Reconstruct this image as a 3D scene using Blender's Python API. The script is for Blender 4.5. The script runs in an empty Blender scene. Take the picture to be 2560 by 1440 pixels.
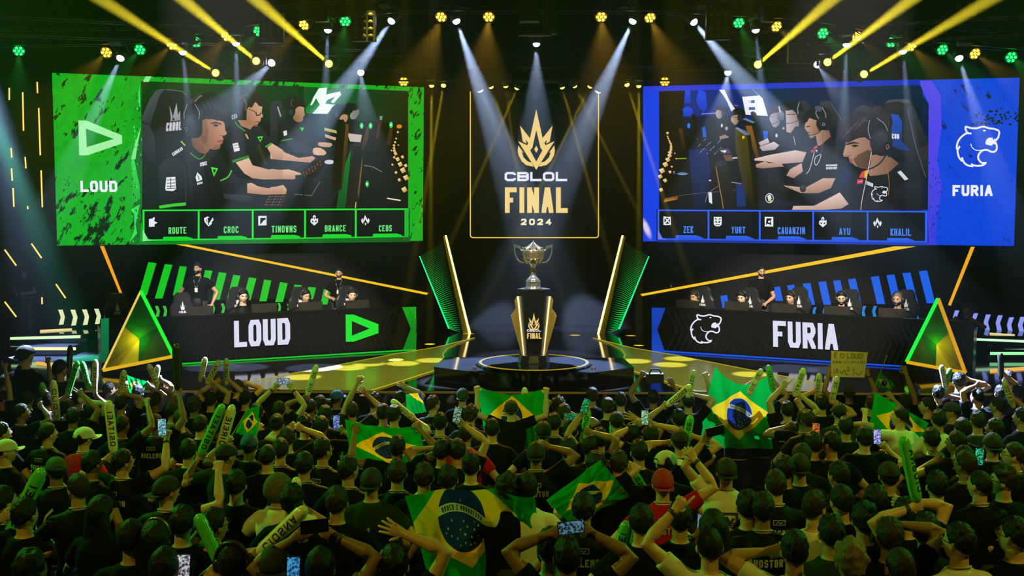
import bpy, bmesh, math, random, re
from mathutils import Vector, Matrix, Euler, noise
from mathutils.geometry import tessellate_polygon
random.seed(7)
R = math.radians
SC = bpy.context.scene
COL = SC.collection
# ---------------------------------------------------------------- camera, world, exposure
F = 2800.0
cd = bpy.data.cameras.new('camera'); CAM = bpy.data.objects.new('camera', cd); COL.objects.link(CAM)
CAM.location = (0, 0, 3.0); CAM.rotation_euler = (R(90 - 4.8), 0, R(1.125))
cd.sensor_width = 36.0; cd.lens = 36.0 * F / 2560.0; cd.clip_end = 200
SC.camera = CAM
SC.view_settings.view_transform = 'Standard'; SC.view_settings.look = 'None'
SC.view_settings.exposure = 0.0; SC.view_settings.gamma = 1.0
try: SC.view_settings.use_curve_mapping = False
except Exception: pass
cy = SC.cycles
cy.use_denoising = True; cy.max_bounces = 4; cy.diffuse_bounces = 1; cy.glossy_bounces = 3
cy.transmission_bounces = 4; cy.volume_bounces = 0; cy.transparent_max_bounces = 8
cy.sample_clamp_indirect = 3.0; cy.sample_clamp_direct = 0; cy.caustics_reflective = False; cy.caustics_refractive = False
W = bpy.data.worlds.new('world'); SC.world = W; W.use_nodes = True
wt = W.node_tree; wt.nodes['Background'].inputs[0].default_value = (0, 0, 0, 1)
vs = wt.nodes.new('ShaderNodeVolumeScatter'); vs.inputs['Density'].default_value = 0.0032; vs.inputs['Anisotropy'].default_value = 0.15
# theatrical haze hangs thickest under the rig and thins out towards the stage floor and the crowd
gm = wt.nodes.new('ShaderNodeNewGeometry'); sx_ = wt.nodes.new('ShaderNodeSeparateXYZ'); mr_ = wt.nodes.new('ShaderNodeMapRange')
mr_.interpolation_type = 'SMOOTHSTEP'
for i_, v_ in ((1, 1.2), (2, 6.0), (3, .0006), (4, .0050)): mr_.inputs[i_].default_value = v_
wt.links.new(gm.outputs['Position'], sx_.inputs[0]); wt.links.new(sx_.outputs['Z'], mr_.inputs[0]); wt.links.new(mr_.outputs[0], vs.inputs['Density'])
W.cycles.volume_step_size = 2.2; cy.volume_max_steps = 24; cy.adaptive_threshold = .02
wt.links.new(vs.outputs[0], wt.nodes['World Output'].inputs['Volume'])
MW = CAM.rotation_euler.to_matrix()
EYE = Vector(CAM.location)
def ray(px, py):
    return (MW @ Vector(((px - 1280) / F, -(py - 720) / F, -1))).normalized()
def at(px, py, y):                       # the point of the ray through a photo pixel at world depth y
    d = ray(px, py); return EYE + d * (y / d.y)
def onz(px, py, z):                      # ... where it meets the height z
    d = ray(px, py); return EYE + d * ((z - EYE.z) / d.z)
class Plane:
    def __init__(s, p0, n): s.p0 = Vector(p0); s.n = Vector(n).normalized()
    def hit(s, px, py, off=0.0):
        d = ray(px, py); t = (s.p0 - EYE).dot(s.n) / d.dot(s.n)
        return EYE + d * t + s.n * off
# ---------------------------------------------------------------- lights
def spot(name, loc, target, color, power, size, blend=0.3, soft=0.06):
    l = bpy.data.lights.new(name, 'SPOT'); l.energy = power; l.color = color
    l.spot_size = R(size); l.spot_blend = blend; l.shadow_soft_size = soft
    o = bpy.data.objects.new(name, l); COL.objects.link(o); o.location = loc
    o.rotation_euler = (Vector(target) - Vector(loc)).to_track_quat('-Z', 'Y').to_euler()
    return o
AMBER = (1.0, 0.56, 0.05); GREEN = (0.08, 1.0, 0.12); COOL = (0.50, 0.66, 1.0); YELLOW = (1.0, 0.80, 0.03)
# house and key lamps (the hall's own stage lighting, hung above the audience and the stage front), plus trophy rim lights added for highlights
spot('key_light_trophy', (1.9, 14.6, 8.4), (0, 17.9, 1.3), (1, .95, .85), 2600, 13, .8, .35)
spot('key_light_trophy.001', (-2.2, 14.4, 8.4), (0, 17.9, 1.4), (.85, .92, 1), 2400, 13, .8, .35)
spot('added_rim_light_trophy', (2.6, 20.6, 6.4), (0, 17.9, 1.9), (1, .9, .7), 700, 9, .3, .25)  # added pair without fixtures, puts highlights on the dark trophy metal
spot('added_rim_light_trophy.001', (-2.6, 20.6, 6.4), (0, 17.9, 1.9), (.8, .9, 1), 700, 9, .3, .25)
for sx in (-1, 1):
    spot('key_light_players', (sx * 3.6, 11.0, 8.0), (sx * 4.85, 20.6, 1.1), (1, .93, .88), 15000, 21, .5)
    spot('wash_light_crowd_green', (sx * 9.5, 12.5, 6.4), (sx * 1.5, 10.0, .2), (.10, 1, .08), 2400 if sx < 0 else 1500, 75, .8, .15)
spot('house_light_warm', (-5.5, 2.0, 7.6), (-1.0, 11.0, 0.0), (.95, .90, .06), 760, 75, .9, .15)
spot('house_light_warm.001', (7.5, 3.0, 7.6), (2.0, 11.5, 0.0), (.95, .86, .06), 1000, 75, .9, .15)
spot('back_light_crowd_left', (-9.5, 17.5, 8.5), (-5.3, 14.5, 0.2), (.75, .88, 1), 240, 22, .6, .2)
spot('back_light_crowd_right', (9.8, 17.5, 8.5), (6.6, 14.5, 0.2), (.75, .88, 1), 450, 22, .6, .2)
spot('flag_light_green', (0.3, 20.0, 9.2), (-0.2, 14.0, 0.0), GREEN, 1200, 14, .6, .2)
# ---------------------------------------------------------------- materials
def lin(h):
    h = h.lstrip('#'); o = []
    for i in (0, 2, 4):
        c = int(h[i:i + 2], 16) / 255.0
        o.append(c / 12.92 if c <= 0.04045 else ((c + 0.055) / 1.055) ** 2.4)
    return tuple(o)
MATS = {}
def new_mat(name):
    m = bpy.data.materials.new(name); m.use_nodes = True
    return m, m.node_tree, m.node_tree.nodes['Principled BSDF']
def M(name, color, rough=0.6, metal=0.0, var=0.25, scale=18.0, bump=0.0, spec=0.5, trans=0.0, sheen=0.0, sub=0.0, stretch=None):
    if name in MATS: return MATS[name]
    m, nt, b = new_mat(name)
    if isinstance(color, str): color = lin(color)
    tc = nt.nodes.new('ShaderNodeTexCoord'); nz = nt.nodes.new('ShaderNodeTexNoise')
    nz.inputs['Scale'].default_value = scale; nz.inputs['Detail'].default_value = 3
    if stretch:
        mp = nt.nodes.new('ShaderNodeMapping'); mp.inputs['Scale'].default_value = stretch; nt.links.new(tc.outputs['Object'], mp.inputs[0]); nt.links.new(mp.outputs[0], nz.inputs['Vector'])
    else: nt.links.new(tc.outputs['Object'], nz.inputs['Vector'])
    mx = nt.nodes.new('ShaderNodeMix'); mx.data_type = 'RGBA'
    nt.links.new(nz.outputs['Fac'], mx.inputs[0])
    mx.inputs[6].default_value = tuple(c * (1 - var) for c in color) + (1,)
    mx.inputs[7].default_value = tuple(min(1, c * (1 + var)) for c in color) + (1,)
    nt.links.new(mx.outputs[2], b.inputs['Base Color'])
    b.inputs['Roughness'].default_value = rough; b.inputs['Metallic'].default_value = metal
    b.inputs['Specular IOR Level'].default_value = spec
    if trans: b.inputs['Transmission Weight'].default_value = trans
    if sheen: b.inputs['Sheen Weight'].default_value = sheen
    if sub:
        b.inputs['Subsurface Weight'].default_value = sub; b.inputs['Subsurface Radius'].default_value = (.02, .01, .006)
    if bump:
        bp = nt.nodes.new('ShaderNodeBump'); bp.inputs['Strength'].default_value = bump; bp.inputs['Distance'].default_value = 0.02
        nt.links.new(nz.outputs['Fac'], bp.inputs['Height']); nt.links.new(bp.outputs[0], b.inputs['Normal'])
    MATS[name] = m; return m
def E(name, color, strength=1.0, sample='NONE', var=0.06, scale=6.0):
    if name in MATS: return MATS[name]
    m, nt, b = new_mat(name)
    if isinstance(color, str): color = lin(color)
    b.inputs['Base Color'].default_value = (.01, .01, .01, 1); b.inputs['Roughness'].default_value = .35
    b.inputs['Specular IOR Level'].default_value = .15
    tc = nt.nodes.new('ShaderNodeTexCoord'); nz = nt.nodes.new('ShaderNodeTexNoise'); nz.inputs['Scale'].default_value = scale
    nt.links.new(tc.outputs['Object'], nz.inputs['Vector'])
    mx = nt.nodes.new('ShaderNodeMix'); mx.data_type = 'RGBA'; nt.links.new(nz.outputs['Fac'], mx.inputs[0])
    mx.inputs[6].default_value = tuple(c * (1 - var) for c in color) + (1,)
    mx.inputs[7].default_value = tuple(c * (1 + var) for c in color) + (1,)
    nt.links.new(mx.outputs[2], b.inputs['Emission Color']); b.inputs['Emission Strength'].default_value = strength
    m.cycles.emission_sampling = sample
    MATS[name] = m; return m
def VC(name, strength=1.0):
    """a lit LED picture: its colours come from the mesh's colour attribute"""
    if name in MATS: return MATS[name]
    m, nt, b = new_mat(name)
    b.inputs['Base Color'].default_value = (.004, .004, .004, 1); b.inputs['Roughness'].default_value = .45; b.inputs['Specular IOR Level'].default_value = .08
    a = nt.nodes.new('ShaderNodeVertexColor'); a.layer_name = 'Col'
    nt.links.new(a.outputs['Color'], b.inputs['Emission Color']); b.inputs['Emission Strength'].default_value = strength
    m.cycles.emission_sampling = 'NONE'
    MATS[name] = m; return m
# ---------------------------------------------------------------- mesh helper
class MB:
    def __init__(s): s.v = []; s.f = []; s.m = []; s.c = None; s.mi = 0
    def quadstrip(s, rings, close=True, cap=True):
        n = len(rings[0]); b = len(s.v)
        for r in rings: s.v.extend(r)
        for i in range(len(rings) - 1):
            for j in range(n if close else n - 1):
                k = (j + 1) % n
                s.add(b + i * n + j, b + i * n + k, b + (i + 1) * n + k, b + (i + 1) * n + j)
        if cap and close:
            s.add(*[b + j for j in range(n - 1, -1, -1)]); s.add(*[b + (len(rings) - 1) * n + j for j in range(n)])
    def add(s, *idx): s.f.append(tuple(idx)); s.m.append(s.mi)
    def box(s, c, size, rot=None):
        c = Vector(c); h = Vector(size) / 2; b = len(s.v)
        for x in (-1, 1):
            for y in (-1, 1):
                for z in (-1, 1):
                    p = Vector((x * h.x, y * h.y, z * h.z))
                    if rot is not None: p = rot @ p
                    s.v.append(c + p)
        for q in ((0, 1, 3, 2), (4, 6, 7, 5), (0, 4, 5, 1), (2, 3, 7, 6), (0, 2, 6, 4), (1, 5, 7, 3)): s.add(*[b + i for i in q])
        return s
    def tube(s, path, rad, seg=8, hint=(0, 0, 1), cap=True):
        path = [Vector(p) for p in path]; rings = []; up = Vector(hint)
        for i, p in enumerate(path):
            t = (path[min(i + 1, len(path) - 1)] - path[max(i - 1, 0)])
            t = t.normalized() if t.length > 1e-9 else Vector((0, 0, 1))
            x = up.cross(t)
            if x.length < 1e-4: x = Vector((1, 0, 0)).cross(t) if abs(t.x) < .9 else Vector((0, 1, 0)).cross(t)
            x.normalize(); y = t.cross(x).normalized(); up = y
            r = rad[i] if isinstance(rad, (list, tuple)) and not (len(rad) == 2 and len(path) != 2 and False) else rad
            rx, ry = r if isinstance(r, (tuple, list)) else (r, r)
            rings.append([p + x * (rx * math.cos(a)) + y * (ry * math.sin(a)) for a in (2 * math.pi * k / seg for k in range(seg))])
        s.quadstrip(rings, cap=cap); return s
    def lathe(s, prof, c=(0, 0, 0), seg=32, cap=True, sq=1.0):
        c = Vector(c)
        s.quadstrip([[c + Vector((r * math.cos(a), r * sq * math.sin(a), z)) for a in (2 * math.pi * k / seg for k in range(seg))] for r, z in prof], cap=cap); return s
    def ball(s, c, r, seg=12, rings=8, rot=None):
        c = Vector(c); r = Vector(r) if isinstance(r, (tuple, list, Vector)) else Vector((r, r, r)); rr = []
        for i in range(rings + 1):
            t = math.pi * (i + .02 if i == 0 else i - .02 if i == rings else i) / rings; row = []
            for k in range(seg):
                a = 2 * math.pi * k / seg
                p = Vector((r.x * math.sin(t) * math.cos(a), r.y * math.sin(t) * math.sin(a), -r.z * math.cos(t)))
                row.append(c + (rot @ p if rot is not None else p))
            rr.append(row)
        s.quadstrip(rr); return s
    def prism(s, pts, thick):
        """a flat outline given real thickness (vector)"""
        pts = [Vector(p) for p in pts]; t = Vector(thick); b = len(s.v); n = len(pts)
        s.v.extend(pts); s.v.extend([p + t for p in pts])
        for tri in tessellate_polygon([pts]):
            s.add(b + tri[0], b + tri[1], b + tri[2]); s.add(b + n + tri[2], b + n + tri[1], b + n + tri[0])
        for i in range(n):
            j = (i + 1) % n; s.add(b + i, b + j, b + n + j, b + n + i)
        return s
    def build(s, name, mats, parent=None, loc=None, smooth=False, kind=None, normals=True):
        loc = Vector(loc) if loc is not None else Vector((0, 0, 0))
        me = bpy.data.meshes.new(name)
        me.from_pydata([tuple(Vector(p) - loc) for p in s.v], [], s.f)
        if normals:
            bm = bmesh.new(); bm.from_mesh(me); bmesh.ops.recalc_face_normals(bm, faces=bm.faces); bm.to_mesh(me); bm.free()
        for m in (mats if isinstance(mats, (list, tuple)) else [mats]): me.materials.append(m)
        if any(s.m): me.polygons.foreach_set('material_index', s.m)
        if smooth: me.polygons.foreach_set('use_smooth', [True] * len(me.polygons))
        if s.c is not None:
            ca = me.color_attributes.new('Col', 'FLOAT_COLOR', 'POINT')
            ca.data.foreach_set('color', [x for c in s.c for x in (c[0], c[1], c[2], 1.0)])
        o = bpy.data.objects.new(name, me); COL.objects.link(o)
        if parent is not None:
            o.parent = parent; o.location = loc
        else: o.location = loc
        if kind: o['kind'] = kind
        return o
def put(mb, name, mats, root, smooth=False, kind=None):
    """a part whose vertices are in world space, under a root that only has a location"""
    o = mb.build(name, mats, None, root.location, smooth, kind); o.parent = root; o.location = (0, 0, 0); return o
def empty(name, loc, label=None, cat=None, group=None, rz=0.0):
    o = bpy.data.objects.new(name, None); COL.objects.link(o); o.location = loc; o.rotation_euler = (0, 0, rz); o.empty_display_size = .1
    return tag(o, label, cat, group)
def tag(o, label=None, cat=None, group=None):
    if label: o['label'] = label
    if cat: o['category'] = cat
    if group: o['group'] = group
    return o
def struct(mb, name, mat, smooth=False):
    return mb.build(name, mat, smooth=smooth, kind='structure')
# ---------------------------------------------------------------- flat lettering
G = {}
def _g():
    c = .18
    O = [(c, 0), (1 - c, 0), (1, c), (1, 1 - c), (1 - c, 1), (c, 1), (0, 1 - c), (0, c), (c, 0)]
    d = dict(
        A=[[(0, 0), (.43, 1)], [(.57, 1), (1, 0)], [(.2, .28), (.8, .28)]], B=[[(0, 0), (0, 1), (.8, 1), (1, .85), (1, .62), (.8, .52), (0, .52)], [(.8, .52), (1, .4), (1, .15), (.8, 0), (0, 0)]],
        C=[[(1, .72), (1, 1 - c), (1 - c, 1), (c, 1), (0, 1 - c), (0, c), (c, 0), (1 - c, 0), (1, c), (1, .28)]],
        D=[[(0, 0), (0, 1), (1 - c, 1), (1, 1 - c), (1, c), (1 - c, 0), (0, 0)]], E=[[(1, 0), (0, 0), (0, 1), (1, 1)], [(0, .5), (.85, .5)]],
        F=[[(0, 0), (0, 1), (1, 1)], [(0, .5), (.85, .5)]], G=[[(1, .75), (1, 1 - c), (1 - c, 1), (c, 1), (0, 1 - c), (0, c), (c, 0), (1 - c, 0), (1, c), (1, .45), (.55, .45)]],
        H=[[(0, 0), (0, 1)], [(1, 0), (1, 1)], [(0, .5), (1, .5)]], I=[[(.5, 0), (.5, 1)]], K=[[(0, 0), (0, 1)], [(1, 1), (.12, .48), (1, 0)]], L=[[(0, 1), (0, 0), (1, 0)]],
        M=[[(0, 0), (0, 1)], [(0, 1), (.5, .35)], [(.5, .35), (1, 1)], [(1, 1), (1, 0)]], N=[[(0, 0), (0, 1)], [(1, 0), (1, 1)], [(0, 1), (1, 0)]], O=[O], P=[[(0, 0), (0, 1), (1 - c, 1), (1, 1 - c), (1, .6), (1 - c, .45), (0, .45)]],
        R=[[(0, 0), (0, 1), (1 - c, 1), (1, 1 - c), (1, .65), (1 - c, .5), (0, .5)], [(.45, .5), (1, 0)]],
        S=[[(1, .75), (1, 1 - c), (1 - c, 1), (c, 1), (0, 1 - c), (0, .65), (c, .52), (1 - c, .48), (1, .35), (1, c), (1 - c, 0), (c, 0), (0, c), (0, .25)]],
        T=[[(0, 1), (1, 1)], [(.5, 1), (.5, 0)]], U=[[(0, 1), (0, c), (c, 0), (1 - c, 0), (1, c), (1, 1)]], W=[[(0, 1), (.25, 0)], [(.25, 0), (.5, .8)], [(.5, .8), (.75, 0)], [(.75, 0), (1, 1)]],
        Y=[[(0, 1), (.5, .45), (1, 1)], [(.5, .45), (.5, 0)]], Z=[[(0, 1), (1, 1)], [(1, 1), (0, 0)], [(0, 0), (1, 0)]])
    d['0'] = d['O']; d['2'] = [[(0, .72), (0, 1 - c), (c, 1), (1 - c, 1), (1, 1 - c), (1, .6)], [(1, .6), (0, 0)], [(0, 0), (1, 0)]]
    d['4'] = [[(.75, 0), (.75, 1), (0, .3), (1, .3)]]; d['1'] = [[(.2, .8), (.6, 1), (.6, 0)]]; d['!'] = [[(.5, 1), (.5, .3)], [(.5, .14), (.5, 0)]]
    d['8'] = d['B']; d['3'] = [[(0, 1), (1, 1), (1, 0), (0, 0)], [(.2, .5), (1, .5)]]; d['-'] = [[(.1, .5), (.9, .5)]]
    d['5'] = d['S']; d['7'] = [[(0, 1), (1, 1), (.4, 0)]]; d['6'] = d['G']; d['9'] = d['P']
    return d
G = _g()
def stroke(pl, w):
    """a polyline turned into a ribbon of half-width w with mitred joints: list of quads"""
    pl = [Vector((p[0], p[1])) for p in pl]; closed = (pl[0] - pl[-1]).length < 1e-6
    if closed: pl = pl[:-1]
    n = len(pl); L = []; Rr = []
    for i in range(n):
        a = pl[i - 1] if (i > 0 or closed) else None; b = pl[(i + 1) % n] if (i < n - 1 or closed) else None
        d0 = (pl[i] - a).normalized() if a is not None else None; d1 = (b - pl[i]).normalized() if b is not None else None
        if d0 is None: d0 = d1
        if d1 is None: d1 = d0
        n0 = Vector((-d0.y, d0.x)); n1 = Vector((-d1.y, d1.x)); m = n0 + n1
        if m.length < .35: m = n0
        m.normalize(); k = w / max(.45, m.dot(n0))
        L.append(pl[i] + m * k); Rr.append(pl[i] - m * k)
    q = []
    for i in range(n if closed else n - 1):
        j = (i + 1) % n; q.append((L[i], L[j], Rr[j], Rr[i]))
    return q
def clip(q, x0, x1, y0, y1):
    for ax, lim, sg in ((0, x0, 1), (0, x1, -1), (1, y0, 1), (1, y1, -1)):
        r = []
        for k in range(len(q)):
            a, b = q[k - 1], q[k]; da, db = (a[ax] - lim) * sg, (b[ax] - lim) * sg
            if (da >= 0) != (db >= 0): f = da / (da - db); r.append((a[0] + (b[0] - a[0]) * f, a[1] + (b[1] - a[1]) * f))
            if db >= 0: r.append((b[0], b[1]))
        q = r
        if not q: break
    return q
def text_quads(txt, x, y, w, h, t, gap=.28, slant=0.0):
    """quads (2D) of a word whose box is x..x+w, y..y+h; t = stroke width"""
    n = sum(.45 if ch in 'I!1' else .5 if ch == ' ' else 1 for ch in txt) ; g = len(txt) - 1
    cw = w / (n + gap * g) if n else w; out = []; cx = x
    for ch in txt:
        adv = .45 if ch in 'I!1' else .5 if ch == ' ' else 1
        for pl in G.get(ch, []):
            pts = [(cx + t / 2 + p[0] * (cw * adv - t), y + t / 2 + p[1] * (h - t)) for p in pl]
            if pts[0] != pts[-1]:             # ends that touch the letter's box run past it and are trimmed square below
                for k, j in ((0, 1), (len(pts) - 1, len(pts) - 2)):
                    e, o = Vector(pts[k]), Vector(pts[j]); d_ = (e - o).normalized(); gx, gy = pl[k]
                    if (abs(d_.y) > .3 * abs(d_.x) and gy in (0, 1)) or (abs(d_.x) > abs(d_.y) and gx in (0, 1)): pts[k] = tuple(e + d_ * t)
            for q in stroke(pts, t / 2):
                q = clip(q, cx - 1e-6, cx + cw * adv + 1e-6, y - 1e-6, y + h + 1e-6)
                if len(q) > 2: out.append([(p[0] + slant * (p[1] - y), p[1]) for p in q])
        cx += cw * (adv + gap)
    return out
def spline(pts, n=6, closed=True):
    P = [Vector(p) for p in pts]; out = []; m = len(P)
    for i in range(m if closed else m - 1):
        p0 = P[(i - 1) % m] if (closed or i > 0) else P[0]; p1 = P[i]; p2 = P[(i + 1) % m]; p3 = P[(i + 2) % m] if (closed or i < m - 2) else P[-1]
        for k in range(n):
            t = k / n
            out.append(0.5 * ((2 * p1) + (p2 - p0) * t + (2 * p0 - 5 * p1 + 4 * p2 - p3) * t * t + (3 * p1 - p0 - 3 * p2 + p3) * t ** 3))
    if not closed: out.append(P[-1])
    return out
class Art:
    """flat lit artwork on a plane: outlines are given in photo pixels and projected onto that plane"""
    def __init__(s, plane, off=0.01, step=0.00012): s.pl = plane; s.off = off; s.step = step; s.mb = MB(); s.mb.c = []
    def poly(s, pts, col, col2=None, d=(0, 1), smooth=0):
        if isinstance(pts, str):
            a = [float(x) for x in pts.replace(',', ' ').split()]; pts = list(zip(a[::2], a[1::2]))
        pts = [Vector((p[0], p[1])) for p in pts]
        if smooth: pts = spline(pts, smooth)
        c1 = lin(col) if isinstance(col, str) else col; c2 = (lin(col2) if isinstance(col2, str) else col2) if col2 else c1
        dd = Vector(d).normalized(); pr = [p.dot(dd) for p in pts]; lo = min(pr); hi = max(pr) + 1e-6
        s.off += s.step; b = len(s.mb.v); v3 = [Vector((p.x, p.y, 0)) for p in pts]
        for p, r in zip(pts, pr):
            t = (r - lo) / (hi - lo); s.mb.v.append(s.pl.hit(p.x, p.y, s.off)); s.mb.c.append(tuple(a + (e - a) * t for a, e in zip(c1, c2)))
        for tri in tessellate_polygon([v3]): s.mb.add(*[b + i for i in tri])
        return s
    def line(s, pts, w, col, smooth=0, col2=None):
        if isinstance(pts, str):
            a = [float(x) for x in pts.replace(',', ' ').split()]; pts = list(zip(a[::2], a[1::2]))
        if smooth: pts = spline([Vector((p[0], p[1])) for p in pts], smooth, closed=False)
        s.off += s.step; c = lin(col) if isinstance(col, str) else col
        s.quads(stroke([(p[0], p[1]) for p in pts], w / 2), c)
        return s
    def quads(s, qs, c, f=None):
        c = lin(c) if isinstance(c, str) else c
        for q in qs:
            b = len(s.mb.v)
            for p in q:
                x, y = f(p) if f else (p[0], p[1])
                s.mb.v.append(s.pl.hit(x, y, s.off)); s.mb.c.append(c)
            s.mb.add(*range(b, b + len(q)))
    def text(s, txt, corners, t, col, gap=.28):
        """corners: top-left, top-right, bottom-left in photo pixels; t = stroke width as a share of the height"""
        tl, tr, bl = [Vector(c) for c in corners]; s.off += s.step
        w = (tr - tl).length; h = (bl - tl).length
        f = lambda p: tuple(bl + (tr - tl) * (p[0] / w) + (tl - bl) * (p[1] / h))
        s.quads(text_quads(txt, 0, 0, w, h, t * h, gap), col, f); return s
    def done(s, name, root, strength=1.0):
        return put(s.mb, name, VC('led_picture_%g' % strength, strength), root)
# ================================================================ the setting
def mx(p): return Vector((-p[0], p[1], p[2]))            # the stage is symmetrical about x = 0
blk = M('black_matt', (.006, .006, .007), .85, spec=.2)
floorm = M('stage_gloss_floor', (.006, .006, .007), .07, var=.3, scale=3, bump=.012, spec=.6)
mb = MB(); f0 = 16.9
mb.box((0, (f0 + 27) / 2, -.75), (34, 27 - f0, 1.5)); struct(mb, 'stage_floor', floorm)
mb = MB(); mb.box((0, f0 - .012, -.02), (34, .024, .03)); struct(mb, 'trim_1', E('stage_edge_glow', '#6b5a12', .5))
mb = MB(); mb.quadstrip([[Vector((-22, 1, -.264)), Vector((22, 1, -.264))], [Vector((-22, f0, -1.577)), Vector((22, f0, -1.577))]], close=False)
struct(mb, 'floor', M('hall_floor', (.01, .01, .01), .8))
mb = MB(); mb.box((0, 13, 10.6), (44, 34, .2)); struct(mb, 'ceiling', blk)
# back walls: two angled halves and a centre bay
SI = at(1058, 400, 24.0); SO = at(136, 400, 21.5)
dl = (SO - SI); dl.z = 0; dl.normalize(); nl = Vector((-dl.y, dl.x, 0)); nl = nl if nl.y < 0 else -nl
LS = Plane(SI, nl); nr = Vector((-nl.x, nl.y, 0)); RS = Plane(mx(SI), nr)
LW = Plane(SI - nl * .35, nl); RW = Plane(mx(SI) - nr * .35, nr)
def flat(p): return Vector((p.x, p.y, 0))
a = flat(LW.hit(1072, 400)); b = flat(LW.hit(-260, 400))
for s, nm in ((1, 'wall_left'), (-1, 'wall_right')):
    mb = MB(); A = a if s == 1 else mx(a); B = b if s == 1 else mx(b); n = nl if s == 1 else nr
    mb.prism([A, B, B - n * .2, A - n * .2], (0, 0, 10.5)); struct(mb, nm, blk)
mb = MB(); mb.box((0, 25.7, 5.25), (-2 * a.x + .4, .2, 10.5)); struct(mb, 'wall_back', M('centre_bay_cloth', (.006, .0065, .009), .8))
for s, nm in ((1, 'wall_reveal_left'), (-1, 'wall_reveal_right')):
    mb = MB(); mb.box((s * (a.x - .1), (a.y + 25.7) / 2 + .1, 5.25), (.2, 25.7 - a.y, 10.5)); struct(mb, nm, blk)
mb = MB(); mb.box((-13.2, 10, 4.5), (.2, 34, 12)); struct(mb, 'wall_side_left', blk)
mb = MB(); mb.box((13.2, 10, 4.5), (.2, 34, 12)); struct(mb, 'wall_side_right', blk)
# frosted walkway arms in the stage floor
def arm_pts(z):
    px = [(1187, 845), (1090, 869), (992, 885), (810, 920), (615, 956), (622, 974), (930, 977), (1010, 952), (1085, 928), (1150, 913), (1125, 906), (1111, 896), (1107, 886), (1117, 874), (1140, 862)]
    return [onz(x, y, z) for x, y in px]
wm = M('frosted_walkway', (.36, .40, .20), .22, var=.12, scale=2.0, spec=.5)
for s, nm in ((1, 'walkway_left'), (-1, 'walkway_right')):
    P = [p if s == 1 else mx(p) for p in arm_pts(.003)]
    mb = MB(); mb.prism(P, (0, 0, .006)); o = struct(mb, nm, wm)
    e = MB()
    for i, w in ((0, .02), (1, .02), (2, .02), (3, .02), (6, .05), (7, .05), (8, .03), (9, .015), (10, .015), (11, .015), (12, .015), (13, .015), (14, .015)):
        p, q = P[i], P[(i + 1) % len(P)]; d = (q - p).normalized(); n = Vector((-d.y, d.x, 0)) * w / 2; up = Vector((0, 0, .008))
        e.prism([p + n + up, q + n + up, q - n + up, p - n + up], (0, 0, .004))
    k = e.build('walkway_edge', E('walkway_edge_light', '#c9b81e', .8)); k.parent = o; k['kind'] = 'structure'
# ================================================================ centre banner, fins, LED strips
GOLD = '#f3d27c'; BP = Plane((0, 25.3, 0), (0, -1, 0))
def outline(px, plane, off=0): return [plane.hit(x, y, off) for x, y in px]
base = BP.hit(1336, 596)
r = MB(); r.prism(outline([(1176, 226), (1496, 226), (1496, 594), (1176, 594)], BP, .02), (0, .1, 0))
banner = r.build('hanging_banner', M('banner_cloth', (.012, .013, .020), .7), loc=base)
tag(banner, 'tall black final banner with gold crown emblem hanging behind the trophy', 'banner')
ar = Art(BP, .03)
ar.line([(1176, 229), (1176, 588), (1177.5, 592), (1182, 594), (1490, 594), (1494.5, 592), (1496, 588), (1496, 229)], 2.6, '#e8c53c'); ar.done('gold_border', banner, 1.1)
def emblem(art, cx, cy, k, col, hole):
    def T(p): return [(cx + (x - 543) * k, cy + (y - 400) * k) for x, y in p]
    L = [(543, 60), (472, 385), (360, 242), (392, 425), (432, 446), (425, 400), (452, 440), (440, 465), (338, 418), (543, 742)]
    art.poly(T(L + [(1086 - x, y) for x, y in reversed(L[1:-1])]), col)
    art.poly(T([(543, 295), (500, 490), (475, 522), (543, 648), (612, 522), (590, 490)]), hole)
    art.poly(T([(543, 470), (565, 510), (543, 550), (520, 510)]), col)
    C = [(340, 465), (334, 530), (345, 580), (380, 645), (430, 688), (512, 706), (490, 660), (445, 645), (400, 600), (380, 540), (402, 552)]
    art.poly(T(C), col); art.poly(T([(1086 - x, y) for x, y in reversed(C)]), col)
def reg(X, Y, o, k): return (o[0] + X / k, o[1] + Y / k)
ar = Art(BP, .03); emblem(ar, 1220 + 543 / 4.5, 260 + 400 / 4.5, 1 / 4.5, GOLD, '#14151c'); ar.done('crown_emblem', banner)
def q3(X0, Y0, X1, Y1, o=(1220, 260), k=4.5): return [reg(X0, Y0, o, k), reg(X1, Y0, o, k), reg(X0, Y1, o, k)]
ar = Art(BP, .03); ar.text('CBLOL', q3(187, 765, 890, 868), .25, '#e9ebff', .12)
ar.text('FINAL', q3(190, 938, 897, 1225), .19, GOLD, .22); ar.text('2024', q3(370, 1290, 712, 1362), .26, '#f4eec0', .45); ar.done('lettering', banner)
GF = Plane((0, 24.0, 0), (0, -1, 0))
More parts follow.
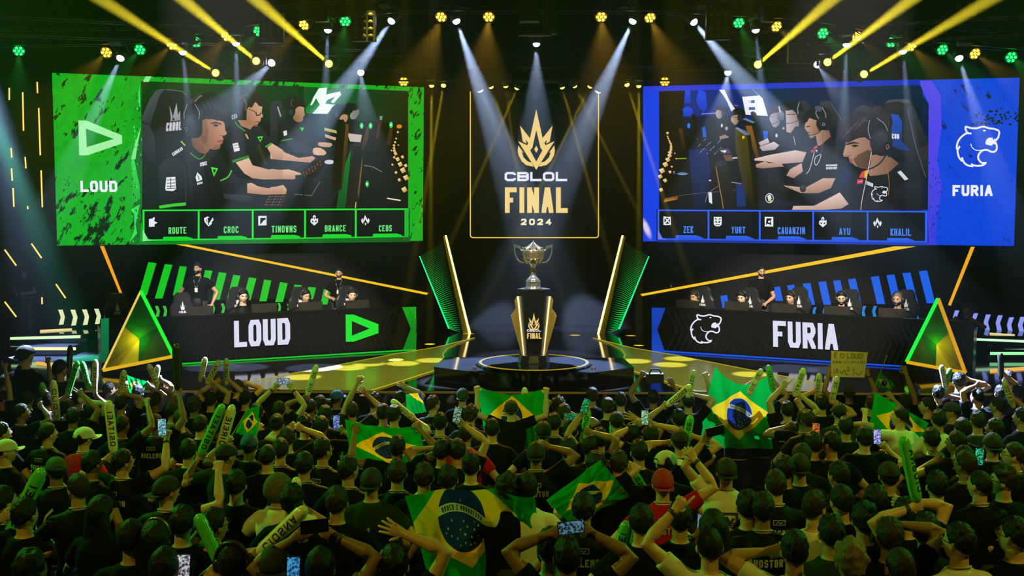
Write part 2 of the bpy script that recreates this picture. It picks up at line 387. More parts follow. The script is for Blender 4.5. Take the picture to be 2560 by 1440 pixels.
for s in (1, -1):
    root = empty('light_fin', (s * 0 + GF.hit(1170 if s == 1 else 1500, 836).x, 24.0, 0), 'leaning gold light post with a green ribbed fan, %s of the trophy' % ('left' if s == 1 else 'right'), 'stage light', 'leaning light fins')
    S = (lambda p: p) if s == 1 else mx
    g = MB(); g.prism([S(GF.hit(*p)) for p in ((1107, 590), (1118, 592), (1178, 836), (1158, 836))], (0, .16, 0))
    put(g, 'post', M('gold_paint', (.55, .40, .03), .3, .6), root)
    g = MB(); g.prism([S(GF.hit(*p)) for p in ((1112, 588), (1116.5, 588), (1177, 834), (1171.5, 834))], (0, -.02, 0))
    put(g, 'light_tube', E('warm_tube', '#ffe9a0', 2.2), root)
    FP = Plane(GF.hit(1118, 700) + Vector((0, .05, 0)), (.55, -1, 0))
    g = MB(); g.prism([S(FP.hit(*p, 0)) for p in ((1113, 600), (1047, 642), (1121, 822), (1160, 832))], (0, .05, 0))
    put(g, 'fan_panel', M('fin_black', (.004, .006, .004), .4), root)
    ar = Art(FP, .012)
    for i in range(46):
        t = i / 45; L0 = Vector((1048, 642)).lerp(Vector((1121, 820)), t); Q = Vector((1113, 602)).lerp(Vector((1158, 830)), min(1, .02 + .98 * t ** 1.15))
        mid = L0.lerp(Q, .5) + Vector((0, 4 * math.sin(t * 9)))
        b0 = .10 + .9 * min(1, t * 1.3)
        ar.poly([L0 + Vector((0, -.5)), mid + Vector((0, -.6)), Q, mid + Vector((0, .7)), L0 + Vector((0, 1.1))], (0.0, .95 * b0, .10 * b0), (0, .015, .0), (1, 0))
    if s == -1: ar.mb.v = [mx(p) for p in ar.mb.v]
    ar.done('ribs', root, 1.0)
    g = MB(); g.prism([S(FP.hit(*p, .015)) for p in ((1047, 640), (1049.5, 640), (1123, 820), (1120, 822))], (0, -.015, 0)); put(g, 'edge_light', E('green_edge_tube', '#20ff90', 1.3), root)
# yellow LED strips on the angled walls
strips = [(LW, [(440, 611), (468, 611), (1070, 732), (1066, 737)], 'long yellow LED strip sloping down behind the green team desk', '#f7c51e'),
          (LW, [(250, 615), (260, 615), (320, 771), (315, 772)], 'short amber LED strip leaning down to the pyramid by the green team desk', '#f5a31e'),
          (RW, [(2290, 616), (2235, 616), (1602, 735), (1606, 740)], 'long yellow LED strip sloping down behind the blue team desk', '#f7c51e'),
          (RW, [(2437, 617), (2427, 617), (2370, 762), (2377, 764)], 'short amber LED strip leaning down to the pyramid by the blue team desk', '#f2aa22')]
for pl, px, lb, colr in strips:
    P = outline(px, pl, .03); g = MB(); g.prism(P, -pl.n * .025); o = g.build('led_strip', E('led_' + colr, colr, 1.0), loc=P[-1]); tag(o, lb, 'light strip', 'yellow LED strips on the back wall')
# vertical and slanting dashes on the far left of the wall
dash = [(23.5, 220, 23.5, 250), (57, 231, 59, 327), (93, 205, 94, 233), (97, 270, 101, 388), (28, 370, 30, 394), (29, 421, 31, 452), (33, 470, 35, 517), (63, 392, 65, 421), (103, 426, 106, 518), (69, 515, 70, 523),
        (12, 624, 41, 664), (79, 609, 104, 645), (140, 710, 164, 745), (12, 754, 41, 792), (105, 743, 105.5, 760)]
for i, (x0, y0, x1, y1) in enumerate(dash):
    d = Vector((x1 - x0, y1 - y0)).normalized(); n = Vector((-d.y, d.x)) * 1.7
    P = outline([(x0 + n.x, y0 + n.y), (x1 + n.x, y1 + n.y), (x1 - n.x, y1 - n.y), (x0 - n.x, y0 - n.y)], LW, .03)
    g = MB(); g.prism(P, -LW.n * .02); o = g.build('led_dash', E('warm_dash', '#ffc860', 1.6), loc=P[1])
    kind = 'slanting' if 10 <= i < 14 else 'upright'
    order = {0: 'top of the outermost column', 1: 'long one left of the big screen, second column', 2: 'uppermost one nearest the big screen', 3: 'long one nearest the big screen', 4: 'second down in the outermost column', 5: 'third down in the outermost column', 6: 'lowest in the outermost column', 7: 'lower short one in the second column', 8: 'lowest long one nearest the big screen', 9: 'tiny stub below the second column', 10: 'upper outer one below the dashes', 11: 'upper one nearest the screen corner', 12: 'inner one above the white chevrons', 13: 'lower outer one above the steps', 14: 'short one just above the white chevrons'}[i]
    tag(o, '%s LED dash, %s' % (kind, order), 'light strip', 'warm LED dashes on the left wall')
# LED backdrops with slanted stripes behind the players
def bar(x0, x1, yt0, yt1, yb, dx): return [(x0, yt0), (x1, yt1), (x1 + dx, yb), (x0 + dx, yb)]
LB = [(371, 391, 655, 658, 738, -24), (412, 431, 660, 662, 746, -25), (449, 467, 665, 667, 738, -17), (513, 531, 675, 677, 746, -19), (547, 566, 680, 683, 749, -17), (583, 601, 687, 689, 748, -16), (622, 641, 693, 696, 750, -15), (660, 678, 699, 701, 753, -12), (700, 719, 705, 708, 755, -12), (736, 754, 711, 713, 750, -8), (771, 790, 717, 719, 748, -8), (809, 826, 723, 725, 761, -8)]
RB = [(1771, 1783, 744, 743, 771, 5), (1801, 1818, 740, 737, 770, 6), (1931, 1950, 718, 716, 752, 8), (1968, 1986, 714, 711, 740, 7), (2007, 2026, 709, 707, 762, 12), (2046, 2065, 705, 703, 762, 13), (2083, 2101, 702, 700, 761, 13), (2120, 2139, 698, 696, 760, 15), (2177, 2197, 692, 690, 760, 16), (2216, 2236, 688, 686, 760, 18), (2256, 2276, 683, 681, 760, 20), (2297, 2318, 678, 676, 758, 20)]
for pl, bars, colr, who, ext in ((LW, LB, '#12c81e', 'green', (335, 640, 845, 800)), (RW, RB, '#1560e8', 'blue', (1760, 650, 2345, 800))):
    P = outline([(ext[0], ext[1]), (ext[2], ext[1]), (ext[2], ext[3]), (ext[0], ext[3])], pl, .012)
    g = MB(); g.prism(P, -pl.n * .01); rt = g.build('led_backdrop', blk, loc=P[-1])
    tag(rt, 'dark LED backdrop with slanted %s stripes behind the %s team' % (who, who), 'LED wall', 'striped LED backdrops')
    for bb in bars:
        g = MB(); Q = outline(bar(*bb), pl, .02); g.prism(Q, -pl.n * .006); put(g, 'stripe', E('stripe_' + who, colr, .95, var=.12), rt)
# low chevron LED band running along the foot of the walls
def chev(x, y, k, left): return [(x + (-dx if not left else dx) * k, y + dy * k) for dx, dy in ((7, -19), (-5, -19), (-11, 0), (-7, 20), (5, 21), (0, 0))]
CH = [(LW, 'left', 'white', '#e8efb8', [(152, 792, .95), (183, 793, 1), (212, 792, .98), (242, 790, .96), (302, 787, .9)]), (LW, 'left', 'green', '#3fbf3a', [(392, 778, .7), (411, 777, .65), (531, 771, .6), (556, 770, .6), (670, 768, .5), (697, 767, .5), (720, 767, .4)]),
      (RW, 'right', 'pale violet', '#8f9cf5', [(2392, 793, .9), (2439, 801, .95), (2470, 805, 1), (2500, 807, 1), (2528, 812, 1), (2556, 812, 1.05)]), (RW, 'right', 'blue', '#1d7fd8', [(2038, 779, .6), (2062, 779, .5), (2161, 778, .7), (2188, 778, .7), (2294, 783, .75)])]
for pl, side, cn, colr, lst in CH:
    Pm = outline([(lst[0][0] - 14, lst[0][1] + 24), (lst[-1][0] + 14, lst[-1][1] + 24), (lst[-1][0] + 14, lst[-1][1] - 22), (lst[0][0] - 14, lst[0][1] - 22)], pl, .012)
    g = MB(); g.prism(Pm, -pl.n * .01); rt = g.build('chevron_band', blk, loc=Pm[0])
    tag(rt, 'low LED band of %s chevrons along the foot of the %s wall' % (cn, side), 'light band', 'chevron LED bands')
    for x, y, k in lst:
        g = MB(); Q = outline(chev(x, y, k, side == 'right'), pl, .02); g.prism(Q, -pl.n * .006); put(g, 'chevron', E('chev_' + cn, colr, .95, var=.15), rt)
# ================================================================ side steps with light strips
for s, who in ((1, 'left'), (-1, 'right')):
    xi = onz(205, 838, .35).x; S = (lambda p: p) if s == 1 else mx
    rt = empty('side_riser', (s * (xi - 1.6), 21.5, 0), 'black stepped riser with glowing edge strips at the %s end of the stage' % who, 'riser', 'stepped risers at the stage ends')
    sl = (b.y - a.y) / (b.x - a.x); wy = lambda x_: a.y + (x_ - a.x) * sl - .03; wx = lambda y_: a.x + (y_ - a.y) / sl + .06
    g = MB(); g.prism([S(Vector(q + (0,))) for q in ((xi, 21.0), (wx(21.0), 21.0), (xi, wy(xi)))], (0, 0, .35)); put(g, 'platform', floorm, rt)
    g = MB(); g.prism([S(Vector(q + (0,))) for q in ((xi - .1, 20.45), (wx(20.45), 20.45), (wx(20.98), 20.98), (xi - .1, 20.98))], (0, 0, .17)); put(g, 'step', floorm, rt)
    lst = [((27, 843), (201, 838), (201, 845), (27, 849), '#c8f5b0', 1.3, Plane((0, 20.98, 0), (0, -1, 0))), ((80, 868), (190, 868), (190, 875), (80, 875), '#e8f08a', 1.2, Plane((0, 20.44, 0), (0, -1, 0)))] if s == 1 else \
          [((2421, 845), (2580, 851), (2580, 857), (2421, 850), '#b8f0c0', 1.3, Plane((0, 20.98, 0), (0, -1, 0))), ((2475, 880), (2580, 880), (2580, 887), (2475, 887), '#8ff0a0', 1.2, Plane((0, 20.44, 0), (0, -1, 0)))]
    for p0, p1, p2, p3, c_, st, pl in lst:
        g = MB(); g.prism(outline((p0, p1, p2, p3), pl), (0, -.03, 0)); put(g, 'light_strip', E('riser_' + c_, c_, st), rt)
    px = [(90, 905), (170, 914), (170, 921), (90, 912)] if s == 1 else [(2475, 925), (2580, 917), (2580, 924), (2475, 932)]
    g = MB(); g.prism([onz(x, y, .004) for x, y in px], (0, 0, .012)); put(g, 'floor_strip', E('riser_floor', '#f0b050', 1.0), rt)
    px = [(100, 826), (180, 822), (180, 826), (100, 831)] if s == 1 else [(2474, 833), (2537, 837), (2537, 840), (2474, 836)]
    g = MB(); g.prism([onz(x, y, .356) for x, y in px], (0, 0, .01)); put(g, 'top_strip', E('riser_top', '#f0d890', 1.0), rt)
# ================================================================ pyramids
def pyramid(s):
    S = (lambda p: p) if s == 1 else mx
    if s == 1: A = at(352, 727, 18.75); B = at(257, 925, 18.35); C = at(434, 890, 18.75)
    else: A = at(2345, 746, 18.75); B = at(2413, 932, 18.35); C = at(2266, 905, 18.6)
    D = (B + C) / 2 + Vector((-.12 * s, .42, 0))
    rt = empty('pyramid', ((B + C + D) / 3).to_tuple(), 'smoky faceted %s pyramid with glowing edges beside the %s team desk' % (('olive', 'green') if s == 1 else ('green', 'blue')), 'pyramid', 'faceted pyramids on the stage')
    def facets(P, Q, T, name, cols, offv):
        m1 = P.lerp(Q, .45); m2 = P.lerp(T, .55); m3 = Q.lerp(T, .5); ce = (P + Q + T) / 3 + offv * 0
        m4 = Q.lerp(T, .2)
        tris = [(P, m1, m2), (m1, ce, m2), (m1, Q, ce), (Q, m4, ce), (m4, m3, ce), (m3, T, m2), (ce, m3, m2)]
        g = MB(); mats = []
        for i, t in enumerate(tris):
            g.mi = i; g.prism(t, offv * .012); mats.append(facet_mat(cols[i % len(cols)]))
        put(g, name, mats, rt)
    def facet_mat(c):
        nm = 'smoky_' + c
        if nm in MATS: return MATS[nm]
        m, nt, b = new_mat(nm); col = lin(c) + (1,)
        b.inputs['Base Color'].default_value = col; b.inputs['Roughness'].default_value = .25
        tr = nt.nodes.new('ShaderNodeBsdfTranslucent'); tr.inputs[0].default_value = tuple(min(1, x * 2.2) for x in col[:3]) + (1,)
        mxs = nt.nodes.new('ShaderNodeMixShader'); nz = nt.nodes.new('ShaderNodeTexNoise'); nz.inputs['Scale'].default_value = 2.0
        mr = nt.nodes.new('ShaderNodeMapRange'); mr.inputs[3].default_value = .45; mr.inputs[4].default_value = .65
        nt.links.new(nz.outputs['Fac'], mr.inputs[0]); nt.links.new(mr.outputs[0], mxs.inputs[0])
        nt.links.new(b.outputs[0], mxs.inputs[1]); nt.links.new(tr.outputs[0], mxs.inputs[2]); nt.links.new(mxs.outputs[0], nt.nodes['Material Output'].inputs['Surface'])
        MATS[nm] = m; return m
    out = ((A - (B + C + D) / 3).cross(C - B)).normalized(); out = out if out.y < 0 else -out
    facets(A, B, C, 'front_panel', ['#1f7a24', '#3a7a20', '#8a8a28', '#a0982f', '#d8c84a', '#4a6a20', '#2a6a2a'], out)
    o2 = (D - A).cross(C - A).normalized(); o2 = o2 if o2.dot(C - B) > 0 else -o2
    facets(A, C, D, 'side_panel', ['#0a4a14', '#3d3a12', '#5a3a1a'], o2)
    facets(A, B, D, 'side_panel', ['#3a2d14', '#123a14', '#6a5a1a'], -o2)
    def rod(P, Q, c, st, r, nm):
        g = MB(); g.tube([P + out * .02, Q + out * .02], r, 6); put(g, nm, E('edge_' + c, c, st), rt)
    if s == 1: rod(B, A, '#f2d060', .95, .018, 'edge_tube'); rod(A, C, '#10f030', 1.1, .03, 'edge_tube'); rod(B + out * .03, C + out * .03, '#e8b818', .9, .03, 'edge_tube')
    else: rod(B, A, '#e0a020', .9, .03, 'edge_tube'); rod(A, C, '#12f040', 1.1, .03, 'edge_tube'); rod(B + out * .03, C + out * .03, '#e8b010', .9, .03, 'edge_tube')
    g = MB(); zz = lambda p: Vector((p.x, p.y, 0)); g.quadstrip([[B, C, D], [zz(B), zz(C), zz(D)]]); put(g, 'plinth', blk, rt)
    l = bpy.data.lights.new('pyramid_glow', 'POINT'); l.energy = 26; l.color = (.9, .85, .25); l.shadow_soft_size = .1
    lo = bpy.data.objects.new('pyramid_glow', l); COL.objects.link(lo); lo.location = (B + C + D) / 3 + Vector((0, 0, .35))
pyramid(1); pyramid(-1)
# ================================================================ round platform, pedestal, trophy
DC = Vector((0, 17.9, 0))
rt = empty('round_platform', DC, 'round black platform with a thin yellow ring under the trophy pedestal', 'platform')
gl = M('platform_gloss', (.006, .007, .01), .06, var=.3, scale=4, bump=.008)
g = MB(); g.lathe([(.93, 0), (.93, .27), (.925, .29), (.91, .3), (.001, .3)], DC, 96); put(g, 'drum', gl, rt, False)
g = MB(); g.lathe([(.84, .3005), (.84, .304), (.885, .304), (.885, .3005)], DC, 96, cap=False); put(g, 'light_ring', E('ring_light', '#c9b41a', .75), rt)
g = MB()
w1 = [onz(1085, 917, .26), onz(1197, 932, .26)]; w1 = [w1[0], w1[1], mx(w1[1]), mx(w1[0])]
bk = onz(1112, 893, .26); g.prism(w1 + [mx(bk), bk], (0, 0, -.26)); put(g, 'wing_plinth', gl, rt)
for x in (1184, 1190, 1480, 1487):
    g = MB(); p = onz(x, 926, .26); g.box((p.x, p.y + .05, .285), (.022, .022, .05)); put(g, 'copper_stud', M('copper', (.5, .22, .09), .3, 1.0), rt)
PZ = .30
rt = empty('trophy_pedestal', DC + Vector((0, 0, PZ)), 'tall tapering black pedestal with gold side fins carrying the trophy', 'pedestal')
hb = M('pedestal_black', (.010, .011, .014), .22, var=.2)
def hexr(r, rf, z):     # a hexagonal section with a broad front
    return [Vector((x * r, DC.y + y * r * rf, PZ + z)) for x, y in ((-.62, -.86), (.62, -.86), (1, 0), (.62, .86), (-.62, .86), (-1, 0))]
g = MB(); g.quadstrip([hexr(.172, .9, .10), hexr(.195, .9, .3), hexr(.225, .9, .6), hexr(.25, .9, .88), hexr(.265, .9, 1.06), hexr(.265, .9, 1.165)])
put(g, 'column', hb, rt)
g = MB(); g.quadstrip([hexr(.268, .9, 1.165), hexr(.268, .9, 1.185)]); put(g, 'top_plate', M('pedestal_cap', (.10, .11, .13), .15, .9), rt)
g = MB(); g.lathe([(.262, PZ), (.262, PZ + .02), (.235, PZ + .125), (.215, PZ + .13)], DC, 10); put(g, 'foot', M('brushed_steel', (.55, .53, .50), .22, 1.0, var=.35, scale=40), rt)
gp = Plane((0, DC.y - .02, 0), (0, -1, 0))
fin = [(851, 565), (833, 602), (842, 660), (805, 720), (893, 1038), (910, 1038)]; fin = [(1020 + x / 3.13, 560 + y / 3.13) for x, y in fin]
for s in (1, -1):
    pts = outline(fin, gp); c0 = gp.hit(1334.5, 800).x
    if s == -1: pts = [Vector((2 * c0 - p.x, p.y, p.z)) for p in pts]
    g = MB(); g.prism(pts, (0, .05, 0)); put(g, 'gold_fin', M('gold_panel', (.75, .50, .12), .32, .75, var=.1), rt)
    q = [(1020 + x / 3.13, 560 + y / 3.13) for x, y in ((853, 565), (868, 565), (912, 1040), (904, 1040))]; pts = outline(q, Plane((0, DC.y - .05, 0), (0, -1, 0)))
    if s == -1: pts = [Vector((2 * c0 - p.x, p.y, p.z)) for p in pts]
    g = MB(); g.prism(pts, (0, -.02, 0)); put(g, 'light_tube', E('pedestal_tube', '#ffe6a8', 1.5), rt)
PF = Plane(Vector((0, DC.y - .198, 0)), (0, -1, -.065 / .9))
ar = Art(Plane(Vector((0, DC.y - .172 * .9 * .86, PZ + .2)), (0, -1, -.0745)), .03)
emblem(ar, 1020 + 985 / 3.13, 560 + 765 / 3.13, .068, GOLD, '#101216')
ar.text('CBLOL', [(1020 + 930 / 3.13, 560 + 822 / 3.13), (1020 + 1042 / 3.13, 560 + 822 / 3.13), (1020 + 930 / 3.13, 560 + 839 / 3.13)], .24, '#f4f4ff', .12)
ar.text('FINAL', [(1020 + 932 / 3.13, 560 + 850 / 3.13), (1020 + 1043 / 3.13, 560 + 850 / 3.13), (1020 + 932 / 3.13, 560 + 895 / 3.13)], .2, GOLD, .22)
ar.done('lettering', rt, .9)
TZ = PZ + 1.185
TC = DC + Vector((gp.hit(1333, 700).x, 0, TZ)); rt = empty('trophy', TC, 'silver two-handled trophy cup with gold accents on the pedestal', 'trophy')
U = 17.9 / 2800 / 10.285         # metres per pixel of the close-up of the cup
chrome = M('trophy_silver', (.86, .85, .84), .16, .85, var=.06); tg = M('trophy_gold', (.90, .62, .18), .12, 1.0, var=.1)
def prof(l): return [(r * U, (1300 - y) * U) for r, y in l]
g = MB(); g.lathe(prof([(228, 1300), (228, 1285), (200, 1262), (188, 1240), (186, 1120), (192, 1112), (192, 1100)]), TC, 40); put(g, 'base', chrome, rt, True)
g = MB(); g.lathe(prof([(178, 1100), (172, 1070), (140, 1030), (95, 990), (70, 950), (56, 905), (54, 878)]), TC, 40); put(g, 'foot', chrome, rt, True)
g = MB(); g.lathe(prof([(60, 878), (72, 862), (72, 842), (60, 830)]), TC, 32); put(g, 'stem_ring', tg, rt, True)
g = MB(); g.lathe(prof([(52, 830), (48, 790), (60, 750), (85, 718), (130, 690), (190, 640), (235, 580), (255, 545), (262, 536), (262, 528), (256, 520), (272, 440), (285, 360), (287, 325), (278, 318)]), TC, 48); put(g, 'cup', M('trophy_cup', (.80, .66, .36), .14, .8, var=.15), rt, True)
g = MB(); g.lathe(prof([(284, 322), (292, 312), (280, 300), (262, 275), (225, 235), (160, 195), (90, 150), (40, 112), (16, 85), (1, 62)]), TC, 40); put(g, 'lid', chrome, rt, True)
g = MB(); g.lathe(prof([(258, 548), (270, 540), (270, 530), (258, 522)]), TC, 40, cap=False); put(g, 'rim_band', tg, rt, True)
for s in (1, -1):
    H = [(276, 300), (320, 305), (335, 250), (372, 225), (470, 200), (480, 250), (475, 360), (450, 450), (410, 530), (360, 590), (290, 625), (232, 625), (190, 640)]
    Hs = spline([Vector((x, y, 0)) for x, y in H], 4, closed=False)
    g = MB(); g.tube([TC + Vector((s * p.x * U, 0, (1300 - p.y) * U)) for p in Hs], [(17 * U, 14 * U) for _ in Hs], 8, hint=(0, 1, 0)); put(g, 'handle', chrome, rt, True)
    g = MB(); g.prism([TC + Vector((s * x * U, -16 * U, (1300 - y) * U)) for x, y in ((330, 200), (500, 150), (495, 230), (440, 240), (335, 265))], (0, 32 * U, 0)); put(g, 'handle_wing', chrome, rt)
for i in range(10):
    g = MB(); a_ = i * math.pi / 5; g.ball(TC + Vector((math.cos(a_) * 262 * U, math.sin(a_) * 262 * U, (1300 - 262) * U)), (20 * U, 20 * U, 34 * U), 8, 6); put(g, 'crown_bead', tg, rt, True)
# ================================================================ the two big screens
def panel_root(name, px, pl, label, cat, group, mat, depth=.14):
    P = outline(px, pl, 0); g = MB(); g.prism(P, -pl.n * depth)
    base = (P[2] + P[3]) / 2; o = g.build(name, mat, loc=base); return tag(o, label, cat, group)
def splatter(name, c0, c1, c2, stretch, thr):
    """brush-stroke ground of a lit screen"""
    m, nt, b = new_mat(name); b.inputs['Base Color'].default_value = (.008, .008, .008, 1); b.inputs['Roughness'].default_value = .45; b.inputs['Specular IOR Level'].default_value = .1
    tc = nt.nodes.new('ShaderNodeTexCoord'); mp = nt.nodes.new('ShaderNodeMapping'); mp.vector_type = 'TEXTURE'; mp.inputs['Rotation'].default_value = (0, R(stretch[3]), 0); mp.inputs['Scale'].default_value = tuple(1 / q for q in stretch[:3])
    n1 = nt.nodes.new('ShaderNodeTexNoise'); n1.inputs['Scale'].default_value = 3.0; n1.inputs['Detail'].default_value = 8; n1.inputs['Roughness'].default_value = .68
    n2 = nt.nodes.new('ShaderNodeTexNoise'); n2.inputs['Scale'].default_value = .5; n2.inputs['Detail'].default_value = 2
    nt.links.new(tc.outputs['Object'], mp.inputs[0]); nt.links.new(mp.outputs[0], n1.inputs['Vector']); nt.links.new(tc.outputs['Object'], n2.inputs['Vector'])
    ad = nt.nodes.new('ShaderNodeMath'); ad.operation = 'MULTIPLY_ADD'; ad.inputs[1].default_value = .35; nt.links.new(n2.outputs['Fac'], ad.inputs[0]); nt.links.new(n1.outputs['Fac'], ad.inputs[2])
    cr = nt.nodes.new('ShaderNodeValToRGB'); e = cr.color_ramp.elements
    e[0].position = thr; e[0].color = lin(c0) + (1,); e[1].position = thr + .03; e[1].color = lin(c1) + (1,); x = e.new(thr + .25); x.color = lin(c2) + (1,)
    nt.links.new(ad.outputs[0], cr.inputs[0]); nt.links.new(cr.outputs[0], b.inputs['Emission Color']); b.inputs['Emission Strength'].default_value = 1.0
    m.cycles.emission_sampling = 'NONE'; MATS[name] = m; return m
gs = splatter('green_brush_screen', '#04240a', '#0db31c', '#0a9e22', (2.6, 2.6, .9, 32), .575)
bs = splatter('blue_brush_screen', '#020a2a', '#0a3fd8', '#0a46dc', (2.4, 2.4, .8, -28), .50)
LSP = [(130, 182), (1060, 218), (1057, 602), (143, 614)]; RSP = [(1611, 217), (2549, 194), (2535, 615), (1611, 603)]
lscr = panel_root('led_screen', LSP, LS, 'big green team LED screen showing players at their desks, left of the stage', 'screen', 'big LED screens', [gs])
rscr = panel_root('led_screen', RSP, RS, 'big blue team LED screen showing players at their desks, right of the stage', 'screen', 'big LED screens', [bs])
class TArt(Art):
    tf = (0, 0, 1)
    def P(s, pts):
        if isinstance(pts, str):
            a = [float(x) for x in pts.replace(',', ' ').split()]; pts = list(zip(a[::2], a[1::2]))
        return [(s.tf[0] + p[0] / s.tf[2], s.tf[1] + p[1] / s.tf[2]) for p in pts]
    def p(s, pts, c, c2=None, d=(0, 1), sm=0): return s.poly(s.P(pts), c, c2, d, sm)
    def l(s, pts, w, c, sm=0): return s.line(s.P(pts), w / s.tf[2], c, sm)
    def t(s, txt, pts, th, c, gap=.28): return s.text(txt, s.P(pts), th, c, gap)
    def ell(s, x, y, rx, ry, c, c2=None, n=14, rot=0): 
        cs, sn = math.cos(rot), math.sin(rot)
        return s.p([(x + rx * math.cos(a) * cs - ry * math.sin(a) * sn, y + rx * math.cos(a) * sn + ry * math.sin(a) * cs) for a in (2 * math.pi * k / n for k in range(n))], c, c2)
SK = '#c08a68'; SKD = '#6f4530'; SKL = '#e2b497'
# ---- left picture
a = TArt(LS, .012)
a.poly([(352, 203), (1020, 228), (1020, 523), (355, 524)], '#06180c', '#04100a', (1, 0))
a.tf = (680, 200, 4.364)
a.p('-1430,20 350,70 350,500 -1430,330', '#083a14', '#06200e', (0, 1)); a.p('350,75 1478,120 1478,480 350,400', '#0a4f24', '#04160b', (1, .3))
a.p('370,310 470,170 510,80 960,100 900,380 370,360', '#11862f', '#0a4a24', (1, .2))
a.p('415,280 450,190 510,90 600,85 590,160 740,125 755,160 670,255 640,240 690,180 600,220 580,260 690,270 600,370 440,365 490,310 520,270 480,200 440,270', '#eefff2')
a.p('630,370 650,280 690,270 650,380', '#dff5e4')
a.p('140,360 600,380 560,700 200,700', '#0a2326', '#06140f')
# far players
a.p('820,430 890,430 930,520 980,560 980,600 840,600', '#181b1e'); a.p('870,330 940,315 948,370 922,400 915,420 870,430 850,390', '#8f8f86', '#6a7068', (1, 0), 3)
a.p('800,270 860,250 940,270 948,310 900,335 860,330 830,350', '#17181b', sm=3); a.ell(860, 330, 22, 30, '#0c0e10'); a.p('820,580 980,600 965,680 850,670', '#c9bcb0')
a.p('540,500 600,450 700,440 730,600 700,700 560,660', '#15181b'); a.p('725,400 790,370 822,385 822,430 800,460 760,450', '#b98a72', sm=3)
a.p('610,420 640,320 700,265 790,268 850,320 850,380 770,375 720,430 640,450', '#101216', sm=3); a.ell(712, 370, 36, 48, '#1a2024'); a.ell(705, 375, 20, 28, '#39434a')
a.p('570,520 700,550 708,585 570,552', '#b9b363'); a.p('575,590 700,630 690,660 580,625', '#d3a88e')
# table tops
a.p('120,985 230,880 560,700 840,700 980,680 900,900 640,1400 -600,1400 -560,1180', '#20232a', '#14161a')
a.p('700,1400 760,1000 860,760 840,1000 800,1400', '#0b7a2a', '#084a1c')
a.p('120,985 225,890 600,820 640,900 560,1010 520,1110 420,1260 140,1250', '#2b2a33', '#191a20'); a.l('240,1245 430,1262 525,1105', 8, '#6a6a70')
a.ell(625, 895, 55, 24, '#d8d4dc')
# third player
a.p('-20,260 30,225 100,225 130,330 160,410 70,480 60,700 -20,700', '#33383e', '#14171a', (1, 1)); a.l('60,290 95,400', 16, '#a7a0a8')
a.p('65,500 130,430 200,465 270,455 320,455 360,560 410,640 510,690 510,720 450,750 460,810 300,800 180,770 120,650', '#1d2023', '#0f1113')
a.p('250,310 300,285 345,295 350,350 358,385 340,400 335,440 300,462 250,445 225,400', '#c69a7a', '#8d6446', (-1, 1), 3)
a.p('145,250 180,205 250,195 330,220 362,270 352,300 300,288 255,320 220,420 165,330', '#1f1b18', sm=3); a.ell(212, 345, 43, 55, '#15181b'); a.ell(205, 350, 24, 32, '#2c3338'); a.l('215,290 205,240 230,205', 10, '#4a5055')
a.p('120,650 220,640 460,760 455,810 250,790', '#262c33'); a.l('100,665 220,640', 12, '#3f9f2c'); a.p('300,520 350,520 330,560', '#3fd02a'); a.p('120,560 160,548 165,600 130,612', '#e0dfe0')
a.p('452,745 530,743 592,790 560,822 455,812', SKL, sm=2); a.p('510,680 650,690 632,732 515,722', '#c9a28a', sm=2)
# arms of the second player, keyboards, mouse
a.p('-20,690 60,740 150,795 290,850 440,830 472,850 430,902 330,895 20,865 -20,860', '#e6bca0', '#bf8f72'); a.p('-20,985 180,975 280,1005 345,1030 300,1060 230,1085 100,1082 -20,1085', '#e6bca0', '#b78567')
a.p('310,1010 440,880 560,880 560,960 460,1070 330,1050', '#141312')
for i in range(26): x = 335 + (i % 7) * 30 + (i // 7) * 4; y = 1010 - (i % 7) * 20 + (i // 7) * 16; a.p([(x, y), (x + 12, y - 6), (x + 14, y), (x + 2, y + 6)], ('#d8782a', '#5a3a1c', '#c7621f')[i % 3])
a.p('250,1040 340,1030 370,1075 330,1115 260,1100', '#0c1f18'); a.l('330,1110 345,1250 360,1400', 14, '#101214', 3)
a.p('-760,1400 -740,1330 -660,1260 -560,1240 0,1200 200,1210 246,1240 150,1400', '#121111')
for i in range(60): x = -20 + (i % 12) * 17 - (i // 12) * 14; y = 1235 + (i // 12) * 30; a.p([(x, y), (x + 10, y), (x + 8, y + 12), (x - 2, y + 12)], ('#c9792a', '#243b30', '#8a3f1c', '#1c6a4a')[i * 7 % 4])
a.p('-20,1170 60,1160 122,1145 160,1195 150,1240 118,1250 60,1230 -20,1232', SKL, '#b78567')
# monitors seen from the side, dark right half with a chain of lamps
a.p('930,1400 960,1000 1050,660 1200,480 1478,470 1478,1400', '#040705', '#070a06', (1, 0))
a.p('630,1210 722,440 775,430 800,470 745,1200', '#0e0d0c', '#1a130d'); a.p('745,1200 800,470 835,490 830,620 760,1190', '#5c3d26', '#2c1d12'); 
a.p('795,1400 890,790 905,725 975,720 1000,500 1025,475 1062,490 1050,640 985,800 935,1400', '#0f0e0c', '#1c150c'); a.p('975,720 1030,520 1058,500 1045,640 985,790', '#5b3f1c', '#2c1d0e'); a.p('930,1250 985,830 975,980 945,1300', '#a9823a', '#4a3416')
a.p('1130,640 1165,400 1205,395 1195,480 1150,640', '#452c17'); a.p('1170,395 1205,395 1195,440 1175,440', '#6f9a9a'); a.p('1240,700 1290,480 1320,500 1290,720', '#3a2a12')
for x, y in ((975, 500), (1072, 500), (1295, 490)): a.ell(x, y, 20, 34, '#20e06a'); a.ell(x, y, 8, 14, '#d0ffe0')
a.ell(1385, 508, 30, 22, '#d08a1e')
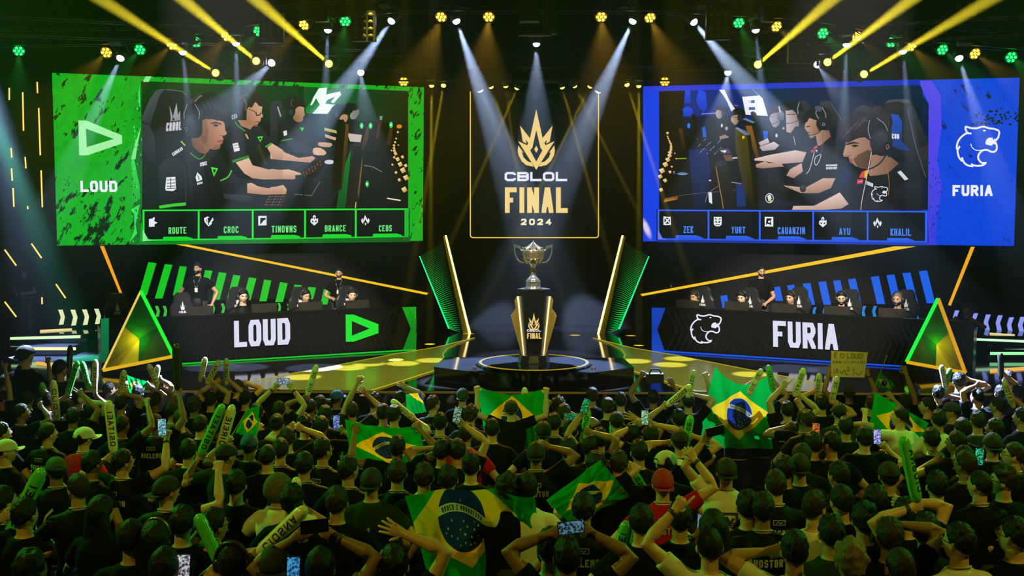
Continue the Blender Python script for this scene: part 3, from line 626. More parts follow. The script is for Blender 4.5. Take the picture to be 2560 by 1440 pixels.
for x, y, k in ((1370, 570, 14), (1352, 640, 12), (1340, 680, 14), (1328, 715, 16), (1328, 745, 17), (1332, 775, 19), (1345, 805, 22), (1330, 845, 16), (1368, 865, 26), (1395, 920, 30), (1310, 925, 14), (1425, 985, 34), (1350, 1010, 18), (1458, 1065, 34), (1385, 1090, 20), (1440, 1195, 34), (1420, 840, 20), (1455, 935, 22), (1300, 770, 10), (1375, 710, 9)):
    a.p([(x - k, y - k * .3), (x + k * .3, y - k), (x + k, y + k * .4), (x - k * .2, y + k)], '#fbe2a0', '#c9871e', (1, 1))
a.ell(1035, 1135, 22, 36, '#0fae3c'); a.ell(1033, 1135, 9, 18, '#d9ffe4'); a.l('1250,1290 1400,1315', 14, '#e9ddc0'); a.l('1000,930 1100,950 1200,1005', 8, '#7a8078'); a.l('915,1330 905,1400', 8, '#e8c890')
# first two players, close
a.tf = (340, 200, 4.364)
a.p('955,230 1000,150 1080,150 1110,400 1060,500 955,520', '#0e2a1c'); a.t('CNU', [(1040, 385), (1100, 365), (1045, 435)], .2, '#9aa0b0')
a.p('1085,900 1230,850 1270,930 1400,960 1600,985 1600,1075 1400,1087 1270,1072 1180,1020', '#e6bca0', '#b58465', (.3, 1)); a.p('1430,740 1480,690 1600,765 1600,865 1500,865', '#e6bca0', '#b58465')
a.p('970,640 1000,560 1080,460 1150,520 1250,545 1300,505 1370,515 1440,610 1480,700 1420,745 1505,965 1450,978 1270,930 1230,850 1060,905 985,760', '#23272a', '#121416', (0, 1))
a.p('1105,440 1205,440 1280,500 1245,542 1150,505', '#a97a5c')
a.p('1205,330 1255,270 1300,238 1362,280 1376,300 1370,330 1372,365 1384,400 1362,415 1356,450 1332,470 1322,505 1270,500 1210,460', '#d6a688', '#a06f50', (-1, .6), 2)
a.p('1088,190 1150,142 1250,128 1340,160 1402,225 1406,270 1350,290 1300,243 1262,300 1200,300 1150,380 1110,330', '#26231f', sm=3); a.l('1130,210 1160,180 1230,150', 18, '#4a4f52', 3)
a.p('1095,300 1140,272 1190,290 1206,360 1190,412 1120,412 1095,370', '#262c31', '#14181b', sm=3); a.ell(1130, 360, 26, 34, '#313a3f'); a.l('1175,200 1205,260 1195,330', 6, '#8a949a'); a.l('1230,318 1300,350 1312,388 1355,372 1398,345', 7, '#17120f'); a.l('1312,345 1312,390 1352,385 1360,350', 6, '#17120f'); a.p('1295,455 1350,447 1340,466 1300,468', '#9c5a4c'); a.l('1290,500 1390,470', 8, '#0c0c0e')
a.l('1050,893 1130,862 1230,835', 26, '#2f8a2a'); a.l('1410,732 1476,690', 14, '#47c32c'); a.l('1080,455 1110,500 1190,560', 8, '#4bc030'); a.p('1320,620 1384,614 1356,680', '#4be03a'); a.p('1338,632 1368,628 1355,660', '#15181a'); a.p('1050,695 1110,684 1132,770 1070,786', '#e8e6ea'); a.l('1062,715 1112,706', 5, '#22262a'); a.l('1068,745 1122,735', 5, '#22262a'); a.p('1185,590 1205,590 1230,640 1215,645', '#d9b070'); a.l('1330,700 1420,930', 30, '#34340f')
# chair
a.p('55,440 75,380 150,210 215,122 270,95 430,105 505,122 545,165 560,260 560,720 500,920 240,980 215,940 90,800 58,740', '#1d2226', '#0a0c0e', (.3, 1))
a.p('55,440 75,380 150,210 215,122 270,95 330,100 290,125 250,190 205,340 160,500', '#4a5157', '#23282c', (1, 1)); a.p('58,470 150,500 205,620 225,960 130,880 90,800 58,740', '#343a40', '#0c0e10'); a.l('330,103 500,125 545,165', 10, '#5c646a'); a.l('205,340 160,500 210,640 225,960', 6, '#0a0b0d')
a.p('365,282 402,400 442,252 456,385 480,335 484,440 372,452 378,420', '#b9b2c2', '#8d8894'); a.p('402,400 425,440 395,445', '#1d2226'); a.t('CROOL', [(332, 468), (500, 452), (325, 562)], .17, '#c9c4d0', .2)
# first player
a.p('595,610 700,610 790,700 805,770 750,812 690,790 620,730', '#9c6a48', '#5f3a25', (-1, .4))
a.p('250,960 300,850 400,730 490,645 545,630 640,785 745,832 800,760 885,760 935,835 990,930 1040,990 1080,1040 1252,1120 1215,1243 1100,1235 950,1180 965,1400 250,1400', '#1c2024', '#0c0e10', (0, 1))
a.p('1040,990 1080,1040 1252,1120 1213,1243 1100,1233 930,1170 925,1100', '#22272c', '#13161a', (.3, 1)); a.p('250,960 330,872 430,866 530,960 545,1340 250,1385', '#272c31', '#0f1114', (.4, 1)); a.l('240,960 330,872 430,866 530,955 543,1340', 5, '#3a4046', 3)
a.p('560,870 600,1000 640,1390 600,1390', '#23282c', '#101316'); a.p('760,860 800,960 900,1380 860,1390', '#202428', '#0e1012')
a.p('712,430 800,425 880,440 950,455 966,500 972,545 988,578 975,602 938,612 952,642 942,665 942,692 915,706 917,736 880,760 800,750 740,700 700,620', '#c98f6c', '#7d4d35', (-1, .25), 2)
a.p('712,450 760,440 790,560 770,680 740,700 700,620', '#8d5c40', '#70452e'); a.p('815,470 868,455 935,480 930,490 870,475 820,482', '#2a1a12'); a.p('832,492 868,482 905,497 868,512', '#2a1812'); a.ell(872, 497, 11, 9, '#0c0808'); a.p('878,668 935,645 948,672 932,698 892,684', '#b0584f'); a.l('880,668 940,668', 5, '#5a2620'); a.l('905,600 940,612 958,604', 6, '#7a4530'); a.p('860,700 915,708 915,735 880,758 830,748', '#a06c4e', '#7d4d35')
a.p('500,215 560,182 640,178 720,150 800,138 880,163 942,210 985,290 1045,370 1012,400 1042,452 965,470 925,420 890,448 845,425 800,430 725,440 700,600 545,600 520,300', '#15161a', '#0b0c0f', (0, 1), 2)
for i in range(22):
    x = 660 + i * 15; y = 190 + abs(i - 9) * 9 + (i % 3) * 22; a.l([(x, y), (x + 16 + i % 4 * 5, y + 34), (x + 22 + i % 3 * 8, y + 78)], 4, ('#3b3f46', '#2b2e34', '#4a4f57')[i % 3], 3)
a.l('560,262 520,370 525,420', 6, '#9aa4aa'); a.l('640,262 692,352 682,480', 6, '#9aa4aa'); a.l('590,255 640,205 715,168', 44, '#31373c', 3); a.l('640,240 690,185 720,172', 8, '#8e868c', 3)
a.p('660,420 712,470 722,580 675,632 640,610', '#0c0f12', sm=2); a.p('505,490 540,405 600,375 665,400 695,470 695,560 655,632 570,625 520,575', '#2b3238', '#12161a', (.6, 1), 3); a.p('530,470 570,420 620,430 640,500 600,560 545,540', '#363e45', '#20262b', sm=3); a.ell(548, 542, 36, 48, '#151a1e'); a.l('530,520 565,522 550,565 530,525', 5, '#6a737a')
a.l('490,668 535,718', 16, '#86c81e'); a.l('590,795 690,865 755,815', 6, '#5cc82a', 3); a.l('252,1388 400,1365 543,1352', 34, '#3ccb2a'); a.l('918,1098 1000,1060 1042,985', 14, '#58c528', 3)
a.p('815,950 895,964 848,1058', '#49df3a'); a.p('838,974 872,980 850,1022', '#14171a'); a.p('330,1062 428,1056 436,1190 405,1212 325,1206 318,1182', '#e9e8ee'); [a.l([(335, y), (428, y - 4)], 7, '#20252a') for y in (1092, 1126, 1160, 1184)]; a.l('378,1066 380,1180', 7, '#20252a')
a.p('648,1062 668,1008 712,1050 722,1088 662,1112', '#eceaf0'); a.l('672,1040 690,1090', 8, '#1a1d20'); a.t('RRRNS', [(665, 1122), (724, 1106), (668, 1145)], .2, '#e6e4ea'); a.t('CORSZ', [(695, 902), (770, 886), (698, 944)], .2, '#e4e2e8'); a.t('CARBALEO', [(390, 800), (498, 728), (405, 832)], .22, '#e4e2e8', .2)
a.p('1210,1130 1255,1120 1330,1160 1440,1182 1540,1166 1600,1160 1600,1245 1500,1248 1400,1252 1212,1235', '#e2b497', '#b07c5e'); a.p('950,1240 1250,1258 1282,1300 1200,1332 960,1292', '#353a3f', '#1c2024')
a.done('picture', lscr)
# ---- left screen: logo, name row, torn edge
a = TArt(LS, .09); a.tf = (120, 170, 3.2)
a.p('745,140 722,200 742,330 745,480 700,620 665,740 680,960 735,1040 662,1130 690,1250 650,1410 735,1415 752,1130 752,140', '#0a5a16', '#0c7a20'); a.p('745,470 738,510 712,640 700,730 664,735 690,620', '#7af088'); a.p('760,115 780,70 828,70 805,115', '#8af096'); a.p('665,740 690,730 735,960 738,1040 690,1080 662,1120 680,960', '#2fe050', '#12a528'); a.p('662,1130 690,1180 690,1290 650,1400 712,1320 700,1250 735,1090', '#35e058'); a.p('720,200 738,140 740,310 730,320', '#30d858')
random.seed(3)
for i in range(90): y = random.uniform(200, 1400); x = random.uniform(670, 742); w = random.uniform(2, 9); a.p([(x, y), (x + w, y - w * 2), (x + w * 1.4, y + w)], random.choice(('#04300c', '#5af07a', '#063a10')))
a.done('torn_edge', lscr)
a = TArt(LS, .14); a.tf = (120, 170, 3.2); a.p('245,423 312,425 592,542 594,607 318,700 252,700', '#a6f5a8'); a.p('305,488 527,570 312,636', '#0c9420'); a.done('team_logo', lscr)
a = TArt(LS, .14); a.tf = (120, 170, 3.2); a.t('LOUD', [(260, 903), (553, 903), (263, 992)], .23, '#eef0ff', .2); a.done('lettering', lscr)
a = TArt(LS, .11); a.tf = (340, 510, 3.657)
a.p('45,40 2490,38 2490,340 60,360', '#04140a', '#0a3a16', (1, 0))
xs = [68, 570, 1062, 1538, 2000, 2462]
for i in range(5): a.p([(xs[i] + 8, 62 - i * 2), (xs[i + 1] - 6, 60 - i * 2), (xs[i + 1] - 6, 318 - i * 6), (xs[i] + 8, 322 - i * 6)], '#020807', '#061210', (1, 0))
a.l('60,58 2482,46', 14, '#17e830'); a.l('62,330 2482,300', 16, '#14dc2c')
for i, x in enumerate(xs): a.l([(x, 50), (x, 330 - i * 6)], 17 if i < 5 else 38, '#17e830' if i < 5 else '#11b826')
a.p('60,230 110,318 180,330 60,340', '#8af0a0', '#18e030', (1, 0)); a.p('0,345 560,330 1300,320 2490,300 2490,345 60,370', '#0a8a20', '#0c5a1a', (1, 0))
tabs = [(245, 298, 540), (742, 290, 1020), (1228, 282, 1500), (1698, 275, 1960), (2155, 270, 2420)]
for x, y, x2 in tabs: a.p([(x - 5, y + 34), (x + 4, y), (x + 215, y - 2), (x + 262, y + 10), (x2, y + 30)], '#13d52a')
a.t('ROUTE', [(295, 212), (457, 208), (296, 273)], .165, '#6ae678'); a.t('CROC', [(798, 204), (933, 201), (798, 265)], .165, '#6ae678'); a.t('TINOWNS', [(1233, 198), (1460, 196), (1233, 260)], .165, '#6ae678'); a.t('BRANCE', [(1718, 194), (1910, 191), (1718, 252)], .165, '#6ae678'); a.t('CEOS', [(2210, 193), (2328, 191), (2210, 250)], .165, '#6ae678')
WHT = '#e8ecf4'
a.p('117,138 150,130 160,120 172,122 165,155 196,170 168,185 170,205 118,208', WHT)
a.p('617,130 650,112 668,120 655,130 660,180 700,120 704,150 690,160 690,180 660,204 625,165', WHT); a.l('655,125 660,190', 7, '#061210'); a.l('640,140 645,165', 6, '#061210')
a.p('1112,108 1188,108 1188,194 1112,196', WHT); a.p('1130,126 1180,126 1180,140 1160,150 1140,178 1130,186', '#061210'); a.p('1160,165 1185,150 1185,185', WHT)
def mask_icon(a, x, y, c, bg):
    a.p([(x - 34, y - 10), (x - 22, y - 22), (x - 12, y - 16), (x - 14, y - 40), (x, y - 54), (x + 14, y - 40), (x + 12, y - 16), (x + 34, y - 22), (x + 34, y + 14), (x, y + 44), (x - 34, y + 14)], c); a.p([(x - 22, y - 4), (x - 8, y + 4), (x - 8, y + 16), (x - 20, y + 12)], bg); a.p([(x + 22, y - 4), (x + 8, y + 4), (x + 8, y + 16), (x + 20, y + 12)], bg); a.p([(x - 6, y - 34), (x + 6, y - 34), (x, y - 8)], bg)
def arrow_icon(a, x, y, c):
    a.p([(x - 4, y - 48), (x + 22, y + 4), (x + 14, y + 22), (x, y - 12), (x - 16, y + 22), (x - 22, y + 4)], c); a.p([(x - 40, y - 2), (x - 26, y - 22), (x - 20, y + 34), (x - 34, y + 20)], c); a.p([(x + 38, y - 2), (x + 24, y - 22), (x + 18, y + 34), (x + 32, y + 20)], c); a.p([(x - 6, y + 24), (x + 6, y + 24), (x + 4, y + 44), (x - 4, y + 44)], c)
mask_icon(a, 1622, 152, WHT, '#061210'); arrow_icon(a, 2088, 148, WHT); a.done('name_row', lscr)
# ---- right picture
a = TArt(RS, .012)
a.poly([(1648, 227), (2290, 213), (2322, 260), (2322, 524), (1648, 524)], '#061a48', '#03081c', (0, 1))
a.tf = (1640, 210, 4.5)
a.p('38,75 330,62 330,420 38,420', '#0f0c06', '#0a0f1c', (1, 0)); a.p('330,60 1350,40 1350,420 300,420', '#0a2a86', '#0a2058', (1, .2)); a.p('1320,45 3000,0 3000,400 1320,360', '#08204a', '#06122c', (.2, 1))
for q in ('330,70 385,70 390,215 320,215', '455,180 480,60 560,90 575,260 540,330 470,240', '300,280 360,250 420,290 410,365 310,360'): a.p(q, '#1a4ee8', '#123ac0')
a.l('510,338 670,328', 10, '#7a9cf5'); a.p('705,60 770,58 830,190 890,280 850,310 800,200 760,130', '#e8e6ee'); a.p('970,145 1160,130 1075,50 1200,160 1260,360 1010,345', '#f0f0f8'); a.p('1068,185 1110,180 1112,215 1070,215', '#25306a'); a.p('1045,262 1115,260 1118,292 1048,290', '#25407a'); a.p('1035,185 1070,185 1070,215 1040,215', '#c9cfe8'); a.p('870,235 925,240 920,250 890,245', '#e05a5a')
a.p('300,370 900,350 900,640 300,640', '#0a1a3a', '#04070f'); a.p('1130,360 3000,400 3000,900 1130,900', '#081830', '#050a18')
a.ell(370, 470, 18, 30, '#3a7ae0'); a.p('520,490 555,480 570,600 530,600', '#1a5ad0'); a.p('1200,525 1260,530 1255,620 1215,620', '#1d62d8')
# far players
a.p('705,470 745,400 800,390 870,440 860,540 800,600 715,590', '#14161c'); a.p('670,330 690,290 730,290 745,340 735,385 700,388 680,365', '#b9a49c', '#8d7a78', (1, 0), 2); a.p('672,270 730,245 800,275 805,340 770,380 740,310 700,290', '#13131a', sm=3); a.ell(757, 330, 20, 30, '#2c3342'); a.p('715,590 780,570 830,600 720,625', '#9a8274'); a.ell(742, 468, 12, 20, '#d8d4d8'); a.ell(795, 500, 16, 22, '#a8a8b0')
a.p('820,600 880,480 960,470 1000,560 980,660 850,660', '#101218'); a.p('845,385 870,345 920,340 930,420 905,455 880,455 850,420', '#c2a184', '#8d6f58', (1, 0), 2); a.p('845,320 900,275 985,285 1005,350 990,400 940,380 920,345 850,360', '#121218', sm=3); a.ell(945, 380, 28, 42, '#1c2028'); a.l('855,372 915,378', 5, '#1c1612'); a.p('700,650 850,650 860,670 720,680', '#8f9a8a')
a.p('1065,320 1095,305 1130,330 1155,450 1140,470 1085,430', '#22262e')
# table and dark left half
a.p('300,600 870,640 1000,900 1600,1400 40,1400 40,560', '#05070d', '#08080a', (1, .4)); a.p('1140,880 1575,820 3000,900 3000,1400 1140,1400', '#171b28', '#10131c'); 
a.p('38,420 300,420 330,800 240,1000 38,1000', '#0c0a06', '#0a0d16', (1, 0)); a.p('370,740 580,720 620,1000 560,1400 430,1400', '#0b2360', '#061030'); a.p('900,1120 1000,1100 1010,1380 910,1380', '#0d2a6a')
for x, y, k in ((132, 552, 18), (132, 590, 11), (140, 612, 12), (150, 635, 12), (158, 655, 14), (170, 675, 15), (172, 700, 17), (172, 722, 18), (170, 745, 19), (160, 772, 26), (155, 805, 27), (135, 850, 30), (108, 905, 34), (70, 975, 36), (50, 1040, 28), (105, 1085, 26), (60, 1190, 26), (215, 780, 10), (230, 840, 10), (205, 990, 10), (160, 990, 20), (180, 930, 14)):
    a.p([(x - k, y - k * .3), (x + k * .3, y - k * .9), (x + k, y + k * .3), (x - k * .2, y + k)], '#fdeab8', '#c88a22', (1, 1))
a.l('240,840 345,838', 12, '#9aa020'); a.ell(300, 1010, 60, 14, '#8a9ac0'); a.l('190,1010 370,1005', 6, '#2a58c0'); a.p('100,1290 260,1250 240,1300 90,1330', '#1a150c', '#c9822a'); a.l('265,1255 520,1225 900,1195', 4, '#6a6a68')
for i in range(34): x = 470 + (i * 37) % 270; y = 620 + (i * 53) % 180; a.ell(x, y, 5, 4, ('#c9d4ff', '#7a8ae0', '#e8e0ff')[i % 3], n=5)
a.p('590,620 605,370 665,380 690,470 720,640', '#08090e'); a.p('400,345 440,335 495,610 440,620', '#0c0f18'); a.p('255,500 300,500 345,740 300,740', '#4a3012', '#1a120a')
a.p('700,730 820,728 850,780 760,790', '#4a3a52'); a.p('720,750 800,745 780,775', '#e8e4ec'); a.p('840,830 960,815 965,830 850,845', '#c9c4cc'); a.p('760,800 850,795 870,860 790,870', '#6a4a3a')
a.l('480,1400 560,1200 620,1080', 7, '#1c1c1e', 3); a.p('590,1215 630,1220 635,1350 600,1330', '#e8e8ec'); a.l('700,1150 590,1230 560,1330', 5, '#8a8a8c', 3); a.l('850,1105 960,1120', 10, '#8a8a86'); a.ell(610, 1085, 14, 8, '#e8e2d8')
a.p('665,900 720,850 800,860 830,1000 900,1400 765,1400', '#241a0c', '#0c0a07'); a.p('665,890 720,848 802,862 790,905 730,930 680,925', '#1c1a18', '#2c3440'); a.l('675,930 740,1280 760,1400', 10, '#a0742c', 3)
a.p('970,420 1000,385 1118,430 1190,890 1150,900 1060,560', '#17140f'); a.p('1010,470 1080,470 1165,830 1185,890 1140,880', '#8a5a26', '#3a2612'); a.p('975,395 1010,383 1120,432 1090,442', '#5b7fb8')
a.p('880,540 890,490 1060,560 1180,1400 1080,1400 900,760', '#2c2a12', '#0f0d08'); a.p('890,500 1020,520 1070,1000 1110,1400 1000,1240 900,740', '#4a4416', '#16130a'); a.p('1030,570 1065,565 1180,1390 1130,1400', '#100f0d'); a.p('890,495 920,488 1064,560 1050,578 1000,575', '#8a9bb8', '#4a5a78', (1, 0)); a.ell(985, 600, 16, 18, '#d8c22a')
# row of three players
a.p('1300,470 1390,470 1500,480 1530,560 1480,700 1370,760 1280,680 1270,600', '#15171e', '#0f1116'); a.p('1280,400 1290,350 1340,320 1400,330 1400,430 1350,490 1310,470 1300,440', '#b5a7b0', '#7a6a78', (1, 0), 2); a.p('1268,330 1310,260 1380,245 1450,270 1480,340 1430,420 1390,330 1320,330 1290,350', '#3d1f24', '#23141a', sm=3); a.p('1366,350 1400,300 1440,330 1438,400 1410,420 1375,400', '#7f879a', '#3a4256', sm=3); a.l('1400,320 1385,250', 14, '#cfd4e4'); a.l('1420,410 1310,450 1250,448', 6, '#15161c', 3); a.ell(1250, 447, 16, 14, '#101116'); a.l('1280,368 1330,372', 5, '#2a2230')
a.p('1155,660 1260,610 1280,660 1180,700', '#dcd0d2', '#b09aa0'); a.p('1165,710 1330,650 1390,690 1340,740 1200,755', '#dcd0d2', '#a8959c'); a.ell(1358, 580, 14, 22, '#cfcfd6'); a.ell(1435, 500, 12, 14, '#a8a8b4')
a.tf = (1980, 210, 4.5)
a.p('105,190 160,190 200,260 300,420 240,500 130,330', '#2d313a', '#14161c'); a.p('310,210 360,190 430,195 560,410 520,520 420,420', '#3a3a42', '#16161c', (1, 1)); a.l('430,200 555,400', 5, '#6a6a78')
a.p('-70,300 0,285 80,360 80,500 20,560 -60,540', '#c0a9a6', '#8a7472', (1, 0)); a.p('-20,560 40,480 140,470 210,600 230,760 160,770 60,840 -20,820', '#17191f'); a.p('-110,230 0,195 70,200 130,280 140,380 90,330 60,300 0,290 -60,300', '#17161c', sm=3); a.p('60,340 90,305 135,320 140,390 100,410 65,400', '#22262e', sm=3); a.l('70,340 65,270 85,205', 8, '#9aa0b0'); a.l('-60,345 60,342', 7, '#15131a'); a.l('100,400 0,440 -110,445', 7, '#1c1c22', 3); a.ell(30, 630, 14, 50, '#1c2028'); a.l('20,590 40,690', 5, '#d8d8e0')
a.p('-420,840 -260,800 40,745 165,770 120,880 -120,900 -300,870 -420,860', '#e0c6bc', '#b0908a', (.2, 1)); a.p('-405,905 -300,870 -260,890 -120,890 -90,930 -330,950 -400,940', '#d2a996', '#9c7868'); 
a.p('90,430 190,380 210,340 220,440 160,470', '#202028'); a.p('145,500 155,440 200,385 280,400 300,500 290,560 230,610 200,600 185,550', '#c29a82', '#8a6450', (1, .3), 2); a.p('265,560 400,470 440,590 330,700 290,690', '#b08a78', '#7a5a4e', (1, 0))
a.p('125,430 135,340 220,270 350,250 440,310 460,400 440,500 370,520 350,420 270,410 200,385 170,430', '#15151b', '#1e1a24', (1, 0), 3); a.p('60,1130 200,720 280,680 310,700 440,590 500,640 530,720 525,1070 430,1060 360,1050 300,1000 200,1140 100,1150', '#1c1d25', '#131419'); a.p('370,730 520,700 540,1070 350,1050', '#23242c', '#15161b')
a.p('275,440 300,380 370,375 392,440 380,510 320,520 285,490', '#22252e', '#0f1116', sm=3); a.l('300,390 270,330 290,265', 8, '#a0a6b8', 3); a.l('340,260 380,340 380,380', 7, '#a0a6b8', 3); a.p('255,260 320,245 340,300 290,310', '#4a505e', sm=2); a.ell(358, 455, 18, 18, '#8a90a0'); a.ell(358, 455, 11, 11, '#1c2028'); a.l('350,500 280,560 150,585', 8, '#17181d', 3); a.l('175,545 210,548', 8, '#5a2e28'); a.p('160,478 205,470 205,480 165,488', '#201510'); a.l('350,540 350,660 335,780', 5, '#8a4a3a', 3); a.l('255,760 200,960 160,1010', 6, '#e0e0ea', 3)
a.p('385,905 510,900 510,925 385,925', '#d8d8e0'); a.l('395,912 500,910', 6, '#22242c'); a.t('GAMERSOUT', [(385, 935), (510, 935), (385, 960)], .24, '#d8d8e0', .2); a.p('215,745 250,735 245,770 212,770', '#c0405a'); a.p('240,720 285,685 290,715 255,735', '#d0483a'); a.p('258,745 290,740 285,770', '#b8c8e0'); a.l('330,790 270,820 255,880 275,915 310,860 330,800', 6, '#e2e2ea', 3)
a.p('-20,960 110,890 125,985 20,1060 -60,1030', '#d8b4a4', '#a88274'); a.p('110,1190 350,1060 490,1060 440,1170 300,1230 140,1230', '#d2a692', '#9a7260', (.2, 1)); a.p('-180,1130 0,1150 100,1160 150,1220 90,1235 -60,1225 -190,1150', '#d8b4a4', '#a07c70'); a.ell(125, 1175, 36, 44, '#23252c'); a.ell(122, 1165, 24, 28, '#3a3d46'); a.p('-340,1070 -300,1020 -60,1160 110,1230 -20,1290 -220,1200', '#0f1016'); a.p('-380,1310 -140,1300 60,1340 330,1370 330,1430 -380,1430', '#1c2232', '#131722')
for i in range(48): x = -300 + (i % 12) * 20 + (i // 12) * 26; y = 1085 + (i % 12) * 11 - (i // 12) * 12; a.p([(x, y), (x + 12, y + 6), (x + 6, y + 12), (x - 6, y + 6)], '#33363f')
a.ell(-250, 1285, 48, 56, '#e0e0e4'); a.ell(-250, 1285, 40, 47, '#17181c'); a.p('-275,1260 -240,1240 -225,1290 -260,1320', '#e0e0e4'); a.ell(-238, 1315, 14, 16, '#c8c83a')
# nearest player: chair, body, head
a.p('1045,210 1090,178 1300,172 1360,240 1530,660 1530,1040 1470,1085 1380,1060 1280,800 1120,700', '#2a2830', '#100f14', (1, 1)); a.p('1090,180 1300,172 1345,215 1250,215 1200,195 1050,215', '#4a4a55'); a.p('1290,250 1365,240 1540,680 1400,730 1350,600', '#3a3a44', '#1c1a22', (1, 1)); a.p('1400,730 1530,690 1530,1040 1500,1050', '#322c34', '#16131a'); a.l('1300,290 1400,730 1505,1050', 6, '#6a6a78')
a.p('1090,340 1190,345 1240,420 1230,640 1335,755 1220,740 1130,700 1120,420', '#1f4fc0', '#123070'); a.t('CUU', [(1125, 560), (1205, 565), (1125, 615)], .2, '#e4e6f2')
a.p('520,1230 560,1060 610,900 700,860 640,1230', '#0c2058', '#0a1430'); 
a.p('820,940 900,800 1060,780 1210,900 1080,1010 880,1040', '#a9806a', '#6c4a3c', (1, 0))
a.p('540,1230 640,1090 730,990 850,985 880,1035 1060,1020 1210,890 1330,960 1430,1110 1465,1430 560,1430', '#15161b', '#0c0d11', (.3, 1)); a.p('1130,1180 1300,1100 1440,1110 1470,1430 1200,1430', '#1c1d24', '#0d0f14'); a.p('20,1370 250,1370 540,1220 640,1350 560,1400 300,1420 0,1425', '#e6cabb', '#b28e7e', (.2, 1))
a.p('580,770 605,690 625,620 790,580 880,640 900,760 890,900 850,950 740,935 690,900 650,860 640,820 585,815', '#b98f78', '#8a6450', (1, .2), 2)
a.p('690,850 740,800 860,740 895,760 890,900 850,950 740,935', '#6f4f3e', '#4f382c', (1, 0)); a.p('640,830 690,850 680,895 655,880', '#a55d58'); a.p('605,672 700,650 770,672 700,670 620,690', '#1f1614'); a.p('660,690 720,682 760,700 700,712', '#231a1a'); a.l('600,800 640,815 665,800', 7, '#6a4638')
a.p('500,640 510,520 560,420 640,330 740,290 850,250 980,240 1080,300 1135,430 1090,520 1000,480 900,560 880,640 820,600 720,620 640,660 560,650 540,620', '#2e2630', '#17131a', (.3, 1), 2)
for i in range(26): x = 545 + i * 15; y = 600 - i * 11 + (i % 4) * 14; a.l([(x, y), (x + 30, y - 70 + i % 3 * 14), (x + 92, y - 104 + i % 5 * 10)], 5, ('#54454f', '#3d323c', '#63535c')[i % 3], 3)
for i in range(12): x = 960 + i * 12; a.l([(x, 262 + i * 6), (x + 10, 330 + i * 10), (x + 4, 400 + i * 8)], 5, ('#4a3d45', '#241d24')[i % 2], 3)
a.p('705,300 760,250 830,242 900,290 965,380 940,410 880,415 800,320 730,305', '#3e4048', '#15161b', (0, 1), 2); a.l('875,410 860,540 935,725', 9, '#8f94a6', 3); a.l('955,385 1040,450 1080,530', 8, '#8f94a6', 3)
a.p('880,690 900,580 990,510 1085,530 1130,620 1130,700 1070,800 960,800', '#2c2e36', '#0d0e12', (.7, 1), 3); a.p('930,600 990,540 1060,560 1080,640 1020,700 950,680', '#3a3d47', '#20222a', sm=3); a.ell(1075, 705, 40, 52, '#0c0d11'); a.l('1060,690 1085,685 1095,715 1070,735 1058,700', 5, '#c87a8a')
a.p('1050,780 1100,750 1130,790 1090,825', '#15161b'); a.l('1060,800 980,900 860,960 690,955', 15, '#15161b', 3); a.ell(650, 938, 42, 36, '#1c1d22'); a.l('895,770 860,960 790,1300 775,1430', 7, '#dcd8e0', 3); a.l('1060,860 1090,1060 1095,1150 1085,1250', 7, '#a86a2a', 3)
a.p('755,1050 790,985 850,965 835,1060', '#d8463a'); a.p('820,985 852,968 838,1062 815,1050', '#e8b82a'); a.p('735,1075 800,1070 800,1120 728,1125', '#c03a58'); a.l('745,1105 795,1090', 8, '#e8c0cc'); a.t('STALER', [(840, 1090), (915, 1120), (838, 1130)], .24, '#e6e6ee', .2); a.t('GENNO', [(1185, 990), (1225, 975), (1270, 1085)], .22, '#e6e6ee', .2)
PAN = ['445,292 400,288 365,262 350,215 358,182 440,205 530,208 600,187 660,184 730,208 800,215 870,237 898,270 893,310 878,360 835,415', '835,430 858,500 850,560 810,590 765,588 710,562 650,560 600,588 562,640 556,690 580,740 625,772 675,770 640,803 560,818 475,808 442,785', '475,828 400,815 340,780 303,720 296,680', '298,743 250,690 226,620 222,560 258,500', '210,548 208,500 230,420 280,350 350,297 400,288']
def panther(a, x0, y0, k, col, w, fill=True):
    """the team's roaring cat head in outline: x0, y0 = its upper left corner in photo pixels"""
    T = lambda s_: [(x0 + (float(u) - 197) * k, y0 + (float(v) - 168) * k) for u, v in (q.split(',') for q in s_.split())]
    for q in PAN: a.line(T(q), w * k, col, 3)
    a.line(T('434,455 450,510 500,555 560,567 605,562'), w * k * .45, col, 3)
    a.poly(T('632,235 665,232 680,248 660,262 638,258'), col); a.poly(T('672,440 690,390 730,360 790,360 795,400 835,368 835,420 828,470 800,460 775,492 720,480 680,470'), col)
panther(a, 1980 + 893 / 4.5, 210 + 1150 / 4.5, .058, '#e8e8f0', 34)
a.done('picture', rscr)
a = TArt(RS, .11)
a.poly([(2296, 203), (2330, 203), (2352, 240), (2354, 320), (2343, 400), (2356, 470), (2342, 540), (2340, 612), (2318, 612), (2320, 520), (2322, 260)], '#5a48ee', '#3a3ae0'); a.poly([(1611, 217), (2300, 200), (2300, 214), (1650, 229), (1611, 232)], '#2c3ae0', '#0a2ab8', (1, 0)); a.poly([(1611, 230), (1648, 228), (1648, 603), (1611, 603)], '#1240e6')
random.seed(5)
for i in range(60): y = random.uniform(380, 600); x = random.uniform(2322, 2350); w = random.uniform(.6, 2.6); a.poly([(x, y), (x + w, y - w * 2), (x + w * 1.4, y + w)], random.choice(('#0a1450', '#0c1c80')))
for i in range(110): t = random.random(); x = 2440 + 100 * t + random.uniform(-30, 20); y = 300 + random.uniform(-22, 16) - 20 * (t - .5); w = random.uniform(1, 6); a.poly([(x, y), (x + w * 1.6, y - w * .5), (x + w * 1.2, y + w)], '#04101c')
for i in range(70): x = random.uniform(2360, 2535); y = random.uniform(205, 600); l_ = random.uniform(4, 16); a.poly([(x, y), (x + l_ * .45, y + l_), (x + l_ * .45 + 1.2, y + l_)], '#06154a')
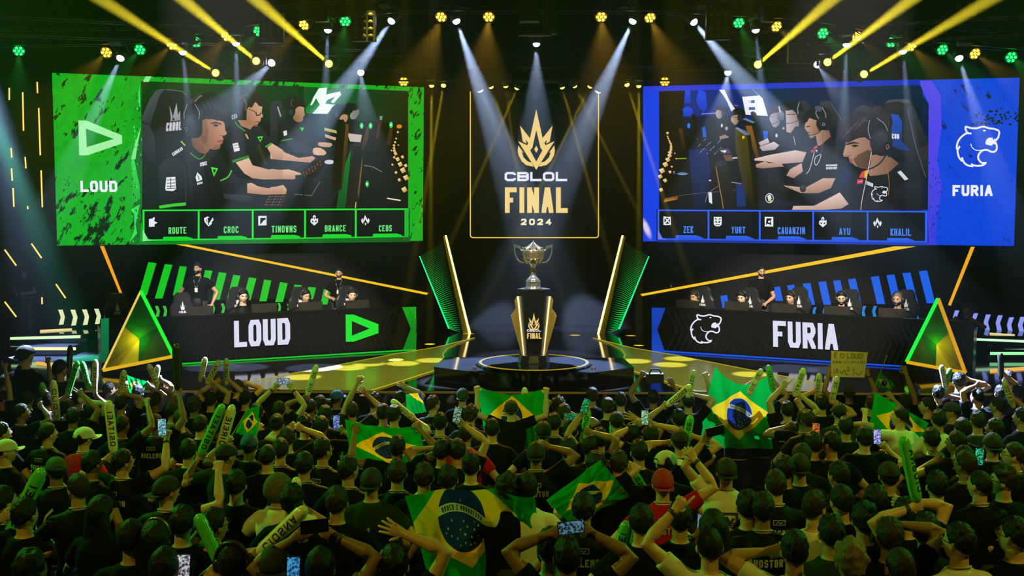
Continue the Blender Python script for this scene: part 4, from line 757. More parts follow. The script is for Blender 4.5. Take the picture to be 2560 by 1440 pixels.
a.done('torn_edge', rscr)
a = TArt(RS, .15); panther(a, 2360 + 197 / 6.54, 290 + 168 / 6.54, 1 / 6.54, '#eef0ff', 30); a.done('team_logo', rscr)
a = TArt(RS, .15); a.tf = (2360, 290, 6.54); a.t('FURIA', [(138, 1130), (788, 1130), (138, 1308)], .24, '#eef0ff', .18); a.done('lettering', rscr)
a = TArt(RS, .13); a.tf = (1630, 510, 3.657)
a.p('55,50 2520,55 2530,352 55,345', '#040a1c', '#0a2070', (1, 0)); xs = [72, 528, 994, 1480, 1975, 2508]
for i in range(5): a.p([(xs[i] + 8, 66 + i * 2), (xs[i + 1] - 6, 68 + i * 2), (xs[i + 1] - 6, 318 + i * 5), (xs[i] + 8, 314 + i * 5)], '#04050c', '#060a18', (1, 0))
a.l('66,56 2516,70', 13, '#2a62f5'); a.l('66,318 2516,344', 15, '#1f58f0')
for i, x in enumerate(xs): a.l([(x, 52 + i * 3), (x, 320 + i * 5)], 16 if i < 5 else 22, '#2a62f5')
for x, y in ((225, 283), (684, 288), (1158, 292), (1645, 300), (2148, 308)): a.p([(x, y + 34), (x + 6, y), (x + 190, y + 2), (x + 240, y + 18), (x + 270, y + 38)], '#2a66f0', '#1d4fe0')
a.p('66,230 110,310 150,320 66,322', '#6a7af0'); a.p('60,325 520,330 1600,345 2520,350 2520,375 60,345', '#12308a', '#1a3ac8', (1, 0))
a.t('ZEK', [(300, 201), (390, 201), (300, 264)], .165, '#4a86f5'); a.t('YURT', [(737, 206), (863, 206), (737, 267)], .165, '#4a86f5'); a.t('CAUANZIN', [(1157, 210), (1406, 209), (1157, 274)], .165, '#4a86f5'); a.t('AYU', [(1716, 218), (1818, 218), (1716, 280)], .165, '#4a86f5'); a.t('KHALIL', [(2183, 223), (2370, 223), (2183, 288)], .165, '#4a86f5')
a.p('118,112 184,118 186,190 118,190', WHT); a.p('128,122 176,128 176,180 128,180', '#060a18'); a.l('122,186 182,116', 12, WHT); a.l('126,118 176,176', 10, WHT); a.p('136,180 176,178 176,190 130,192', WHT)
a.p('576,116 648,116 648,184 630,202 595,202 576,184', WHT); a.p('586,126 606,136 600,142 586,138', '#060a18'); a.p('638,126 618,136 624,142 638,138', '#060a18'); a.p('588,152 606,160 606,170 592,168', '#060a18'); a.p('636,152 618,160 618,170 632,168', '#060a18'); a.l('594,186 630,186', 6, '#060a18')
a.p('1040,116 1118,116 1118,204 1040,204', WHT); a.p('1056,130 1104,130 1094,150 1100,190 1062,178 1050,196', '#060a18'); a.ell(1080, 160, 10, 10, WHT)
mask_icon(a, 1568, 168, WHT, '#060a18'); arrow_icon(a, 2066, 172, WHT); a.done('name_row', rscr)
# ================================================================ team desks
DI = onz(1040, 877, 0); DO = onz(450, 912, 0); dd = (DO - DI).normalized(); dn = Vector((-dd.y, dd.x, 0)); dn = dn if dn.y < 0 else -dn
DL = Plane(DI, dn); DR = Plane(mx(DI), (-dn.x, dn.y, 0)); DEND = flat(DL.hit(252, 850)); DH = .86; DT = .70
def desk(s):
    S = (lambda p: p) if s == 1 else mx; pl = DL if s == 1 else DR; n = pl.n
    I = flat(S(DI)); O = flat(S(DEND)); who = 'green' if s == 1 else 'blue'
    rt = empty('team_desk', (I + O) / 2, 'long black %s team desk with a lettered LED front' % who, 'desk', 'team desks')
    dm = M('desk_black', (.006, .006, .007), .3, spec=.25)
    g = MB(); g.prism([I, O, O - n * .8, I - n * .8], (0, 0, .06)); put(g, 'plinth', dm, rt)
    g = MB(); g.prism([I - n * .06 + Vector((0, 0, DT - .04)), O - n * .06 + Vector((0, 0, DT - .04)), O - n * .8 + Vector((0, 0, DT - .04)), I - n * .8 + Vector((0, 0, DT - .04))], (0, 0, .04)); put(g, 'desk_top', dm, rt)
    u = Vector((0, 0, DH)); g = MB(); g.prism([I, O, O + u, I + u], -n * .06); put(g, 'front_panel', M('desk_front_off', (.0035, .0035, .004), .35, spec=.15), rt)
    for e in (I, O): g = MB(); dv = (O - I).normalized() * (.03 if e is I else -.03); g.prism([e + n * -.06, e - n * .8, e - n * .8 + dv, e - n * .06 + dv], (0, 0, DT - .04)); put(g, 'end_panel', dm, rt)
    a = TArt(pl, .01); hi = '#2a2d30'
    xa, xb = (455, 1005) if s == 1 else (1670, 2300)
    for i in range(40):                                   # faint chevron pin stripes
        x = xa + (xb - xa) * i / 40; d = 22 if s == 1 else -22
        f = lambda x_, q: (lambda a_, b_: (x_, b_.y * q + a_.y * (1 - q)))(Vector((x_, 793 - (x_ - 450) * .0424)) if s == 1 else Vector((x_, 767 + (x_ - 1630) * .062)), Vector((x_, 912 - (x_ - 450) * .0593)) if s == 1 else Vector((x_, 879 + (x_ - 1630) * .0585)))
        a.line([f(x, .06), f(x - d, .5), f(x, .94)], .7, hi)
    if s == 1:
        a.poly('1005,768 1040,767 1040,876 1005,877 1026,822', '#12b81e', '#0c8a1c'); a.poly('252,796 272,795 272,880 262,905 252,908', '#0b7a44', '#0a5a34')
        for i in range(9): a.line([(1007 + i * 4, 769), (1026 + i * 2, 822), (1007 + i * 4, 876)], .9, '#053a0c')
        a.line('455,909 1040,874', 4, '#10b82a')
    else:
        a.poly('1630,769 1664,770 1644,824 1662,878 1630,878', '#1248c8', '#1650d8'); a.line('1630,876 2280,917', 4, '#1450e0')
        for i in range(9): a.line([(1632 + i * 3.6, 770), (1630 + i * 1.6, 824), (1632 + i * 3.4, 877)], .9, '#06185a')
    a.done('led_pattern', rt)
    a = TArt(pl, .03)
    if s == 1: a.text('LOUD', [(584, 802), (724, 794), (585, 868)], .185, '#dcdcf5', .13)
    else: a.text('FURIA', [(1933, 801), (2095, 810), (1934, 866)], .185, '#dcdcf5', .14)
    a.done('lettering', rt)
    a = TArt(pl, .03)
    if s == 1:
        a.tf = (0, 560, 2); a.p('1726,452 1765,452 1890,500 1890,545 1765,588 1727,588', '#16e02e'); a.p('1757,484 1845,522 1757,558', '#0b0c0e')
    else: panther(a, 1727, 785, .1095, '#e6e6fa', 32)
    a.done('team_logo', rt)
    return rt
desk(1); desk(-1)
# ================================================================ lighting rig
steel = M('truss_black', (.02, .02, .022), .45, .6); lampb = M('lamp_body', (.015, .015, .017), .5)
def truss(name, pts, w=.28, step=.45, label=None):
    base = Vector(pts[0]); g = MB()
    for P, Q in zip(pts, pts[1:]):
        P = Vector(P); Q = Vector(Q); d = (Q - P).normalized(); s_ = d.cross(Vector((0, 0, 1))).normalized() * w / 2; u = s_.cross(d).normalized() * w / 2
        cs = [s_ + u, s_ - u, -s_ - u, -s_ + u]; n = max(2, int((Q - P).length / step))
        for c in cs: g.tube([P + c, Q + c], .022, 5)
        for i in range(n):
            a_ = P.lerp(Q, i / n); b_ = P.lerp(Q, (i + 1) / n)
            for k in range(4): g.tube([a_ + cs[k], b_ + cs[(k + 1) % 4]], .011, 4)
    o = g.build('truss', steel, loc=base); return tag(o, label, 'truss', 'lighting trusses')
Y0 = 20.0
truss('t', [at(-60, 95, Y0), at(350, 90, Y0), at(660, 40, Y0), at(1000, 12, Y0)], label='black lighting truss curving over the left screen')
truss('t', [at(1670, 12, Y0), at(2010, 30, Y0), at(2320, 85, Y0), at(2620, 110, Y0)], label='black lighting truss curving over the right screen')
truss('t', [at(1000, 8, Y0 - .1), at(1670, 8, Y0 - .1)], label='straight black lighting truss over the middle of the stage')
truss('t', [at(985, 186, 23.3), at(1690, 186, 23.3)], label='low black truss just above the hanging banner')
truss('t', [at(-60, 60, 17.5), at(980, 110, 22.5)], label='dim black truss slanting back above the left screen')
truss('t', [at(2620, 60, 17.5), at(1690, 110, 22.5)], label='dim black truss slanting back above the right screen')
truss('t', [at(560, 150, 21.2), at(1000, 158, 22.8)], label='short truss close to the top edge of the left screen')
truss('t', [at(2110, 150, 21.2), at(1670, 158, 22.8)], label='short truss close to the top edge of the right screen')
for x in (1190, 1480):
    p = BP.hit(x, 227, -.0); g = MB(); g.tube([p + Vector((0, .03, 0)), Vector((p.x, p.y + .03, 10.5))], .012, 5); k = put(g, 'hanging_cable', steel, banner)
# shared lamp meshes (lens looks down the local -Z axis)
def lamp_meshes():
    d = {}
    g = MB(); g.lathe([(.105, .0), (.11, -.02), (.115, .03), (.11, .16), (.07, .24), (.001, .25)], (0, 0, 0), 16); d['par_body'] = g
    g = MB()
    for i in range(7):
        a_ = i * math.pi / 3; r_ = 0 if i == 6 else .066; g.ball((r_ * math.cos(a_), r_ * math.sin(a_), -.01), (.026, .026, .02), 10, 6)
    d['par_lens'] = g
    g = MB()
    for sx in (-1, 1): g.box((sx * .135, .06, .1), (.012, .2, .05))
    g.box((0, .16, .1), (.28, .012, .05)); d['yoke'] = g
    g = MB(); g.lathe([(.07, -.01), (.085, -.03), (.10, .06), (.105, .2), (.08, .3), (.001, .31)], (0, 0, 0), 14); d['head'] = g
    g = MB(); g.ball((0, 0, -.025), (.066, .066, .05), 14, 8); d['head_lens'] = g
    g = MB()
    for sx in (-1, 1): g.box((sx * .13, .08, .16), (.03, .22, .09))
    g.box((0, .2, .16), (.29, .05, .12)); d['arm'] = g
    g = MB(); g.box((0, .275, .16), (.24, .1, .24)); d['base'] = g
    out = {}
    for k, g in d.items():
        me = bpy.data.meshes.new(k); me.from_pydata([tuple(v) for v in g.v], [], g.f); out[k] = me
        if k not in ('yoke', 'arm', 'base'): me.polygons.foreach_set('use_smooth', [True] * len(me.polygons))
    for k in out: out[k].materials.append(lampb)
    return out
LM = lamp_meshes(); LAMPS = []
def child(name, me, mat, parent, link=True):
    o = bpy.data.objects.new(name, me); COL.objects.link(o); o.parent = parent
    if mat: o.material_slots[0].link = 'OBJECT'; o.material_slots[0].material = mat
    return o
LENS = {'amber': ('#ffb52a', 9), 'green': ('#18ff4a', 7), 'cool': ('#cfdcff', 14), 'yellow': ('#ffe23a', 10)}
COLR = {'amber': AMBER, 'green': GREEN, 'cool': COOL, 'yellow': YELLOW}
def lamp(kind, c, px, py, y, tx, ty, ty_y, power, size, blend=.35, k=1.0):
    p = at(px, py, y); q = at(tx, ty, ty_y); d = (q - p).normalized()
    rt = bpy.data.objects.new('par_light' if kind == 'par' else 'moving_head_light', None); COL.objects.link(rt); rt.location = p; rt.empty_display_size = .1
    z = -d; up = Vector((0, 0, 1)); x = up.cross(z).normalized(); yv = z.cross(x)
    m = Matrix((x, yv, z)).transposed().to_4x4(); rt.rotation_euler = m.to_euler(); rt.scale = (k, k, k)
    lm = E('lens_' + c, LENS[c][0], LENS[c][1])
    if kind == 'par': child('body', LM['par_body'], None, rt); child('lens', LM['par_lens'], lm, rt); child('yoke', LM['yoke'], None, rt)
    else: child('head', LM['head'], None, rt); child('lens', LM['head_lens'], lm, rt); child('yoke', LM['arm'], None, rt); child('base', LM['base'], None, rt)
    hg = MB(); hg.tube([p + Vector((0, 0, .12)), Vector((p.x, p.y, 10.5))], .010, 5); ho = hg.build('hanger', steel, loc=(0, 0, 0)); ho.parent = rt; ho.matrix_parent_inverse = Matrix.LocRotScale(rt.location, rt.rotation_euler, rt.scale).inverted()
    if power: spot('beam_of_lamp', p + d * .12 * k, q, COLR[c], power, size, blend, .03)
    LAMPS.append((rt, kind, c, px, py))
P1 = [(47, 127, 'green', 47, 240), (266, 131, 'amber', 205, 200), (350, 124, 'green', 285, 200), (430, 112, 'amber', 340, 200), (490, 105, 'green', 425, 170), (567, 90, 'amber', 505, 170), (647, 78, 'green', 575, 160), (760, 62, 'amber', 650, 170), (863, 53, 'green', 850, 150), (1103, 42, 'amber', 1060, 160), (1222, 42, 'amber', 1212, 160), (1503, 42, 'amber', 1512, 150), (1625, 44, 'amber', 1680, 170),
      (1847, 57, 'green', 1890, 160), (1941, 66, 'amber', 2040, 160), (2057, 83, 'green', 2130, 150), (2140, 91, 'amber', 2240, 180), (2229, 105, 'green', 2310, 180), (2277, 115, 'amber', 2350, 190), (2356, 124, 'green', 2440, 200), (2437, 134, 'amber', 2540, 210), (2528, 143, 'green', 2580, 190)]
for px, py, c, tx, ty in P1:
    mid = 1000 < px < 1700
    lamp('par', c, px, py, Y0, tx, ty, Y0 - 1.2, (2400 if mid else 1500) if c == 'amber' else 1000, 30 if mid else 24, .8)
lamp('par', 'amber', 1009, 204, 23.2, 1009, 330, 21.0, 0, 1); lamp('par', 'amber', 1662, 204, 23.2, 1662, 330, 21.0, 0, 1)
P2 = [(302, 143, 20.0, 250, 260, 19.3, 16000, 12), (457, 127, 20.0, 466, 220, 19.9, 9000, 11), (590, 105, 20.0, 592, 220, 19.88, 14000, 10), (680, 156, 20.8, 630, 205, 20.0, 9000, 17), (820, 72, 20.0, 815, 190, 19.88, 14000, 10), (902, 180, 22.5, 908, 235, 21.8, 5000, 16), (980, 50, 20.0, 870, 205, 19.2, 42000, 13), (1140, 50, 20.0, 1205, 235, 19.5, 50000, 13), (1341, 107, 21.5, 1341, 300, 21.2, 6500, 26), (1583, 50, 20.0, 1475, 290, 19.4, 46000, 13),
      (1733, 53, 20.0, 1860, 205, 19.2, 42000, 14), (1820, 180, 22.5, 1812, 235, 21.8, 6000, 20), (1889, 72, 20.0, 1902, 200, 19.88, 14000, 10), (2043, 160, 20.8, 2080, 205, 20.0, 9000, 18), (2117, 108, 20.0, 2113, 205, 19.88, 14000, 10), (2257, 125, 20.0, 2264, 205, 19.9, 10000, 10), (2397, 143, 20.0, 2440, 280, 19.3, 15000, 12), (1199, 222, 23.2, 1262, 360, 23.6, 5000, 17), (1497, 224, 23.2, 1440, 360, 23.6, 4000, 15)]
for px, py, y, tx, ty, y2, pw, sz in P2: lamp('head', 'cool', px, py, y, tx, ty, y2, pw * 1.9, sz)
P3 = [(1079, 212, 1076, 640, 9000), (1109, 212, 1086, 345, 5000), (1227, 215, 1330, 520, 6000), (1264, 213, 1290, 420, 2500), (1293, 218, 1185, 470, 6000), (1405, 216, 1500, 560, 6000), (1436, 213, 1500, 340, 4000), (1476, 214, 1375, 420, 6000), (1567, 210, 1625, 390, 6000), (1597, 213, 1597, 600, 8000)]
for px, py, tx, ty, pw in P3: lamp('head', 'yellow', px, py, 23.3, tx, ty, 22.6 if px in (1079, 1109, 1567, 1597) else 23.5, pw * 42, 2.2, .3, .75)
for px, py, y, tx, ty in ((540, 183, 20.6, 240, -10), (641, 153, 20.4, 448, -10), (823, 160, 20.6, 630, -10), (1894, 162, 20.6, 2090, -10), (2068, 156, 20.4, 2290, -10), (2159, 186, 20.6, 2490, -10)):
    lamp('head', 'yellow', px, py, y, tx, ty, 15.5, 800000, 2.1, .12, 1.0)
# labels: every lamp by its colour, kind and order along the rig
def ordinal(n): return ['first', 'second', 'third', 'fourth', 'fifth', 'sixth', 'seventh', 'eighth', 'ninth', 'tenth', 'eleventh', 'twelfth', 'thirteenth', 'fourteenth', 'fifteenth', 'sixteenth', 'seventeenth', 'eighteenth', 'nineteenth', 'twentieth'][n]
fams = {}
for rt, kind, c, px, py in LAMPS:
    fat = kind == 'head' and c == 'yellow' and not 1050 < px < 1620
    fam = ('LED wash light glowing %s' % c) if kind == 'par' else 'moving head with a thick yellow beam' if fat else 'small moving head with thin yellow beam' if c == 'yellow' else 'moving head with cool white beam'
    fams.setdefault(fam, []).append((px, rt))
for fam, l in fams.items():
    l.sort(key=lambda q: q[0]); n = len(l)
    for i, (px, rt) in enumerate(l):
        side, k = ('left', i) if i < (n + 1) // 2 else ('right', n - 1 - i)
        tag(rt, '%s, %s from the %s end of the rig' % (fam, ordinal(k), side), 'stage light', fam.split(',')[0])
# side beams from lamps hung beyond the frame
spot('side_beam_blue', at(-70, 40, 20), at(90, 700, 20.3), (.35, .5, 1), 200000, 13, .6, .1)
spot('side_beam_green', at(-60, 180, 20), at(190, 830, 20.2), (.05, 1, .45), 160000, 10, .6, .1)
# amber pools on the walkway
for x, y in ((757, 944), (872, 921), (922, 911), (1007, 910), (1080, 902), (1587, 904), (1675, 913), (1700, 898), (1875, 937)):
    p = onz(x, y, 0); spot('walkway_spot', (p.x * .9, p.y - 1.0, 8.8), p, (1, .78, .12), 9000, 4.2, .45, .03)
for sx in (-1, 1): spot('walkway_wash', (sx * 2.6, 13.0, 9.0), (sx * 3.2, 19.2, 0), (.98, .92, .06), 2600, 40, 1.0, .1)
# blinders and speaker boxes hung in the dark
for i, (px, py, y, lb) in enumerate(((680, 70, 19, 'black grid blinder above the left screen, left of two'), (910, 66, 19, 'black grid blinder above the left screen, right of two'), (1795, 62, 19, 'black grid blinder above the right screen, left of two'), (2000, 120, 19, 'black grid blinder above the right screen, right of two'))):
    c = at(px, py, y); rt = empty('blinder_light', c, lb, 'stage light', 'unlit grid blinders')
    g = MB(); g.box(c, (.4, .14, .5)); put(g, 'housing', lampb, rt)
    g = MB()
    for a_ in range(3):
        for b_ in range(4): g.ball(c + Vector(((a_ - 1) * .12, -.075, (b_ - 1.5) * .115)), (.045, .02, .045), 8, 5)
    put(g, 'lamp_grid', M('blinder_glass', (.12, .12, .11), .15, .4), rt, True)
    g = MB(); g.tube([c + Vector((0, 0, .25)), Vector((c.x, c.y, 10.5))], .02, 5); put(g, 'hanger', steel, rt)
c = at(1340, 30, 17.5); rt = empty('hoist_cluster', c, 'dark chain hoist cluster hanging at the top centre of the rig', 'hoist')
g = MB(); g.box(c + Vector((-.1, 0, .05)), (.3, .25, .4)); put(g, 'motor', lampb, rt)
g = MB(); g.box(c + Vector((.22, .05, -.08)), (.2, .2, .5)); put(g, 'motor', lampb, rt)
g = MB(); g.box(c + Vector((-.02, 0, -.32)), (.5, .12, .08)); put(g, 'beam_clamp', steel, rt)
g = MB(); g.tube([c + Vector((-.1, 0, .2)), Vector((c.x - .1, c.y, 10.5))], .02, 5); put(g, 'chain', steel, rt)
# ================================================================ people
SKIN = {'a': M('skin_light', (.56, .34, .23), .5, var=.1, sub=.0), 'b': M('skin_tan', (.42, .24, .15), .5, var=.1), 'c': M('skin_brown', (.24, .13, .08), .5, var=.1)}
HAIR = {'k': M('hair_black', (.004, .0035, .003), .55, var=.6, scale=90, bump=.6, spec=.3, stretch=(1, 1, .14)), 'n': M('hair_brown', (.018, .010, .005), .55, var=.6, scale=90, bump=.6, spec=.3, stretch=(1, 1, .14)), 'f': M('hair_fair', (.16, .11, .05), .55, var=.6, scale=90, bump=.6, spec=.3, stretch=(1, 1, .14))}
CLOTH = {'k': M('cloth_black', (.004, .004, .004), .85, var=.4, scale=9, bump=.25, spec=.08), 'j': M('cloth_jersey', (.0035, .004, .004), .6, var=.4, scale=9, bump=.2, spec=.08), 'w': M('cloth_white', (.62, .62, .56), .8, var=.1, scale=9, bump=.3), 'r': M('cloth_red', (.42, .008, .010), .8, var=.2, scale=9, bump=.3, spec=.08),
         'g': M('cloth_green', (.015, .11, .03), .8, var=.3, scale=9, bump=.3), 'd': M('cloth_dark_green', (.012, .03, .016), .85, var=.3, scale=9, bump=.3, spec=.08), 'y': M('cloth_grey', (.10, .10, .10), .85, var=.3, scale=9, bump=.3, spec=.08), 'b': M('cloth_navy', (.012, .016, .035), .85, var=.3, scale=9, bump=.3, spec=.08)}
PALE = M('print_pale', (.36, .40, .28), .7); PINK = M('cap_inner', (.02, .02, .02), .8)
def headp(u):
    x, y, z = u; t = max(0, -z)
    px = .074 * x * (1 - .30 * t ** 1.3); py = (.098 if y < 0 else .092) * y; pz = .116 * z
    if y < 0: py *= 1 - .5 * max(0, t - .15)
    if y > 0:
        g = lambda cx, cz, sx, sz: math.exp(-((px - cx) / sx) ** 2 - ((pz - cz) / sz) ** 2)
        py += .024 * g(0, -.012, .011, .020) + .008 * g(0, .012, .008, .020) - .010 * (g(.031, .016, .014, .010) + g(-.031, .016, .014, .010)) + .004 * g(0, .036, .05, .010)
        py += .006 * g(0, -.049, .018, .007) + .005 * g(0, -.062, .015, .006) + .010 * g(0, -.094, .022, .016) + .004 * (g(.045, -.02, .018, .02) + g(-.045, -.02, .018, .02))
    return Vector((px, py, pz))
def sphgrid(nu, nv):
    return [[(math.sin(t) * math.cos(a), math.sin(t) * math.sin(a), -math.cos(t)) for a in (2 * math.pi * j / nu + math.pi / 2 for j in range(nu))] for t in (math.pi * (i + .001 if i == 0 else (i - .001 if i == nv else i)) / nv for i in range(nv + 1))]
GRID = sphgrid(40, 32); GRID2 = sphgrid(36, 26)
def head_rings(): return [[headp(u) for u in r] for r in GRID]
def hairline(u):                       # how far a direction lies above the hairline
    y = u[1]; l = .52 if y > .75 else (.02 + (y - .2) * .9 if y > .2 else (.02 + (y - .2) * .42))
    return u[2] - l
def hair_mb(style):
    amp, th, fr = {'short': (.011, .017, 52), 'buzz': (.0015, .006, 90), 'curly': (.022, .032, 34), 'messy': (.014, .024, 26), 'flat': (.006, .019, 34), 'long': (.005, .022, 30), 'fade': (.010, .021, 50)}[style]
    rnd = random.Random(hash(style) % 99 if False else len(style) * 7 + ord(style[0])); off = Vector((rnd.random() * 9, 0, 0)); g = MB(); rr = []
    for r in GRID2:
        row = []
        for u in r:
            h = hairline(u); p = headp(u); d = Vector(u)
            k = min(1, max(0, h / .16)); top = max(0, u[2]); tk = th * (.55 + .45 * top) if style not in ('buzz', 'long') else th
            if style == 'fade': tk = th * (.15 + 1.1 * max(0, u[2] - .1))
            n_ = noise.noise(p * fr + off) * amp + noise.noise(p * fr * 2.3 + off) * amp * .5
            e = -.012 + k * (.012 + tk + n_)
            if k > .45: e = max(e, .004)
            row.append(p + d * e)
        rr.append(row)
    g.quadstrip(rr)
    if style == 'long':
        rings = []
        for i in range(14):
            t = i / 13; z = .06 - .44 * t; rx = .080 + .040 * math.sin(min(1, t * 1.5) * 1.6) - .03 * max(0, t - .8) * 4 * .5; ry = .062 - .02 * t; cy_ = -.035 - .055 * t
            rings.append([Vector((rx * math.cos(a) * (1 + .035 * math.cos(9 * a + i * .25) + .03 * math.cos(17 * a - i * .2)), cy_ + ry * math.sin(a) * (1 + .06 * math.cos(13 * a)), z - .02 * abs(math.cos(5 * a)) * t)) for a in (2 * math.pi * k / 36 for k in range(36))])
        g.quadstrip(rings)
    if style == 'flat': pass
    return g
def mesh_of(g, mat, smooth=True):
    me = bpy.data.meshes.new('m'); me.from_pydata([tuple(v) for v in g.v], [], g.f); bm = bmesh.new(); bm.from_mesh(me); bmesh.ops.recalc_face_normals(bm, faces=bm.faces); bm.to_mesh(me); bm.free()
    if mat is not None: me.materials.append(mat)
    if smooth: me.polygons.foreach_set('use_smooth', [True] * len(me.polygons))
    return me
HM = {s_: mesh_of(hair_mb(s_), HAIR['k']) for s_ in ('short', 'buzz', 'curly', 'messy', 'flat', 'long', 'fade')}
g = MB(); g.ball((0, -.075, .085), .042, 12, 8); HM['bun'] = mesh_of(g, HAIR['k'])
# cap: dome, brim
g = MB(); rr = []
for i in range(12):
    t = R(92 - 92 * i / 11 + (.5 if i == 11 else 0)); rr.append([Vector((.089 * math.sin(t) * math.cos(a) * (1 + .012 * abs(math.cos(3 * a))), .112 * math.sin(t) * math.sin(a) * (1 + .012 * abs(math.cos(3 * a))), .022 + .105 * math.cos(t))) for a in (2 * math.pi * k / 36 for k in range(36))])
g.quadstrip(rr); g.ball((0, 0, .128), (.011, .011, .006), 8, 5); CAPD = mesh_of(g, CLOTH['k'])
g = MB(); pts = [Vector((.082 * math.cos(a), .075 + .105 * math.sin(a) ** .8, .026 - .018 * math.cos(a) ** 2)) for a in (math.pi * k / 16 for k in range(17))]; g.prism(pts, (0, 0, .006)); CAPB = mesh_of(g, CLOTH['k'], False)
g = MB(); g.prism([Vector((x, -.108 + abs(x) * .25, z)) for x, z in ((-.034, .03), (-.03, .05), (0, .066), (.03, .05), (.034, .03))], (0, -.006, 0)); CAPH = mesh_of(g, PINK, False)
g = MB()
for sx in (-1, 1): g.ball((sx * .031, .0735, .015), (.0115, .0115, .0062), 10, 6)
EYES = mesh_of(g, M('eye_white', (.7, .7, .68), .3))
g = MB()
for sx in (-1, 1): g.ball((sx * .031, .0840, .015), (.0058, .0025, .0056), 8, 5)
IRIS = mesh_of(g, M('eye_iris', (.012, .008, .006), .2))
g = MB()
for sx in (-1, 1): g.tube([(sx * .047, .074, .033), (sx * .032, .088, .038), (sx * .014, .091, .034)], [.003, .0045, .004], 6)
BROW = mesh_of(g, HAIR['k'])
g = MB(); g.tube([(-.024, .089, -.056), (-.010, .0975, -.054), (0, .0985, -.055), (.010, .0975, -.054), (.024, .089, -.056)], [(.002, .002), (.0065, .004), (.0055, .004), (.0065, .004), (.002, .002)], 6); LIPS = mesh_of(g, M('lips', (.30, .10, .08), .5))
g = MB(); rr = []
for r in GRID2: rr.append([headp(u) + Vector(u) * (.005 if (u[2] < -.20 - .16 * max(0, u[1] - .55) - .25 * max(0, .5 - u[1]) and u[1] > .05 and not (abs(u[0]) < .24 and -.56 < u[2] < -.40 and u[1] > .5)) else -.012) for u in r])
g.quadstrip(rr); BEARD = mesh_of(g, HAIR['k'])
g = MB()
for sx in (-1, 1):
    g.tube([(sx * .031 + .02 * math.cos(a), .099, .012 + .016 * math.sin(a)) for a in (2 * math.pi * k / 12 for k in range(13))], .0022, 5); g.tube([(sx * .05, .098, .016), (sx * .076, .06, .016), (sx * .083, -.005, .012)], .0022, 5)
g.tube([(-.011, .102, .015), (.011, .102, .015)], .002, 5); GLASS = mesh_of(g, M('glasses_frame', (.01, .01, .01), .3))
g = MB(); g.tube([(.094 * math.cos(a), -.01, .02 + .118 * math.sin(a)) for a in (math.pi * k / 18 for k in range(19))], [(.011, .018)] * 19, 8, hint=(0, 1, 0))
for sx in (-1, 1): g.lathe([(.001, -.022), (.036, -.022), (.044, -.012), (.044, .012), (.034, .024), (.001, .024)], (0, 0, 0), 18)
n_ = 2 * 6 * 18
for k, sx in ((len(g.v) - n_, -1), (len(g.v) - n_ // 2, 1)):
    for i in range(k, k + n_ // 2): v = g.v[i]; g.v[i] = Vector((sx * (.084 + v.z), -.005 + v.x * .85, -.002 + v.y * 1.1))
HEADSET = mesh_of(g, M('headset_black', (.02, .021, .023), .35))
g = MB(); g.tube([(-.105, .0, -.02), (-.085, .07, -.055), (-.035, .112, -.066)], .003, 6); g.ball((-.03, .115, -.066), .011, 8, 6); MIC = mesh_of(g, M('headset_black', 0))
g = MB(); g.tube([(.068 * math.cos(a), .062 * math.sin(a) - .002, 1.462 - .012 * math.sin(a)) for a in (2 * math.pi * k / 20 for k in range(21))], .0052, 6); COLLAR = mesh_of(g, PALE)
g = MB()
for sx in (-1, 1):
    g.tube([(sx * .085, 0, .95), (sx * .095, .01, .72), (sx * .10, .02, .48), (sx * .10, 0, .10)], [(.10, .115), (.088, .095), (.066, .07), (.056, .06)], 12)
    g.tube([(sx * .10, -.07, .05), (sx * .105, .02, .05), (sx * .11, .13, .035), (sx * .11, .19, .03)], [(.038, .05), (.045, .05), (.045, .032), (.03, .02)], 10)
g.tube([(0, 0, .86), (0, 0, .98), (0, 0, 1.02)], [(.170, .124), (.165, .12), (.14, .10)], 16); TROUS = mesh_of(g, M('trouser_black', (.009, .009, .011), .8))
g = MB()
for sx in (-1, 1):
    g.tube([(sx * .09, -.02, .93), (sx * .10, .15, .92), (sx * .11, .42, .90), (sx * .11, .46, .86), (sx * .11, .44, .45)], [(.09, .10), (.085, .095), (.07, .075), (.065, .07), (.055, .06)], 12)
g.tube([(0, -.02, .85), (0, -.01, .95), (0, 0, 1.02)], [(.17, .14), (.175, .13), (.16, .115)], 16); TROUS_SIT = mesh_of(g, M('trouser_black', 0))
# printed backs of the shirts
def back_y(x, z): return -.128 * math.sqrt(max(.05, 1 - (x / .215) ** 2)) - .020 + .10 * max(0, z - 1.36)
def back_print(rows):
    g = MB()
    for txt, x, z, w, h, t in rows:
        qs = text_quads(txt, x, z, w, h, t) if txt != '#' else [q for pl in ([(x, z), (x + w, z), (x + w, z + h), (x, z + h), (x, z)], [(x + w * .2, z + h * .25), (x + w * .4, z + h * .7), (x + w * .6, z + h * .3), (x + w * .8, z + h * .7)]) for q in stroke(pl, t / 2)]
        for q in qs:
            b = len(g.v)
            for p in q: g.v.append(Vector((p[0], back_y(p[0], p[1]), p[1])))
            g.add(*range(b, b + len(q)))
    return mesh_of(g, PALE, False)
PRINT = [back_print([('#', -.045, 1.335, .09, .035, .006), (t, -.12, 1.24, .24, .055, .011)]) for t in ('PHOSTBR', 'HSGGOBN', 'NSELEMO', 'OUYOTUR', 'RELIZ', 'GNELUZ')] + [back_print([('780', -.07, 1.25, .14, .06, .012)]), back_print([('1', -.06, 1.08, .1, .2, .022)])]
TEE = back_print([('#', -.07, 1.17, .14, .12, .02), ('HEBES', -.06, 1.19, .12, .03, .008)]); TEE.materials[0] = M('print_dark', (.02, .025, .02), .7)
RM = Matrix.Rotation
